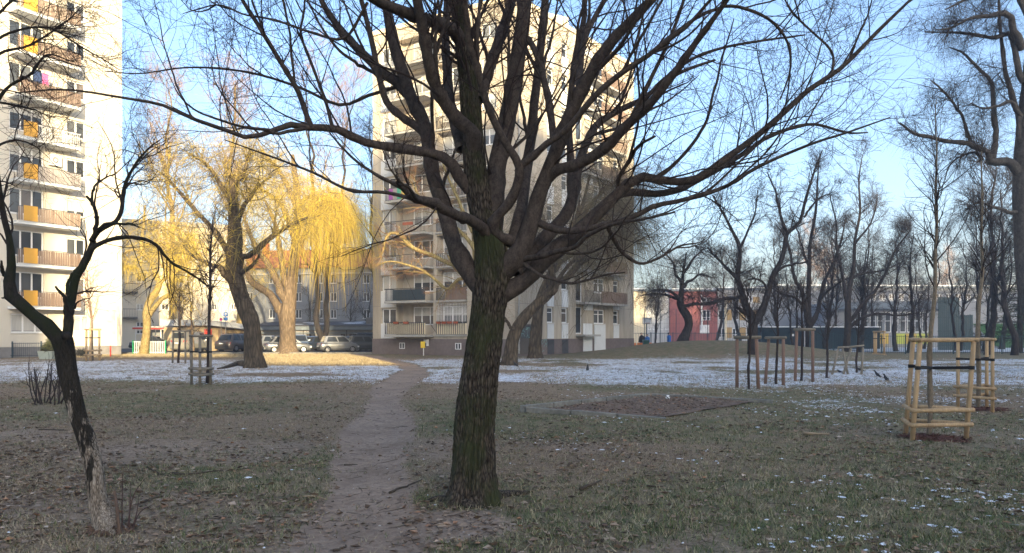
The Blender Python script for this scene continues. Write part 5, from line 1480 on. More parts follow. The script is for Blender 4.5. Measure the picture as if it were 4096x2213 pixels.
t4, P_, R_ = px_tree('bare_tree', 'dark upright bare tree behind the leaning stakes', (3388, 1419), dT4, [
    ([(3386, 1424), (3386, 1400), (3390, 1340), (3392, 1280), (3393, 1200), (3402, 1130), (3415, 1070), (3420, 960), (3440, 850), (3436, 720), (3450, 620)], [32, 29, 27, 26, 22, 18, 15, 12, 9, 6, 3], .2),
    ([(3392, 1290), (3440, 1230), (3490, 1170), (3540, 1090), (3580, 1000), (3640, 920)], [18, 15, 13, 10, 7, 4], -.6), ([(3393, 1240), (3380, 1170), (3370, 1090), (3350, 990), (3345, 880), (3320, 780)], [15, 13, 11, 9, 6, 4], .8),
    ([(3398, 1310), (3450, 1270), (3530, 1255), (3600, 1262), (3680, 1250)], [14, 12, 10, 7, 3], -1), ([(3410, 1110), (3470, 1090), (3540, 1080), (3600, 1050)], [10, 8, 6, 3], 1), ([(3418, 980), (3480, 900), (3510, 800)], [10, 7, 4], -.6)], 'bark_far', None, cell=(10, 1.4), flare=.3, fl_h=.4)
bare_crown(P_, R_, [26, 20, 20, 16, 14, 14], t4, 321)
def copy_tree(src, x_px, d, h0, h, label, rz, group):
    X = (x_px - CX) / F_PX * d
    r_ = src.copy(); col.objects.link(r_); r_.location = (X, d, gzf(X, d)); r_.rotation_euler = (0, 0, rz); r_.scale = (h / h0 * random.uniform(.9, 1.1), h / h0, h / h0)
    tag(r_, label, 'tree', group)
    for ch in [c for c in bpy.data.objects if c.parent is src]:
        c_ = ch.copy(); col.objects.link(c_); c_.parent = r_; c_.matrix_parent_inverse = ch.matrix_parent_inverse.copy()
    return r_
CT = 'bare trees around the sports court'
pa, _, _ = auto_tree('bare_tree', 'bare tree behind the pale stake frame by the court fence', 3580, 72, 11, 3.6, 'bark_far', 'twig_grey', 341, 20, .22, 0, .10, (20, 50), .22, 7, 6, 4, .8, CT, tw=.008, droop=.05)
pb, _, _ = auto_tree('bare_tree', 'forked bare tree at the foot of the green bank', 3925, 70, 12.5, 4.0, 'bark_far', 'twig_grey', 351, 14, .24, .01, .10, (20, 50), .22, 7, 6, 4, .8, CT, stems=2, tw=.008, droop=.05)
for k, (px, d, hh, lb_) in enumerate(((3040, 76, 6.0, 'low black stump-like tree behind the mound'), (3960, 60, 15, 'bare tree beside the big birch'), (3330, 85, 13, 'bare tree behind the navy storage cabin'), (3125, 80, 12, 'slender bare tree over the school roof'), (3480, 86, 12, 'bare tree before the low school wing'), (2870, 84, 10, 'bare tree before the red school section'), (2620, 82, 8.5, 'thin bare tree beside the tower and the school'), (4010, 82, 13, 'dense bare tree on the green bank'), (3690, 84, 10, 'small bare tree in front of the teal screen'), (2960, 88, 11, 'bare tree before the white school section'), (3180, 70, 9.5, 'slim bare tree left of the three-stemmed tree'), (3300, 72, 11, 'slim bare tree just right of the three-stemmed tree'), (3445, 68, 12, 'bare tree right of the upright dark tree'), (3640, 66, 10.5, 'bare tree behind the nearest guard, before the school wing'), (3830, 74, 11.5, 'bare tree rising behind the teal screen'), (4060, 58, 13, 'bare tree at the far right by the fence'))):
    copy_tree(pa if k % 2 else pb, px, d, 11 if k % 2 else 12.5, hh, lb_, 1.3 + 2.1 * k, CT)
# far crowns on the skyline
SK = 'far trees on the skyline'
sl = ['closest to the tower', 'second from the tower', 'tallest, with sunlit orange twigs', 'with sunlit twigs beside the tallest', 'over the low school wing', 'with sunlit twigs near the pale frames', 'nearest the right edge', 'lowest, over the red school section', 'over the white school section', 'most distant, behind the upright dark tree', 'over the teal screen']
sp_ = ((2700, 175, 17), (2950, 190, 16), (3240, 160, 21), (3330, 170, 18), (3560, 180, 16), (3780, 165, 17), (3960, 150, 18), (2840, 160, 13), (3100, 185, 15), (3450, 200, 18), (3680, 150, 14))
pg, _, _ = auto_tree('bare_tree', 'far bare skyline tree beyond the school, ' + sl[0], *sp_[0], 5.2, 'bark_far', 'twig_grey', 501, 20, .3, 0, .09, (22, 55), .18, 8, 6, 4, 1.5, SK, tw=.018)
po, _, _ = auto_tree('bare_tree', 'far bare skyline tree beyond the school, ' + sl[2], *sp_[2], 6.3, 'bark_far', 'twig_tall', 521, 20, .3, 0, .09, (22, 55), .18, 8, 6, 4, 1.5, SK, tw=.018)
for k in (1, 3, 4, 5, 6, 7, 8, 9, 10):
    o_ = k in (3, 5); copy_tree(po if o_ else pg, sp_[k][0], sp_[k][1], 21 if o_ else 17, sp_[k][2], 'far bare skyline tree beyond the school, ' + sl[k], 1.7 * k, SK)
# big birch at the right edge
dB = 33.0
bt, P_, R_ = px_tree('birch_tree', 'big birch with drooping fine twigs at the right edge', (4180, 1485), dB, [
    ([(4200, 1495), (4180, 1400), (4140, 1240), (4112, 1100), (4098, 900), (4094, 700), (4106, 500), (4124, 320), (4142, 100), (4150, -200), (4160, -500)], [120, 100, 92, 84, 78, 74, 70, 62, 54, 44, 26], .2),
    ([(4075, 690), (4043, 665), (4000, 655), (3960, 652), (3938, 640), (3943, 609), (3877, 576), (3800, 562), (3722, 548), (3660, 535), (3620, 505), (3600, 490)], [44, 38, 36, 34, 28, 24, 20, 17, 15, 12, 9, 5], -.8),
    ([(3968, 655), (3975, 600), (3982, 499), (3975, 380), (3968, 332), (3932, 288), (3866, 222), (3800, 190)], [24, 22, 20, 17, 15, 13, 10, 5], .5),
    ([(3886, 578), (3860, 500), (3830, 440), (3790, 390), (3750, 350), (3720, 320)], [14, 12, 11, 9, 7, 4], -.5),
    ([(4090, 200), (4030, 60), (3960, 60), (3880, 70), (3800, 110), (3740, 120)], [30, 24, 18, 13, 9, 4], -.6), ([(4095, 330), (4040, 150), (3970, 150), (3900, 140), (3820, 130), (3700, 128)], [26, 18, 15, 12, 9, 5], .8),
    ([(4090, 470), (4040, 410), (3990, 425), (3930, 430), (3880, 415)], [20, 14, 11, 8, 4], -.6), ([(4085, 560), (4050, 420), (4020, 250), (4000, 100), (3990, -60)], [24, 20, 16, 12, 8], .9),
    ([(4070, 850), (4020, 855), (3980, 830), (3920, 810), (3870, 830)], [20, 15, 12, 8, 4], -.5), ([(3930, 640), (3900, 610), (3850, 620), (3800, 660), (3780, 720)], [12, 10, 8, 6, 3], -.3),
    ([(4110, 60), (4050, -60), (3960, -40), (3860, 0), (3780, 40)], [26, 20, 15, 10, 5], .3)], 'bark_birch', None, cell=(12, 2), flare=.2, furrow=.06)
c1 = sprout(P_, R_, [24, 24, 26, 18, 26, 26, 18, 26, 18, 10, 26], (.5, 1.9), (25, 75), 7, .16, .03, .12, .25, 1, .4, .008, .02, .3, 601, curl=.05)
c2 = sprout(c1[0], c1[1], 7, (.4, 1.2), (25, 70), 6, .16, .0, .25, .1, 1, .5, .004, .008, .4, 602)
c3 = sprout(c2[0], c2[1], 6, (.3, 1.4), (25, 70), 3, .1, -.02, .6, .1, 1, .6, .0035, .005, .5, 603)
tag(add_crown('branches', [(*c1, 5), (*c2, 3)], M['twig_grey'], bt), kind='stuff')
tag(add_crown('hanging_twigs', [(*c3, 3)], M['twig_grey'], bt), kind='stuff')
# dark evergreen behind it
def conifer(name, label, px, d, h, rad, mm, seed, n=26, z0=0.0, per=30, ll=.5):
    r = np.random.default_rng(seed)
    X = (px - CX) / F_PX * d; zb = gzf(X, d) + z0
    ro = root(name, (X, d, zb), label, 'tree')
    mb = MB(); mb.tube([(X, d, zb - .1), (X, d, zb + h * .6), (X + .05, d, zb + h)], [h * .02, h * .012, .01], 8); mb.build('trunk', M['bark_far'], ro)
    P_ = np.repeat(np.array([[[X, d, zb + h * .06], [X, d, zb + h]]]), 1, 0); P_ = np.stack([np.linspace(P_[0, 0], P_[0, 1], 20)]); R_ = np.full((1, 20), .05)
    k = n * 8
    t = r.random(k) ** 1.1; a = r.random(k) * 6.283
    L = rad * (1 - t) ** .8 * r.uniform(.65, 1.1, k) + .06
    st_ = np.stack([np.full(k, X), np.full(k, d), zb + h * (.06 + .92 * t)], -1)
    dv = np.stack([np.cos(a), np.sin(a), np.full(k, .12)], -1)
    B = np.stack([st_ + dv * (L * s)[:, None] + np.array([0, 0, 1]) * (-.28 * L * s * s)[:, None] for s in np.linspace(0, 1, 7)], 1)
    BR = np.linspace(1, .3, 7)[None] * (.012 + .02 * L / max(rad, .1))[:, None]
    tag(add_crown('boughs', [(B, BR, 4)], M['bark_far'], ro), kind='stuff')
    c = sprout(B, BR, per, (ll * .5, ll), (35, 75), 3, .15, .03, .05, .05, 1, .8, h * .0015, .03, .5, seed + 1)
    tag(add_crown('needles', [(*c, 3)], M[mm], ro), kind='stuff')
conifer('spruce_tree', 'dark evergreen standing before the green bank at the right edge', 4080, 66, 13.0, 4.2, 'conifer', 701, 26, per=15, ll=.9)
conifer('spruce_tree', 'small dark spruce beyond the garage roof', 1262, 83, 5.6, 1.1, 'conifer', 711, 12, per=14, ll=.35)

# ------------------------------------------------------------------ staked young trees
def stake(mb, a, b, r, k=10):
    mb.tube([a, tuple((np.array(a) + np.array(b)) / 2), b], [r * 1.02, r, r * .97], k)
def stake_frame(label, corners, ztop, r, mm, rails, strap_z=None, top=True, tree=None, plaster=None, group='stake frames around young trees', inward=.12, lean=(0, 0)):
    """corners: ground points (x,y) of the posts in order round the frame; rails: heights of the low rails."""
    C = [np.array(c, float) for c in corners]; cen = sum(C) / len(C)
    ro = root('tree_guard', (*cen, gzf(*cen)), label, 'tree support', group)
    tops = []
    for c in C:
        t = c + (cen - c) * inward + np.array(lean)
        mb = MB(); z0 = gzf(*c); stake(mb, (c[0], c[1], z0 - .1), (t[0], t[1], ztop), r); mb.build('post', M[mm], ro, True)
        tops.append(t)
    def at_z(i, z):
        f = z / ztop; return C[i] + (tops[i] - C[i]) * f
    n = len(C)
    pairs = [(i, (i + 1) % n) for i in range(n)] if n > 2 else [(0, 1)]
    for z in ([ztop + r * .7] if top else []) + list(rails):
        for (i, j) in pairs:
            a, b = at_z(i, z), at_z(j, z); e = (b - a) / max(np.linalg.norm(b - a), 1e-6) * r * 1.8
            nrm = np.array((e[1], -e[0])); out = (a + b) / 2 - cen
            o_ = nrm / max(np.linalg.norm(nrm), 1e-6) * (r * 1.1) * (1 if nrm @ out > 0 else -1)
            if z > ztop: o_ = o_ * 0
            mb = MB(); stake(mb, (*(a - e + o_), z + .002 * i), (*(b + e + o_), z + .002 * i), r * .92); mb.build('rail', M[mm], ro, True)
    if strap_z and tree is not None:
        for i in range(n):
            a = at_z(i, strap_z); mb = MB()
            b = np.array(tree[:2])
            dv = unit((b - a)[None])[0]; pv = np.array((-dv[1], dv[0]))
            for s in (-1, 1):
                mb.hexa([(*(a + pv * r * s - pv * .004), strap_z - .025), (*(b + pv * .03 * s - pv * .004), strap_z - .045), (*(b + pv * .03 * s + pv * .004), strap_z - .045), (*(a + pv * r * s + pv * .004), strap_z - .025),
                         (*(a + pv * r * s - pv * .004), strap_z + .02), (*(b + pv * .03 * s - pv * .004), strap_z), (*(b + pv * .03 * s + pv * .004), strap_z), (*(a + pv * r * s + pv * .004), strap_z + .02)])
            mb.lathe((a[0], a[1], strap_z - .03), [(r * 1.16, 0), (r * 1.16, .055)], 10)
            mb.build('strap', M['strap'], ro)
    return ro
def sapling(label, pts, ws, d, mm, n1, seed, s=1.0, tw=.003, mt='twig_grey', up=.12, spread=(.4, 1.2), t0=.4, ang=(25, 55), dd=.1):
    b = W(*pts[0], d); zb = gzf(b[0], b[1])
    ro = root('young_tree', (b[0], b[1], zb), label, 'young tree', 'young staked trees')
    P_, R_ = limb_from_px(pts, ws, d, d + dd, 26)
    P_[0, 2] = zb - .05
    P_, R_ = roughen(P_, R_, .06, seed)
    link('trunk', tubemesh('trunk', [(P_[None], R_[None], 10)]), M[mm], ro)
    c1 = sprout(P_[None], R_[None], n1, spread, ang, 7, .12, up, 0, t0, 1, .45, tw * 1.6, .02, .3, seed + 1, curl=.03)
    c2 = sprout(c1[0], c1[1], 5, (.15 * s, .6 * s), (25, 60), 4, .14, up * .6, 0, .15, 1, .6, tw, .008, .4, seed + 2)
    c3 = sprout(c2[0], c2[1], 3, (.08 * s, .3 * s), (25, 60), 3, .15, up * .5, 0, .15, 1, .7, tw * .8, .005, .5, seed + 3)
    tag(add_crown('twigs', [(*c1, 4), (*c2, 3), (*c3, 3)], M[mt], ro), kind='stuff')
    return ro
def mulch_bed(x, y, r, label):
    ro = root('mulch_bed', (x, y, gzf(x, y)), label, 'mulch', 'bark mulch beds')
    pts = []; mb = MB(); cz = gzf(x, y) + .03
    ring = []
    for j in range(28):
        a = 2 * math.pi * j / 28; rr = r * random.uniform(.8, 1.12); ring.append((x + rr * math.cos(a), y + rr * math.sin(a)))
    for j in range(28):
        a, b = ring[j], ring[(j + 1) % 28]
        ia = (x + (a[0] - x) * .6, y + (a[1] - y) * .6); ib = (x + (b[0] - x) * .6, y + (b[1] - y) * .6)
        mb.quad((*a, gzf(*a) + .003), (*b, gzf(*b) + .003), (*ib, cz), (*ia, cz)); mb.poly([(*ia, cz), (*ib, cz), (x, y, cz + .01)])
    mb.build('soil', M['mulch'], ro, True)
    mb = MB()
    for k in range(420):
        a = random.uniform(0, 6.283); rr = r * 1.1 * math.sqrt(random.random()); px_, py_ = x + rr * math.cos(a), y + rr * math.sin(a)
        q = random.uniform(0, 3.14); l = random.uniform(.015, .045); h = gzf(px_, py_) + .012 + .03 * max(0, 1 - rr / r)
        dx, dy = math.cos(q) * l, math.sin(q) * l
        mb.quad((px_ - dx, py_ - dy, h), (px_ - dy * .4, py_ + dx * .4, h + .01), (px_ + dx, py_ + dy, h + random.uniform(0, .02)), (px_ + dy * .4, py_ - dx * .4, h))
    tag(mb.build('bark_chips', M['mulch'], ro), kind='stuff')
# near frame at the right
def gx(px, y): d = GD(y); return ((px - CX) / F_PX * d, d)
f1 = [np.array(gx(3647, 1765)), np.array(gx(3862, 1761)), np.array(gx(3620, 1741))]
t1b = np.array(gx(3715, 1748))
dt = t1b[1]; px1 = CX + t1b[0] / dt * F_PX; pyb = HY + CAM_H * F_PX / dt
stake_frame('large pale wooden stake frame nearest on the lawn', f1, 1.49, .036, 'stake_wood', (.24, .46), 1.10, True, t1b + (.04, 0), inward=.0, lean=(.125, 0))
sapling('young birch inside the nearest pale stake frame', [(px1, pyb), (px1 + 3, 1546), (px1 + 7, 1353), (px1 + 17, 1256), (px1 + 27, 1159), (px1 + 27, 1029), (px1 + 33, 900), (px1 + 28, 760), (px1 + 32, 620), (px1 + 26, 480), (px1 + 30, 400)], [20, 19, 18, 17, 15, 13, 11, 9, 7, 4, 3], dt, 'bark_sapling', 44, 801, 1.0, .0028, spread=(.4, 1.5), t0=.42)
mulch_bed(t1b[0] - .05, t1b[1] - .2, .50, 'reddish mulch bed under the nearest pale stake frame')
f2 = [np.array(gx(3832, 1636)), np.array(gx(3970, 1649)), np.array(gx(3947, 1630))]
t2b = np.array(gx(3910, 1634))
dt = t2b[1]; px2 = CX + t2b[0] / dt * F_PX; pyb = HY + CAM_H * F_PX / dt
stake_frame('pale wooden stake frame behind the nearest one', f2, 1.47, .036, 'stake_wood', (.28, .48), 1.08, True, t2b, inward=.0)
sapling('young birch inside the farther pale stake frame', [(px2, pyb), (px2 + 2, 1500), (px2 - 2, 1350), (px2 + 6, 1200), (px2 + 20, 1080), (px2 + 14, 950), (px2 + 22, 800), (px2 + 16, 660), (px2 + 20, 560)], [18, 17, 16, 15, 13, 10, 8, 5, 3], dt, 'bark_sapling', 40, 811, 1.0, .0035, spread=(.5, 1.6), t0=.42)
mulch_bed(t2b[0], t2b[1] - .1, .52, 'reddish mulch bed under the farther pale stake frame')
# left frame
f3 = [gx(766, 1541), gx(842, 1541), (gx(842, 1541)[0] - .3, gx(842, 1541)[1] - .0)]
y3 = gx(766, 1541)[1]
f3 = [np.array(gx(766, 1539)), np.array(gx(800, 1546)), np.array(gx(842, 1541))]
t3b = np.array(gx(816, 1538)) + (0, .25)
dt = t3b[1]; px3 = CX + t3b[0] / dt * F_PX; pyb = HY + CAM_H * F_PX / dt
stake_frame('grey three-post stake frame on the left lawn before the dark willow', f3, 1.52, .042, 'stake_grey', (.34, .52), 1.05, True, t3b, inward=.0)
sapling('slender young tree inside the grey three-post frame', [(px3, pyb), (px3 + 4, 1440), (px3 + 5, 1330), (px3 + 8, 1240), (px3 + 14, 1130), (px3 + 12, 1020), (px3 + 18, 930), (px3 + 24, 850)], [13, 13, 13, 12, 10, 8, 6, 3], dt, 'twig', 40, 821, 1.2, .005, 'twig_grey', spread=(.5, 1.7), t0=.4)
y4 = 1453
f4 = [np.array(gx(690, 1453)), np.array(gx(742, 1455)), np.array(gx(732, 1455))+(0, 1.0)]
stake_frame('weathered stake frame farther back near the white van', f4, 1.75, .05, 'stake_grey', (), None, True, inward=.08)
sapling('thin young tree in the weathered frame near the white van', [(713, 1453), (716, 1380), (716, 1300), (718, 1220), (716, 1180)], [10, 9, 8, 5, 3], GD(1453), 'twig', 22, 831, 1.6, .008, 'twig_grey', spread=(.7, 1.8), t0=.45)
f5 = [np.array(gx(345, 1443)), np.array(gx(362, 1444)), np.array(gx(398, 1443)), ]
stake_frame('pale stake frame by the white apartment block', f5, 1.85, .06, 'stake_wood', (.35, .62), 1.4, True, np.array(gx(370, 1440)), inward=.03)
sapling('young tree in the pale frame by the white apartment block', [(370, 1443), (368, 1350), (366, 1280), (360, 1220), (352, 1150), (348, 1080)], [10, 9, 8, 7, 5, 3], GD(1443), 'bark_sapling', 26, 841, 1.8, .009, 'twig_orange', spread=(.8, 2.2), t0=.35)
# right-hand row of two-post supports
row = [((2948, 1552), (3034, 1556), 2995, 1558, 'stake_red', 'two-post stake support with dark top bar nearest the sandbox'),
       ((3060, 1536), (3133, 1543), 3105, 1538, 'stake_red', 'two-post stake support with one leaning post'),
       ((3180, 1526), (3251, 1529), 3204, 1525, 'stake_red', 'tall two-post stake support in the middle of the row')]
for k, (a, b, tx, ty, mm, lb_) in enumerate(row):
    A_, B_ = np.array(gx(*a)), np.array(gx(*b))
    ztop = [1.47, 1.45, 1.72][k]
    ro = root('stake_support', (*((A_ + B_) / 2), 0), lb_, 'tree support', 'two-post supports in the snow')
    off = [(0, 0), (.12, 0), (.06, 0)][k]
    for c, o_ in ((A_, off), (B_, (-.06 if k == 0 else .0, 0))):
        mb = MB(); stake(mb, (c[0], c[1], gzf(*c) - .1), (c[0] + o_[0], c[1] + o_[1], ztop), .05); mb.build('post', M[mm], ro, True)
    mb = MB(); a_ = (A_[0] + off[0] - .1, A_[1], ztop + .04); b_ = (B_[0] + .08, B_[1], ztop + .045); stake(mb, a_, b_, .05); mb.build('top_rail', M['stake_grey'], ro, True)
    d_ = GD(ty)
    sapling(['thin young tree by the dark-barred support', 'thin young tree by the leaning-post support', 'thin young tree by the tall support'][k], [(tx, ty), (tx + 2, 1480), (tx + 3, 1400), (tx + 6, 1330), (tx + 4, 1240), (tx + 10, 1150)], [11, 10, 9, 8, 5, 3], d_, 'twig', 24, 851 + 10 * k, 1.2, .005, 'twig_grey', spread=(.5, 1.6), t0=.45)
sapling('lone unstaked young tree in the snow', [(3306, 1514), (3309, 1440), (3310, 1360), (3312, 1300), (3308, 1240)], [10, 9, 8, 6, 3], GD(1514), 'twig', 20, 881, 1.2, .005, 'twig_grey', spread=(.5, 1.4), t0=.5)
# leaning crossed stakes
ro = root('leaning_stakes', (*gx(3390, 1500), 0), 'crossed leaning stakes with a sagging top bar beside the crows', 'tree support')
dl = GD(1498)
for (a, b) in (((3327, 1498), (3354, 1392)), ((3372, 1498), (3404, 1394)), ((3392, 1500), (3370, 1392)), ((3446, 1490), (3452, 1390))):
    p, q = W(*a, dl), W(*b, dl + .3); mb = MB(); stake(mb, (p[0], p[1], gzf(p[0], p[1]) - .05), tuple(q), .045); mb.build('post', M['stake_grey'], ro, True)
for (a, b) in (((3352, 1390), (3402, 1388)), ((3400, 1388), (3456, 1382))):
    mb = MB(); stake(mb, tuple(W(*a, dl + .25)), tuple(W(*b, dl + .25)), .04); mb.build('top_rail', M['stake_grey'], ro, True)
sapling('young tree tied to the crossed stakes', [(3427, 1492), (3428, 1440), (3430, 1380), (3432, 1320), (3436, 1250)], [8, 8, 7, 5, 3], GD(1492), 'twig', 18, 891, 1.1, .005, 'twig_grey', spread=(.4, 1.2), t0=.45)
f6 = [np.array(gx(3497, 1424)), np.array(gx(3537, 1426)), np.array(gx(3530, 1424)) + (0, 1.0)]
stake_frame('far pale stake frame in front of the court fence', f6, 1.75, .07, 'stake_wood', (.12,), 1.3, True, np.array(gx(3518, 1424)), inward=0)

# ------------------------------------------------------------------ sandbox of concrete kerbs
ro = root('sandbox', (3.1, 17.0, 0), 'sunken old sandbox of concrete kerbs filled with dead leaves', 'sandbox')
cA, cB, cC, cD = np.array((.20, 15.55)), np.array((3.55, 19.7)), np.array((6.1, 17.75)), np.array((2.95, 14.45))
def kerb_run(a, b, z0, z1, n, mm):
    for k in range(n):
        p, q = a + (b - a) * (k / n), a + (b - a) * ((k + 1) / n - .006)
        za, zb = z0 + (z1 - z0) * k / n, z0 + (z1 - z0) * (k + 1) / n
        dv = unit((q - p)[None])[0]; nv = np.array((-dv[1], dv[0])) * .05
        j = random.uniform(-.008, .008)
        mb = MB(); mb.hexa([(*(p - nv), -.2), (*(q - nv), -.2), (*(q + nv), -.2), (*(p + nv), -.2), (*(p - nv), za + j), (*(q - nv), zb + j), (*(q + nv), zb + j), (*(p + nv), za + j)])
        o = mb.build('kerb_stone', M[mm], ro); bv = o.modifiers.new('bevel', 'BEVEL'); bv.width = .012; bv.segments = 2
kerb_run(cA, cB, .15, .08, 5, 'kerb'); kerb_run(cA + (.10, -.06), cD, .13, .02, 3, 'kerb'); kerb_run(cB + (.08, -.04), cC, .07, .07, 3, 'kerb'); 
mb = MB(); g_ = 12
for i in range(g_):
    for j in range(g_):
        q = []
        for (s, t) in ((i, j), (i + 1, j), (i + 1, j + 1), (i, j + 1)):
            p = cA + (cB - cA) * (.02 + .96 * s / g_) + (cD - cA) * (.03 + .94 * t / g_); q.append((*p, gzf(*p) + .012 + .03 * float(vnoise(p[0] * 2, p[1] * 2, 4))))
        mb.quad(*q)
mb.build('leaf_filling', M['leaf_soil'], ro, True)
c = GP(2671, 1601); mb = MB()
mb.lathe((c[0], c[1], gzf(c[0], c[1]) + .02), [(.055 * math.sin(t), .055 - .055 * math.cos(t)) for t in np.linspace(.15, 3.0, 9)], 14)
bl_ = root('ball', (c[0], c[1], gzf(c[0], c[1])), 'small white ball lying among the leaves in the sandbox', 'ball'); mb.build('shell', M['sign_white'], bl_, True)
mb = MB()
for (a, h) in ((-1.9, .055), (-1.1, .075), (-2.5, .08), (-1.5, .03)):
    rr = math.sqrt(max(.0575 ** 2 - (h - .055) ** 2, 0)); p = np.array((c[0] + rr * math.cos(a), c[1] + rr * math.sin(a), gzf(c[0], c[1]) + .02 + h))
    nrm = unit((p - np.array((c[0], c[1], gzf(c[0], c[1]) + .075)))[None])[0]; u_ = unit(np.cross(nrm, (0, 0, 1.0))[None])[0]; v_ = np.cross(u_, nrm)
    mb.poly([tuple(p + nrm * .0015 + (u_ * math.cos(t) + v_ * math.sin(t)) * .017) for t in np.arange(5) * 1.2566])
mb.build('patch', M['trim_black'], bl_)

# ------------------------------------------------------------------ shrubs and sticks
sb = GP(170, 1620)
ro = root('pruned_shrub', (sb[0], sb[1], 0), 'dark pruned leafless shrub left of the leaning tree', 'shrub')
sd = GD(1618)
for k in range(17):
    bx_ = random.uniform(120, 245); tx_ = bx_ + (bx_ - 180) * .5 + random.uniform(-45, 45); ty_ = random.uniform(1440, 1520)
    P_, R_ = limb_from_px([(bx_, 1618 + random.uniform(-6, 6)), ((bx_ * .6 + tx_ * .4) + random.uniform(-10, 10), 1565), (tx_, ty_)], [6, 4.5, 3], sd + random.uniform(-.3, .3), sd + random.uniform(-.4, .4), 12)
    link('stem', tubemesh('stem', [(P_[None], R_[None], 6)]), M['twig'], ro)
    if True:
        s1 = sprout(P_[None], R_[None], 7, (.1, .55), (20, 50), 5, .15, .05, 0, .35, 1, .6, .004, .008, .5, 900 + k); link('side_shoot', tubemesh('side_shoot', [(*s1, 4)]), M['twig'], ro)['kind'] = 'stuff'
sticks = [([(590, 1870), (640, 1895), (680, 1905)], .010, 'stick', 'thin fallen stick left of the path near two others'), ([(690, 1895), (760, 1900), (830, 1890), (890, 1885)], .014, 'stick', 'forked dark fallen branch on bare soil left of the path'),
          ([(565, 2015), (610, 2000), (655, 1988)], .012, 'stick', 'short fallen stick near the leaning tree'), ([(810, 1972), (860, 1965), (910, 1958)], .010, 'stick', 'slim dark fallen stick between leaning tree and path'),
          ([(1558, 1965), (1610, 1952), (1650, 1940), (1690, 1925)], .013, 'stick', 'long dark fallen branch right beside the path'), ([(1210, 1985), (1260, 1985), (1300, 1992)], .012, 'stick_pale', 'pale fallen stick at the left edge of the path'),
          ([(1335, 2190), (1370, 2180), (1390, 2172)], .012, 'stick', 'small dark stick lying on the path'), ([(1755, 2000), (1785, 1978), (1800, 1965)], .010, 'stick_pale', 'pale stick leaning at the foot of the big trunk'),
          ([(3215, 1742), (3260, 1745), (3318, 1746)], .03, 'stick_pale', 'pale flat piece of wood lying on the lawn left of the stake frame'), ([(1380, 1855), (1400, 1853), (1428, 1851)], .008, 'stick', 'tiny stick lying across the path'),
          ([(2590, 1952), (2620, 1956), (2650, 1955)], .012, 'stick', 'dark stick on the lawn right of the big trunk'), ([(2320, 1965), (2380, 1945), (2400, 1935)], .02, 'stick', 'dark clump of bark on the lawn beyond the big trunk'),
          ([(160, 1720), (230, 1722), (300, 1728)], .010, 'stick', 'grey stick behind the leaning trunk'), ([(170, 1925), (240, 1955), (300, 1985)], .007, 'stick_pale', 'thin pale twig left of the leaning trunk')]
for pts, r_, mm, lb_ in sticks:
    pw = [GP(x, y) for x, y in pts]; pw = np.array([(p[0], p[1], gzf(p[0], p[1]) + r_ * 1.1 + .004) for p in pw])
    q = catmull(pw, 10); q[:, :2] += rng.normal(size=(10, 2)) * .008
    mb = MB(); mb.tube(q, list(np.linspace(r_, r_ * .45, 10)), 6); o = mb.build('fallen_stick', M[mm], None, True); tag(o, lb_, 'stick')

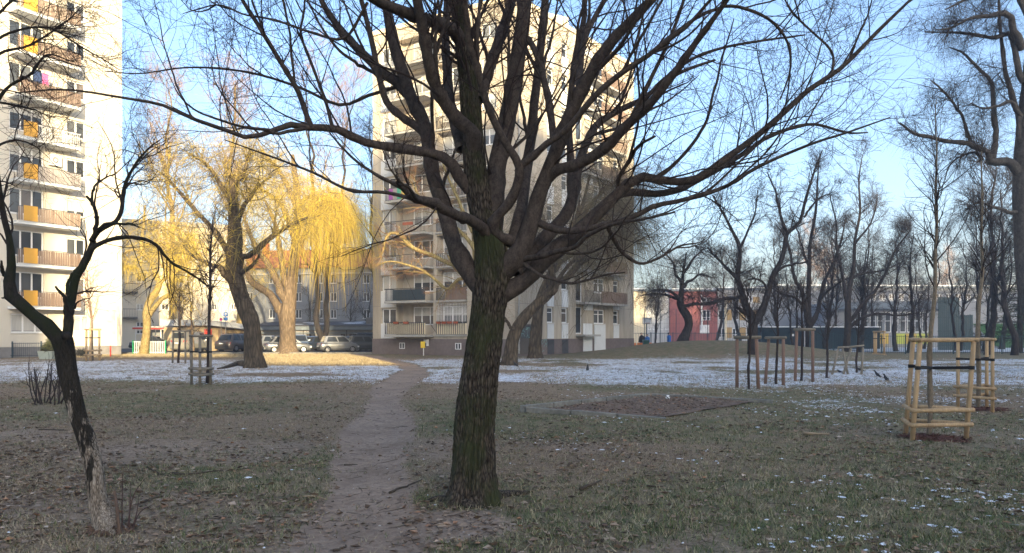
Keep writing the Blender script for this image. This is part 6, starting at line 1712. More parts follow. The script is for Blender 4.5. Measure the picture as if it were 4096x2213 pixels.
# ------------------------------------------------------------------ cars
def car(label, px, d, yaw, L_, Wd, H, paint_, style='hatch', name='parked_car', rim='rim'):
    X = (px - CX) / F_PX * d; zb = 0.0
    xf = Matrix.Translation((X, d, zb)) @ Matrix.Rotation(yaw, 4, 'Z')
    ro = root(name, (X, d, zb), label, 'van' if style == 'van' else 'car', 'cars parked before the garages')
    h2 = Wd / 2; belt = H * (.60 if style != 'van' else .55); wr = .29 if H < 1.6 else .33
    fx, bx_ = L_ / 2, -L_ / 2
    hood = {'hatch': .22, 'small': .17, 'sedan': .26, 'wagon': .24, 'suv': .24, 'van': .13}[style] * L_
    ws = {'hatch': .20, 'small': .19, 'sedan': .16, 'wagon': .16, 'suv': .15, 'van': .14}[style] * L_
    rear = {'hatch': .10, 'small': .08, 'sedan': .30, 'wagon': .05, 'suv': .07, 'van': .02}[style] * L_
    rtop = {'hatch': .22, 'small': .15, 'sedan': .42, 'wagon': .10, 'suv': .14, 'van': .03}[style] * L_
    # lower body: stations along x, each a ring of half-profile (y, z)
    def st(x, zt, w, zb_=.20, nose=0.0):
        return [(x, -w * .90, zb_ + nose), (x, -w, .38 + nose * .5), (x, -w * 1.0, (zt + .38) / 2), (x, -w * .965, zt - .05), (x, -w * .88, zt), (x, w * .88, zt), (x, w * .965, zt - .05), (x, w * 1.0, (zt + .38) / 2), (x, w, .38 + nose * .5), (x, w * .90, zb_ + nose)]
    rings = [st(bx_ + .0, belt - .22, h2 * .86, .34), st(bx_ + .05, belt - .05, h2 * .93, .25), st(bx_ + rear * .5 + .12, belt - (.02 if style == 'sedan' else 0), h2 * .98), st(bx_ + L_ * .3, belt, h2), st(0, belt, h2), st(fx - hood - .1, belt - .01, h2), st(fx - hood * .5, belt - .10, h2 * .98), st(fx - .18, belt - .20, h2 * .92), st(fx - .05, belt - .32, h2 * .86, .25), st(fx, belt - .42, h2 * .76, .34)]
    mb = MB(); n = len(rings[0])
    for r_ in rings: mb.v += [tuple(p) for p in r_]
    for i in range(len(rings) - 1):
        for j in range(n):
            a = i * n + j; b = i * n + (j + 1) % n; mb.f.append((a, b, b + n, a + n))
    mb.f.append(tuple(reversed(range(n)))); mb.f.append(tuple((len(rings) - 1) * n + j for j in range(n)))
    body = mb.build('body', M[paint_], ro, True, xf)
    # cabin
    xb0, xb1 = bx_ + rear + .02, fx - hood
    xt0, xt1 = bx_ + rtop, fx - hood - ws
    wb, wt = h2 * .93, h2 * .76
    zt = H
    B = [(xb0, -wb, belt - .03), (xb1, -wb, belt - .03), (xb1, wb, belt - .03), (xb0, wb, belt - .03)]
    mid = [(xt0 + .02, -wt, zt - .06), (xt1, -wt, zt - .07), (xt1, wt, zt - .07), (xt0 + .02, wt, zt - .06)]
    T = [(xt0 + .16, -wt * .86, zt - .01), (xt1 - .2, -wt * .86, zt), (xt1 - .2, wt * .86, zt), (xt0 + .16, wt * .86, zt - .01)]
    mb = MB(); mb.v = B + mid + T
    for i in (0, 4):
        for j in range(4): a = i + j; b = i + (j + 1) % 4; mb.f.append((a, b, b + 4, a + 4))
    mb.f.append((8, 9, 10, 11))
    cab = mb.build('cabin', M[paint_], ro, False, xf)
    def patch(c4, u0, u1, v0, v1, nm, mm, par, out):
        c4 = [np.array(c, float) for c in c4]
        f = lambda u, v: (c4[0] * (1 - u) + c4[1] * u) * (1 - v) + (c4[3] * (1 - u) + c4[2] * u) * v
        nrm = unit(np.cross(c4[1] - c4[0], c4[3] - c4[0])[None])[0] * out
        pts = [f(u0, v0), f(u1, v0), f(u1 - .02, v1), f(u0 + .02, v1)]
        m_ = MB(); m_.hexa([tuple(p) for p in (pts[0], pts[1], pts[1] + nrm, pts[0] + nrm, pts[3], pts[2], pts[2] + nrm, pts[3] + nrm)]); return m_.build(nm, M[mm], par, False, xf)
    sideR = [B[0], B[1], mid[1], mid[0]]; sideL = [B[2], B[3], mid[3], mid[2]]
    for sd_ in (sideR, sideL):
        fl = sd_ is sideL
        cuts = [(.07, .40), (.43, .70), (.73, .95)] if style in ('wagon', 'suv') else [(.10, .50), (.54, .93)]
        if style == 'van': cuts = [(.70, .95)]
        for (a, b) in cuts:
            if fl: a, b = 1 - b, 1 - a
            patch(sd_, a, b, .14, .90, 'side_window', 'glass_car', ro, .012)
    patch([B[1], B[2], mid[2], mid[1]], .05, .95, .08, .95, 'windscreen', 'glass_car', ro, .012)
    patch([B[3], B[0], mid[0], mid[3]], .08, .92, .15 if style != 'van' else .32, .92, 'rear_window', 'glass_car', ro, .012)
    for s in (-1, 1):
        for wx in (bx_ + L_ * .19, fx - L_ * .18):
            mb = MB(); mb.lathe((wx, s * (h2 - .10), wr), [(wr * .6, -.10), (wr * .96, -.10), (wr, -.06), (wr, .06), (wr * .96, .10), (wr * .6, .10)], 18, 1)
            ty = mb.build('wheel', M['tyre'], ro, False, xf)
            mb = MB(); yy = s * (h2 + .004)
            mb.poly([(wx + wr * .62 * math.cos(t), yy, wr + wr * .62 * math.sin(t)) for t in (np.arange(16) * .3927 * -s)])
            mb.build('hub_cap', M[rim], ty, False, xf)
            mb = MB()
            for q in range(7):
                t = q * .8976; mb.poly([(wx + wr * .24 * math.cos(t - .12), yy + s * .003, wr + wr * .24 * math.sin(t - .12)), (wx + wr * .52 * math.cos(t - .2), yy + s * .003, wr + wr * .52 * math.sin(t - .2)), (wx + wr * .52 * math.cos(t + .2), yy + s * .003, wr + wr * .52 * math.sin(t + .2)), (wx + wr * .24 * math.cos(t + .12), yy + s * .003, wr + wr * .24 * math.sin(t + .12))])
            mb.build('spoke_gap', M['trim_black'], ty, False, xf)
        # lamps, mirror
        zl = belt - .16
        mb = MB(); tl = .30 if style in ('wagon', 'van') else .17
        mb.hexa([(bx_ - .012 + .02, s * h2 * .62, zl - .12), (bx_ + .14, s * h2 * .965, zl - .12), (bx_ + .16, s * h2 * .93, zl - .12), (bx_ + .05, s * h2 * .6, zl - .12), (bx_ + .012, s * h2 * .64, zl + tl - .12), (bx_ + .15, s * h2 * .965, zl + tl - .12), (bx_ + .18, s * h2 * .93, zl + tl - .12), (bx_ + .06, s * h2 * .6, zl + tl - .12)]); mb.build('tail_lamp', M['lamp_red'], ro, False, xf)
        mb = MB(); mb.box((fx - .13, s * h2 * .70, belt - .38), (.18, h2 * .42, .14), s * -.35); mb.build('headlamp', M['lamp_clear'], ro, False, xf)
        mb = MB(); mb.box((fx - hood - ws * .45, s * (h2 + .08), belt + .08), (.12, .2, .14)); mb.build('mirror', M[paint_], ro, False, xf)
        mb = MB(); mb.box((0, s * (h2 + .002), .30), (L_ * .50, .02, .10)); mb.build('sill', M['trim_black'], ro, False, xf)
    mb = MB(); mb.box((bx_ + .02, 0, .42), (.14, Wd * .82, .20)); mb.build('rear_bumper', M['trim_black' if style in ('small', 'suv', 'wagon') else paint_], ro, False, xf)
    mb = MB(); mb.box((bx_ - .06, 0, .56 if style in ('small', 'hatch') else belt - .22), (.02, .46, .11)); mb.build('number_plate', M['plate'], ro, False, xf)
    mb = MB(); mb.box((fx - .02, 0, .40), (.12, Wd * .7, .16)); mb.build('front_bumper', M['trim_black'], ro, False, xf)
    if style in ('wagon', 'suv', 'van'):
        for s in (-1, 1):
            mb = MB(); mb.tube([(xt0 + .2, s * wt * .88, zt + .03), (xt1 - .3, s * wt * .88, zt + .04)], .02, 6); mb.build('roof_rail', M['trim_black'], ro, False, xf)
    return ro
car('silver hatchback partly hidden by the sunlit willow trunk', 1150, 67.2, R(24), 3.95, 1.70, 1.48, 'paint_silver', 'hatch')
car('small silver hatchback with black bumper in front of the garages', 1352, 67.8, R(27), 3.5, 1.5, 1.5, 'paint_silver', 'small')
car('dark estate car with roof rails beside the tower corner', 1480, 70.0, R(24), 4.4, 1.72, 1.5, 'paint_dark', 'wagon')
car('dark saloon car between the two silver hatchbacks', 1250, 73.2, R(62), 4.3, 1.7, 1.43, 'paint_navy', 'sedan')
car('pale blue-white car parked behind the sunlit willow', 1196, 73.0, R(-72), 4.1, 1.72, 1.58, 'paint_light', 'hatch')
car('white car just left of the sunlit willow trunk, behind the silver hatchback', 1075, 73.6, R(58), 4.0, 1.7, 1.5, 'paint_white', 'hatch')
car('dark brown off-road car between dark willow and brick shed', 958, 71.2, R(68), 4.6, 1.85, 1.66, 'paint_brown', 'suv')
car('beige van with rear window facing the lawn', 765, 71.5, R(80), 4.3, 1.8, 1.86, 'paint_beige', 'van')
car('blue car glimpsed behind the small silver hatchback', 1405, 74.5, R(60), 4.2, 1.7, 1.42, 'paint_blue', 'sedan')
car('dark car at the end of the row, its roof above the estate car', 1480, 74.9, R(30), 4.3, 1.7, 1.75, 'paint_navy', 'suv')
car('dark car beyond the green picket fence', 615, 76, R(10), 4.2, 1.7, 1.45, 'paint_dark', 'sedan')

# ------------------------------------------------------------------ street furniture
def picket_fence(A_, B_, h, step, mm, label, post_mm, posts, name='picket_fence', rw=.012, mesh=False):
    f = Facade(A_, B_); ro = root(name, (*((f.A + f.B) / 2), 0), label, 'fence')
    mb = MB(); u = 0
    while u <= f.L:
        p = f.P(u, 0); z0 = gzf(p[0], p[1]); f.box(mb, u - rw, u + rw, z0 + .05, z0 + h, -.01, .01); u += step
    tag(mb.build('bars', M[mm], ro), kind='stuff')
    n = max(2, int(f.L / 2.5))
    for k in range(n):
        u0, u1 = f.L * k / n, f.L * (k + 1) / n; pa, pb = f.P(u0, 0), f.P(u1, 0); za, zb = gzf(*pa[:2]), gzf(*pb[:2])
        for z in (.15, h - .06):
            mb = MB(); mb.tube([f.P(u0, za + z, .012), f.P(u1, zb + z, .012)], .018, 5); mb.build('rail', M[mm], ro)
    for u in posts(f):
        p = f.P(u, 0); z0 = gzf(p[0], p[1]); mb = MB(); mb.box((p[0], p[1], z0 + (h + .08) / 2), (.07, .07, h + .08)); mb.build('post', M[post_mm], ro)
    return ro
picket_fence(((532 - CX) / F_PX * 61.5, 61.5), ((662 - CX) / F_PX * 61.5, 61.5), 1.05, .14, 'sign_white', 'pale picket fence with bright green end posts around the small willow', 'metal_bright_green', lambda f: (0, f.L * .5, f.L), rw=.02)
picket_fence(((-60 - CX) / F_PX * 52, 52), ((300 - CX) / F_PX * 53, 53), 1.05, .12, 'metal_blue', 'low dark mesh fence in front of the white apartment block', 'metal_blue', lambda f: (f.L * .3, f.L * .62, f.L * .97), 'mesh_fence', .008)
dF = 75.0
picket_fence(((2515 - CX) / F_PX * dF, dF), ((3045 - CX) / F_PX * dF, dF), 1.75, .16, 'metal_blue', 'dark bar fence of the court behind the mound', 'metal_blue', lambda f: np.linspace(0, f.L, 7), 'bar_fence', .014)
dF2 = 62.5
picket_fence(((3240 - CX) / F_PX * dF2, dF2), ((4300 - CX) / F_PX * (dF2 - 1), dF2 - 1), 1.5, .15, 'metal_green', 'low green bar fence along the far side of the snowy lawn', 'metal_green', lambda f: np.linspace(0, f.L, 12), 'bar_fence', .010)
# tall ball-stop fence of the court
f = Facade(((2515 - CX) / F_PX * 77, 77), ((3020 - CX) / F_PX * 77, 77))
ro = root('ball_fence', f.P(f.L / 2, 0), 'tall thin mesh ball fence of the court with high posts', 'fence')
for u in np.linspace(0, f.L, 9):
    mb = MB(); mb.tube([f.P(u, 0), f.P(u, 4.2 if u > 1 else 5.4)], .035, 6); mb.build('post', M['metal_blue'], ro)
mb = MB(); u = 0
while u < f.L: f.box(mb, u - .004, u + .004, 1.7, 3.6, -.004, .004); u += .3
for z in np.arange(1.8, 3.7, .45): f.box(mb, 0, f.L, z - .004, z + .004, -.004, .004)
tag(mb.build('mesh_wires', M['metal_blue'], ro), kind='stuff')
# basketball backboard
mb = MB(); p = W(2588, 1308, 84); ro = root('basketball_hoop', (p[0], 84, 0), 'basketball backboard on a post at the left end of the court', 'basketball hoop')
mb.box((p[0], 84, 3.1), (.95, .05, .65)); mb.build('backboard', M['sign_white'], ro)
mb = MB()
for (cx_, cz_, sx_, sz_) in ((0, .32, .95, .04), (0, -.32, .95, .04), (-.47, 0, .04, .65), (.47, 0, .04, .65)): mb.box((p[0] + cx_, 83.96, 3.1 + cz_), (sx_, .03, sz_))
mb.build('backboard_frame', M['metal_blue'], ro)
mb = MB(); mb.tube([(p[0], 84.3, 0), (p[0], 84.3, 2.6), (p[0], 84.05, 3.0)], .06, 8); mb.build('post', M['metal_blue'], ro)
mb = MB(); mb.tube([(p[0] + .22 * math.cos(t), 83.7 + .22 * math.sin(t), 2.85) for t in np.linspace(0, 6.283, 17)], .012, 5, False); mb.build('ring', M['seat_orange'], ro)
# stadium seats and bin
for k, px in enumerate((2521, 2538, 2557, 2568, 2601)):
    X = (px - CX) / F_PX * 72.5; ro = root('stadium_seat', (X, 72.5, .0), ['orange stadium seat closest to the tower wall', 'second orange stadium seat from the tower wall', 'third orange stadium seat from the tower wall', 'fourth orange stadium seat, just left of the green bin', 'orange stadium seat right of the green bin'][k], 'seat', 'orange stadium seats')
    mb = MB(); mb.box((X, 72.35, .42), (.40, .40, .05)); mb.build('seat_pan', M['seat_orange'], ro)
    mb = MB(); mb.hexa([(X - .2, 72.52, .42), (X + .2, 72.52, .42), (X + .2, 72.58, .42), (X - .2, 72.58, .42), (X - .17, 72.60, .80), (X + .17, 72.60, .80), (X + .17, 72.65, .80), (X - .17, 72.65, .80)]); mb.build('backrest', M['seat_orange'], ro)
    mb = MB(); mb.box((X, 72.4, .2), (.08, .3, .4)); mb.build('leg', M['metal_dark'], ro)
X = (2583 - CX) / F_PX * 71.5; ro = root('bin', (X, 71.5, 0), 'green litter bin beside the orange seats', 'bin')
mb = MB(); mb.hexa([(X - .24, 71.2, .06), (X + .24, 71.2, .06), (X + .24, 71.7, .06), (X - .24, 71.7, .06), (X - .28, 71.15, .98), (X + .28, 71.15, .98), (X + .28, 71.75, .98), (X - .28, 71.75, .98)]); mb.build('body', M['bin_green'], ro)
mb = MB(); mb.hexa([(X - .3, 71.12, .985), (X + .3, 71.12, .985), (X + .3, 71.78, .985), (X - .3, 71.78, .985), (X - .28, 71.2, 1.05), (X + .28, 71.2, 1.05), (X + .28, 71.7, 1.1), (X - .28, 71.7, 1.1)]); mb.build('lid', M['bin_green'], ro)
# yellow gas cabinet with white sign
dY = 57.3; X = (1692 - CX) / F_PX * dY
ro = root('gas_cabinet', (X, dY, 0), 'small yellow utility box on a post before the grey tower', 'utility box')
mb = MB(); mb.box((X, dY, .82), (.33, .22, .48)); mb.build('case', M['box_yellow'], ro)
mb = MB(); mb.box((X, dY - .115, .82), (.27, .02, .40)); mb.build('door', M['box_yellow'], ro)
mb = MB(); mb.tube([(X + .04, dY, 0), (X + .04, dY, .58)], .035, 8); mb.build('post', M['sign_white'], ro)
mb = MB(); mb.box((X + .20, dY - .02, .80), (.07, .18, .30)); mb.build('valve', M['metal_dark'], ro)
mb = MB(); u = FC.u(1709); FC.box(mb, u - .20, u + .20, .70, 1.22, .05, .20); tag(mb.build('meter_box', M['sign_white']), 'white meter box on the tower plinth behind the yellow box', 'meter box')
# planter with conifer, by the white block
dP = GD(1437); X = (197 - CX) / F_PX * dP
ro = root('planter', (X, dP, 0), 'pale concrete planter beside the leaning tree trunk, before the white block', 'planter')
mb = MB(); mb.hexa([(X - .40, dP - .4, 0), (X + .40, dP - .4, 0), (X + .40, dP + .4, 0), (X - .40, dP + .4, 0), (X - .48, dP - .48, .52), (X + .48, dP - .48, .52), (X + .48, dP + .48, .52), (X - .48, dP + .48, .52)]); mb.build('tub', M['planter'], ro)
mb = MB(); mb.box((X, dP, .525), (.8, .8, .02)); mb.build('soil', M['mulch'], ro)
conifer('dwarf_conifer', 'small yellowish conifer growing in the planter', 197, dP, .95, .62, 'conifer_light', 721, 14, z0=.45, per=10, ll=.25)
# low clipped hedge along the white block
for k, (pa, pb, hh, lb_) in enumerate(((-40, 70, .85, 'dark low hedge at the left frame edge'), (120, 165, .75, 'dark low shrub before the white block'), (305, 345, .6, 'low bush at the foot of the pale stake frame'))):
    xa, xb = (pa - CX) / F_PX * 54.5, (pb - CX) / F_PX * 54.5; n = int(900 * (xb - xa) / 2)
    P0_ = np.stack([rng.uniform(xa, xb, n), rng.normal(54.5, .25, n), rng.random(n) * hh * .7], -1)
    D_ = unit(rng.normal(size=(n, 3)) + (0, 0, .8)); P_ = np.stack([P0_ + D_ * s * .32 for s in (0, .5, 1)], 1)
    ro = root('hedge', ((xa + xb) / 2, 54.5, 0), lb_, 'hedge', 'low hedges by the white block')
    tag(add_crown('twigs', [(P_, np.full((n, 3), .012), 3)], M['hedge_dark'], ro), kind='stuff')
# red post, road sign, banner, awning
p = GP(442, 1428); ro = root('marker_post', (p[0], p[1], 0), 'short red marker post near the corner of the white block', 'post'); mb = MB(); mb.tube([(p[0], p[1], 0), (p[0], p[1], .75)], .05, 8); mb.build('shaft', M['sign_red'], ro); mb = MB(); mb.lathe((p[0], p[1], .75), [(.05, 0), (.055, .02), (.02, .06)], 8); mb.build('cap', M['sign_red'], ro)
p = W(903, 1262, 72); ro = root('road_sign', (p[0], 72, 0), 'blue road signs on a post beside the brick shed roof', 'road sign')
mb = MB(); mb.tube([(p[0], 72, 0), (p[0], 72, 3.9)], .035, 8); mb.build('post', M['plinth_grey'], ro)
mb = MB(); mb.box((p[0], 71.95, p[2] + .1), (.42, .02, .42)); mb.build('sign_plate', M['sign_blue'], ro)
mb = MB(); mb.box((p[0], 71.95, p[2] - .33), (.42, .02, .3)); mb.build('sign_plate', M['sign_blue'], ro)
mb = MB(); mb.box((p[0] - .02, 71.935, p[2] + .1), (.07, .006, .28)); mb.box((p[0] + .05, 71.935, p[2] + .17), (.09, .006, .05)); mb.box((p[0] + .05, 71.935, p[2] + .09), (.09, .006, .05)); mb.box((p[0] + .10, 71.935, p[2] + .13), (.04, .006, .12)); mb.build('letter', M['sign_white'], ro)
p = W(884, 1278, 72.4); ro = root('road_sign', (p[0], 72.4, 0), 'small pink round sign over the brick shed roof', 'road sign'); mb = MB(); mb.lathe((p[0], 72.4, p[2]), [(.16, -.01), (.16, .01)], 14, 1); mb.build('disc', M['sign_pink'], ro); mb = MB(); mb.tube([(p[0], 72.43, 0), (p[0], 72.43, p[2])], .03, 6); mb.build('post', M['plinth_grey'], ro)
p = W(832, 1327, 72.6); ro = root('banner', (p[0], 72.6, 0), 'red banner on the wall end of the brick shed', 'banner'); mb = MB()
for j in range(5): mb.quad((p[0] - .35 + .14 * j, 72.6 + .03 * (j % 2), p[2] - .2 - .02 * j), (p[0] - .35 + .14 * (j + 1), 72.6 + .03 * ((j + 1) % 2), p[2] - .2 - .02 * (j + 1)), (p[0] - .35 + .14 * (j + 1), 72.6 + .03 * ((j + 1) % 2), p[2] + .24), (p[0] - .35 + .14 * j, 72.6 + .03 * (j % 2), p[2] + .24))
mb.build('cloth', M['sign_red'], ro); mb = MB(); mb.tube([(p[0] - .37, 72.6, 0), (p[0] - .37, 72.6, p[2] + .3)], .025, 6); mb.build('pole', M['plinth_grey'], ro)
dA = 79; xa, xb = (535 - CX) / F_PX * dA, (752 - CX) / F_PX * dA; za = W(600, 1313, dA)[2]
ro = root('awning', ((xa + xb) / 2, dA, 0), 'red and white edged shelter roof on thin posts before the sunlit block', 'shelter')
mb = MB(); mb.box(((xa + xb) / 2, dA + .7, za + .12), (xb - xa, 1.9, .08)); mb.build('roof', M['sign_white'], ro)
mb = MB(); mb.box(((xa + xb) / 2, dA - .27, za - .02), (xb - xa, .04, .18)); mb.build('edge_strip', M['sign_red'], ro)
for x in np.linspace(xa + .2, xb - .2, 5):
    mb = MB(); mb.tube([(x, dA, 0), (x, dA, za + .06)], .05, 6); mb.build('post', M['sign_white'], ro)
for j in range(4):
    x0_ = np.linspace(xa + .3, xb - .3, 5)[j]; mb = MB(); mb.box((x0_ + (xb - xa - .6) / 8, dA + 1.5, 1.15), ((xb - xa - .6) / 4 - .1, .03, 1.9)); mb.build('pane', M['glass_pale'], ro)

# ------------------------------------------------------------------ people at the court and crows
def person(label, px, d, h, yaw, jacket, trousers, stride):
    X = (px - CX) / F_PX * d; zb = gzf(X, d); s = h / 1.75
    ro = root('person', (X, d, zb), label, 'person', 'people at the court')
    V_ = [(0, 0, .95), (0, 0, 1.15), (0, .02, 1.38), (0, .03, 1.50), (0, .03, 1.60), (0, .02, 1.73),
          (-.10, 0, .90), (-.11, stride * .5, .50), (-.11, stride * .8 - .02, .08), (-.11, stride * .8 + .16, .04),
          (.10, 0, .90), (.11, -stride * .4, .50), (.11, -stride - .04, .09), (.11, -stride + .13, .04),
          (-.19, .0, 1.40), (-.24, -.03, 1.13), (-.22, .10, .90), (-.21, .14, .82), (.19, .0, 1.40), (.24, .02, 1.13), (.23, .12, .90), (.22, .15, .82)]
    E_ = [(0, 1), (1, 2), (2, 3), (3, 4), (4, 5), (0, 6), (6, 7), (7, 8), (8, 9), (0, 10), (10, 11), (11, 12), (12, 13), (2, 14), (14, 15), (15, 16), (16, 17), (2, 18), (18, 19), (19, 20), (20, 21)]
    RR = [.15, .14, .17, .07, .09, .08, .10, .075, .055, .045, .10, .075, .055, .045, .085, .06, .05, .04, .085, .06, .05, .04]
    me = bpy.data.meshes.new('body'); me.from_pydata([tuple(c * s for c in v) for v in V_], E_, [])
    o = link('body', me, M[trousers]); o.location = (X, d, zb); o.rotation_euler = (0, 0, yaw)
    o.parent = ro; o.matrix_parent_inverse = Matrix.Translation((-X, -d, -zb))
    sk_ = o.modifiers.new('skin', 'SKIN')
    for i, v in enumerate(me.skin_vertices[0].data): v.radius = (RR[i] * s, RR[i] * s * .85)
    me.skin_vertices[0].data[0].use_root = True
    o.modifiers.new('sub', 'SUBSURF').levels = 1; o.modifiers['sub'].render_levels = 1
    xf = Matrix.Translation((X, d, zb)) @ Matrix.Rotation(yaw, 4, 'Z')
    mb = MB(); mb.lathe((0, .01, .86 * s), [(.19 * s, 0), (.20 * s, .12 * s), (.185 * s, .32 * s), (.225 * s, .52 * s), (.16 * s, .62 * s), (.08 * s, .66 * s)], 14); mb.build('jacket', M[jacket], ro, True, xf)
    for sx_ in (-1, 1):
        mb = MB(); mb.tube([(sx_ * .19 * s, 0, 1.42 * s), (sx_ * .25 * s, -.02 * s, 1.13 * s), (sx_ * .23 * s, .09 * s, .90 * s)], [.085 * s, .075 * s, .06 * s], 8); mb.build('sleeve', M[jacket], ro, True, xf)
    mb = MB(); mb.lathe((0, .025, 1.53 * s), [(.05 * s, 0), (.085 * s, .05 * s), (.095 * s, .13 * s), (.08 * s, .2 * s), (.03 * s, .235 * s)], 12); mb.build('head', M['skin'], ro, True, xf)
    mb = MB(); mb.lathe((0, .045, 1.62 * s), [(.098 * s, 0), (.104 * s, .06 * s), (.085 * s, .13 * s), (.03 * s, .16 * s)], 12); mb.build('hair', M['cloth_black'], ro, True, xf)
person('person in a black jacket standing behind the orange seats', 2567, 73.6, 1.72, R(15), 'cloth_black', 'cloth_navy', .05)
person('person in blue bending half hidden behind the green bin', 2589, 74.2, 1.60, R(-40), 'cloth_blue', 'cloth_navy', .1)
person('person in a blue tracksuit walking by the court fence', 2677, 74.0, 1.74, R(80), 'cloth_blue', 'cloth_blue', .22)
def crow(label, px, py, yaw, pitch, s=1.0, head=0.0):
    p = GP(px, py); z0 = gzf(p[0], p[1])
    ro = root('crow', (p[0], p[1], z0), label, 'crow', 'crows on the snowy lawn')
    xf = Matrix.Translation((p[0], p[1], z0 + .03 * s)) @ Matrix.Rotation(yaw, 4, 'Z') @ Matrix.Rotation(-pitch, 4, 'Y')
    def loft(name, st_, mm, k=10):
        mb = MB()
        for (x, z, ry, rz) in st_:
            for j in range(k):
                a = 2 * math.pi * j / k; mb.v.append((x * s, ry * s * math.cos(a), (z + rz * math.sin(a)) * s))
        for i in range(len(st_) - 1):
            for j in range(k): a = i * k + j; b = i * k + (j + 1) % k; mb.f.append((a, b, b + k, a + k))
        mb.f.append(tuple(reversed(range(k)))); mb.f.append(tuple((len(st_) - 1) * k + j for j in range(k)))
        return mb.build(name, M[mm], ro, True, xf)
    loft('body', [(-.34, .07, .012, .006), (-.22, .09, .04, .012), (-.16, .105, .05, .03), (-.06, .11, .075, .065), (.04, .12, .08, .07), (.12, .15, .06, .055), (.16, .185 + head, .042, .042), (.20, .205 + head, .042, .04), (.235, .20 + head, .028, .026), (.26, .19 + head, .014, .014), (.31, .18 + head, .004, .005)], 'crow_black')
    for sy in (-1, 1):
        mb = MB(); mb.hexa([(c[0] * s, c[1] * s * sy, c[2] * s) for c in ((.08, .075, .09), (-.05, .085, .06), (-.27, .02, .06), (-.27, .015, .075), (.08, .06, .16), (-.05, .078, .155), (-.27, .03, .085), (-.26, .01, .095))]); mb.build('wing', M['crow_black'], ro, True, xf)
        mb = MB(); mb.tube([(.02 * s, .03 * s * sy, .08 * s), (.01 * s, .03 * s * sy, .02 * s), (.015 * s, .03 * s * sy, -.028 * s), (.05 * s, .035 * s * sy, -.03 * s)], .006 * s, 5); mb.build('leg', M['crow_black'], ro, False, xf)
crow('crow by the foot of the crooked willow', 2060, 1466, R(150), R(25), 0.78)
crow('crow standing alone on the snow between tower and sandbox', 2351, 1483, R(75), R(45), 0.75)
crow('crow under the crossed stakes, the smaller of two', 3358, 1494, R(200), R(5), 0.58)
crow('crow under the crossed stakes with long tail to the right', 3437, 1489, R(165), R(12), 0.78)
crow('crow on the snow right of the crossed stakes', 3505, 1508, R(140), R(30), 0.75)
crow('crow nearest the lawn, right of the others', 3540, 1523, R(120), R(35), 0.71)

# ------------------------------------------------------------------ litter on the lawn: grass, leaves, snow crumbs
def view_points(n, d0, d1, seed, pw=1.0):
    r = np.random.default_rng(seed)
    u = r.random(n) ** pw
    d = d0 * (d1 / d0) ** u
    x = (r.random(n) * 2 - 1) * .74 * d
    return x, d, r
def keep_off(x, y):
    """not inside tree feet, sandbox kerbs"""
    ok = np.hypot(x - bx[0], y - bx[1]) > .30
    ok &= np.hypot(x - lb_xy[0], y - lb_xy[1]) > .12
    return ok
lb_xy = GP(425, 2125)[:2]
def scatter_mesh(name, x, y, tmpl_fn, tris_t, r, m, tone=True, lift=0.0):
    n = len(x); z = gz(x, y) + lift
    V_ = tmpl_fn(n, r)                                   # (n, k, 3) local
    k = V_.shape[1]
    a = r.random(n) * 6.283; ca, sa = np.cos(a)[:, None], np.sin(a)[:, None]
    vx = V_[..., 0] * ca - V_[..., 1] * sa + x[:, None]; vy = V_[..., 0] * sa + V_[..., 1] * ca + y[:, None]; vz = V_[..., 2] + z[:, None]
    verts = np.stack([vx, vy, vz], -1).reshape(-1, 3)
    T = (np.array(tris_t)[None] + (np.arange(n) * k)[:, None, None]).reshape(-1, 3)
    me = npmesh(name, verts, tris=T, smooth=False)
    at = me.attributes.new('tone', 'FLOAT', 'POINT'); at.data.foreach_set('value', np.repeat(r.random(n), k).astype(np.float32))
    return link(name, me, m)
def tone_mat(name, stops, rough=.85, trans=0.0):
    m, nt, b = nodes_of(name, rough, .15)
    nt.links.new(ramp(nt, attr(nt, 'tone'), stops), b.inputs['Base Color'])
    return m
tone_mat('leaf_litter', [(0, (.085, .060, .043)), (.35, (.165, .118, .085)), (.65, (.25, .185, .135)), (.86, (.34, .27, .20)), (.95, (.32, .16, .085)), (1, (.52, .45, .37))])
tone_mat('grass_blade', [(0, (.055, .072, .028)), (.35, (.11, .135, .055)), (.6, (.18, .195, .085)), (.8, (.31, .275, .16)), (1, (.42, .36, .23))])
tone_mat('straw_blade', [(0, (.13, .095, .057)), (.5, (.29, .225, .135)), (1, (.46, .37, .24))])
def leaf_t(n, r):
    L = .010 + .036 * r.random(n) ** 2.2; w = L * (.45 + .3 * r.random(n)); c = L * (r.random(n) * .7 - .1); t = (r.random(n) - .5) * .9
    O = np.zeros(n); h = .006 + .012 * r.random(n)
    P_ = np.stack([np.stack([-L, O, h + c * .3], -1), np.stack([-L * .2, -w, h + c + t * w], -1), np.stack([L, O, h + c * .6], -1), np.stack([-L * .1, w, h + c - t * w], -1), np.stack([O, O, h - .002], -1)], 1)
    P_[..., 2] = np.maximum(P_[..., 2], .002)
    return P_
leaf_tris = [(0, 1, 4), (1, 2, 4), (2, 3, 4), (3, 0, 4)]
def blades_t(hmin, hmax, wmin, k=5, spread=.03):
    def f(n, r):
        out = np.zeros((n, k * 3, 3))
        for j in range(k):
            bx_ = r.normal(size=(n, 2)) * spread; h = hmin + (hmax - hmin) * r.random(n); a = r.random(n) * 6.283; ln = .3 + 1.5 * r.random(n)
            tip = np.stack([np.cos(a) * ln * h, np.sin(a) * ln * h], -1); w = wmin * (.7 + .6 * r.random(n)); pv = np.stack([-np.sin(a), np.cos(a)], -1) * w[:, None]
            out[:, j * 3, :2] = bx_ - pv; out[:, j * 3 + 1, :2] = bx_ + pv; out[:, j * 3 + 2, :2] = bx_ + tip; out[:, j * 3 + 2, 2] = h
        return out
    return f
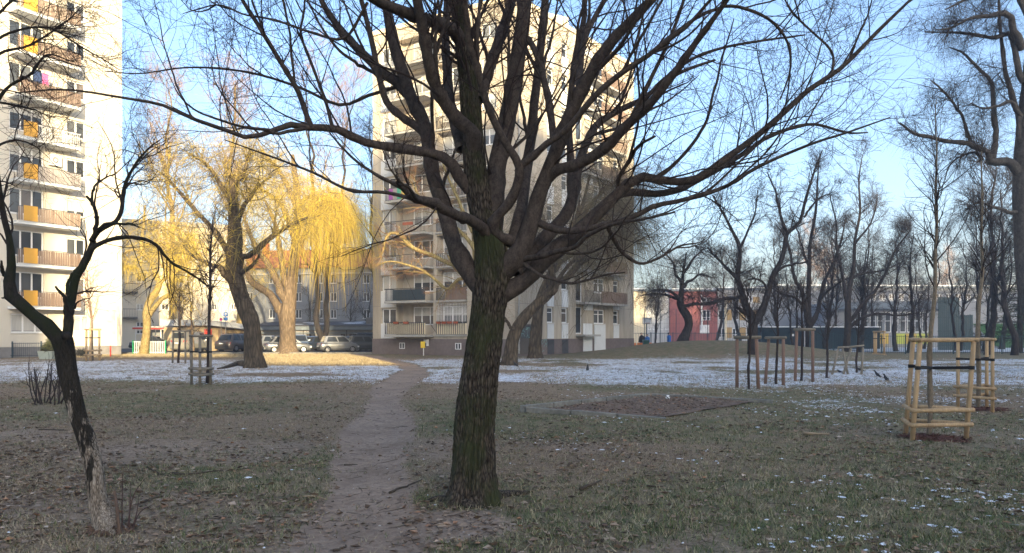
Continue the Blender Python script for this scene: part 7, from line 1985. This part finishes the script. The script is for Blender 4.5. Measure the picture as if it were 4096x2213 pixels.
def tri_idx(k): return [(3 * j, 3 * j + 1, 3 * j + 2) for j in range(k)]
def crumb_t(n, r):
    k = 7; s = .010 + .045 * r.random(n) ** 2; h = .004 + .010 * r.random(n)
    out = np.zeros((n, k, 3)); out[:, 6, 2] = h
    el = .45 + .5 * r.random(n)
    for j in range(6):
        a = j * 1.0472; rr = s * (.6 + .7 * r.random(n)); out[:, j, 0] = rr * np.cos(a); out[:, j, 1] = rr * np.sin(a) * el; out[:, j, 2] = .001
    return out
crumb_tris = [(j, (j + 1) % 6, 6) for j in range(6)]
# leaves
x, y, r = view_points(80000, 4.6, 34, 1, .85)
p_, s_, g_ = masks(x, y)
pr = np.clip(2.6 * fbm(x * .6, y * .6, 81, 3) - .85, .04, 1) * (1 + .35 * (x < 0)) * (1 - .80 * sstep(.86, .97, p_)) * (1 - .3 * sstep(.3, .7, p_)) * (1 - .45 * (s_ > .5))
ok = (r.random(len(x)) < pr) & keep_off(x, y)
o = scatter_mesh('dead_leaves', x[ok], y[ok], leaf_t, leaf_tris, r, M['leaf_litter']); tag(o, 'brown dead leaves strewn over the lawn and path', 'leaves', kind='stuff')
# leaves in the sandbox
n = 2600; s1, s2 = r.random(n), r.random(n)
q = cA[None] + (cB - cA)[None] * (.03 + .94 * s1)[:, None] + (cD - cA)[None] * (.03 + .9 * s2)[:, None]
o = scatter_mesh('dead_leaves', q[:, 0], q[:, 1], leaf_t, leaf_tris, r, M['leaf_litter'], lift=.035); tag(o, 'dark dead leaves filling the sandbox', 'leaves', kind='stuff')
# green and straw blades
x, y, r = view_points(43000, 4.6, 48, 2, .85)
p_, s_, g_ = masks(x, y)
pr = (.15 + .95 * g_) * (1 - .97 * sstep(.25, .6, p_))
ok = (r.random(len(x)) < pr) & keep_off(x, y) & (asphalt(x, y) < .5)
o = scatter_mesh('grass', x[ok], y[ok], blades_t(.016, .060, .0038, 6, .04), tri_idx(6), r, M['grass_blade']); tag(o, 'short matted winter grass of the lawn', 'grass', kind='stuff')
x, y, r = view_points(40000, 4.6, 48, 3, .85)
p_, s_, g_ = masks(x, y)
pr = (1.0 - .55 * g_) * (1 - .93 * sstep(.25, .65, p_))
ok = (r.random(len(x)) < pr) & keep_off(x, y) & (asphalt(x, y) < .5)
o = scatter_mesh('dry_grass', x[ok], y[ok], blades_t(.010, .040, .0040, 5, .045), tri_idx(5), r, M['straw_blade']); tag(o, 'flattened straw coloured grass between the leaves', 'grass', kind='stuff')
# taller dead tufts standing out of the thin snow
x, y, r = view_points(30000, 18, 58, 6, .8)
p_, s_, g_ = masks(x, y)
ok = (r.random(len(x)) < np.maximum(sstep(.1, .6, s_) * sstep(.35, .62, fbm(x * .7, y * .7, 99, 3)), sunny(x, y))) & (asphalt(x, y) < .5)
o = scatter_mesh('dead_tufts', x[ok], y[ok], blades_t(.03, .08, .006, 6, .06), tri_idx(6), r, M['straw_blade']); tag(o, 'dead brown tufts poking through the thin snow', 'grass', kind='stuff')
# standing straw where the sun reaches, its colour paled to add to the sunlight
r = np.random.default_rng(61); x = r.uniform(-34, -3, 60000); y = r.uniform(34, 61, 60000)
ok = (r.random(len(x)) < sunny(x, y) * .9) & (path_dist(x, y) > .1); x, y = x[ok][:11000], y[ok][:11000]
tone_mat('straw_sun_tint', [(0, (.22, .17, .09)), (.5, (.40, .32, .18)), (1, (.55, .46, .29))])
o = scatter_mesh('standing_straw', x, y, blades_t(.05, .12, .010, 5, .07), tri_idx(5), r, M['straw_sun_tint']); tag(o, 'standing straw on the sunlit strip of lawn, coloured pale for sunlight', 'grass', kind='stuff')
# snow crumbs
x, y, r = view_points(80000, 5, 56, 4, .65)
p_, s_, g_ = masks(x, y)
cl = fbm(x * 1.3, y * 1.3, 91, 3)
pr = sstep(.15, .8, s_) * 1.0 * sstep(.35, .55, cl) + .28 * sstep(.46, .64, fbm(x * .5, y * .5, 95, 3)) * sstep(.45, .65, fbm(x * 2.6, y * 2.6, 96, 3)) * sstep(-1, 2, x) + .004
ok = (r.random(len(x)) < pr) & keep_off(x, y) & (asphalt(x, y) < .5) & (p_ < .5)
o = scatter_mesh('snow_crumbs', x[ok], y[ok], crumb_t, crumb_tris, r, M['snow'], lift=.004); tag(o, 'thin crumbs of snow caught in the grass', 'snow', kind='stuff')
# pebbles on the trodden path
x, y, r = view_points(9000, 4.6, 24, 7, .8); p_, s_, g_ = masks(x, y); ok = (p_ > .6) & keep_off(x, y)
def pebble_t(n, r):
    out = crumb_t(n, r) * (.32, .32, .55); return out
tone_mat('pebble', [(0, (.10, .075, .058)), (.6, (.30, .23, .175)), (.9, (.42, .36, .30)), (1, (.62, .58, .53))])
o = scatter_mesh('pebbles', x[ok], y[ok], pebble_t, crumb_tris, r, M['pebble']); tag(o, 'small pebbles and crumbs of earth on the trodden path', 'pebbles', kind='stuff')
# twiglets
x, y, r = view_points(2600, 4.6, 26, 5, .7); ok = keep_off(x, y); x, y = x[ok], y[ok]
n = len(x); a = r.random(n) * 6.283; L = .03 + .16 * r.random(n) ** 2; dv = np.stack([np.cos(a), np.sin(a), np.zeros(n)], -1)
c0 = np.stack([x, y, gz(x, y) + .007], -1)
P_ = np.stack([c0 - dv * L[:, None], c0 + r.normal(size=(n, 3)) * (.008, .008, .002), c0 + dv * L[:, None]], 1)
P_[..., 2] = gz(P_[..., 0], P_[..., 1]) + .006
o = link('twig_litter', tubemesh('twig_litter', [(P_, np.full((n, 3), .0026) * (1, .9, .6), 3)]), M['stick']); tag(o, 'small fallen twigs scattered on the ground', 'twigs', kind='stuff')

# ------------------------------------------------------------------ thin winter haze
def haze_box():
    m = bpy.data.materials.new('haze_air'); m.use_nodes = True; nt = m.node_tree
    nt.nodes.remove(nt.nodes['Principled BSDF'])
    v = nt.nodes.new('ShaderNodeVolumePrincipled'); v.inputs['Color'].default_value = (.86, .91, 1.0, 1); v.inputs['Density'].default_value = HAZE; v.inputs['Anisotropy'].default_value = .1
    nt.links.new(v.outputs[0], nt.nodes['Material Output'].inputs['Volume'])
    M['haze_air'] = m
    mb = MB(); mb.hexa([(x, y, z) for z in (-1.6, 47.5) for (x, y) in ((-345, -135), (345, -135), (345, 445), (-345, 445))])
    o = mb.build('haze', m); tag(o, 'thin pale winter haze over the lawn', 'haze', kind='stuff')
HAZE = .0011
haze_box()
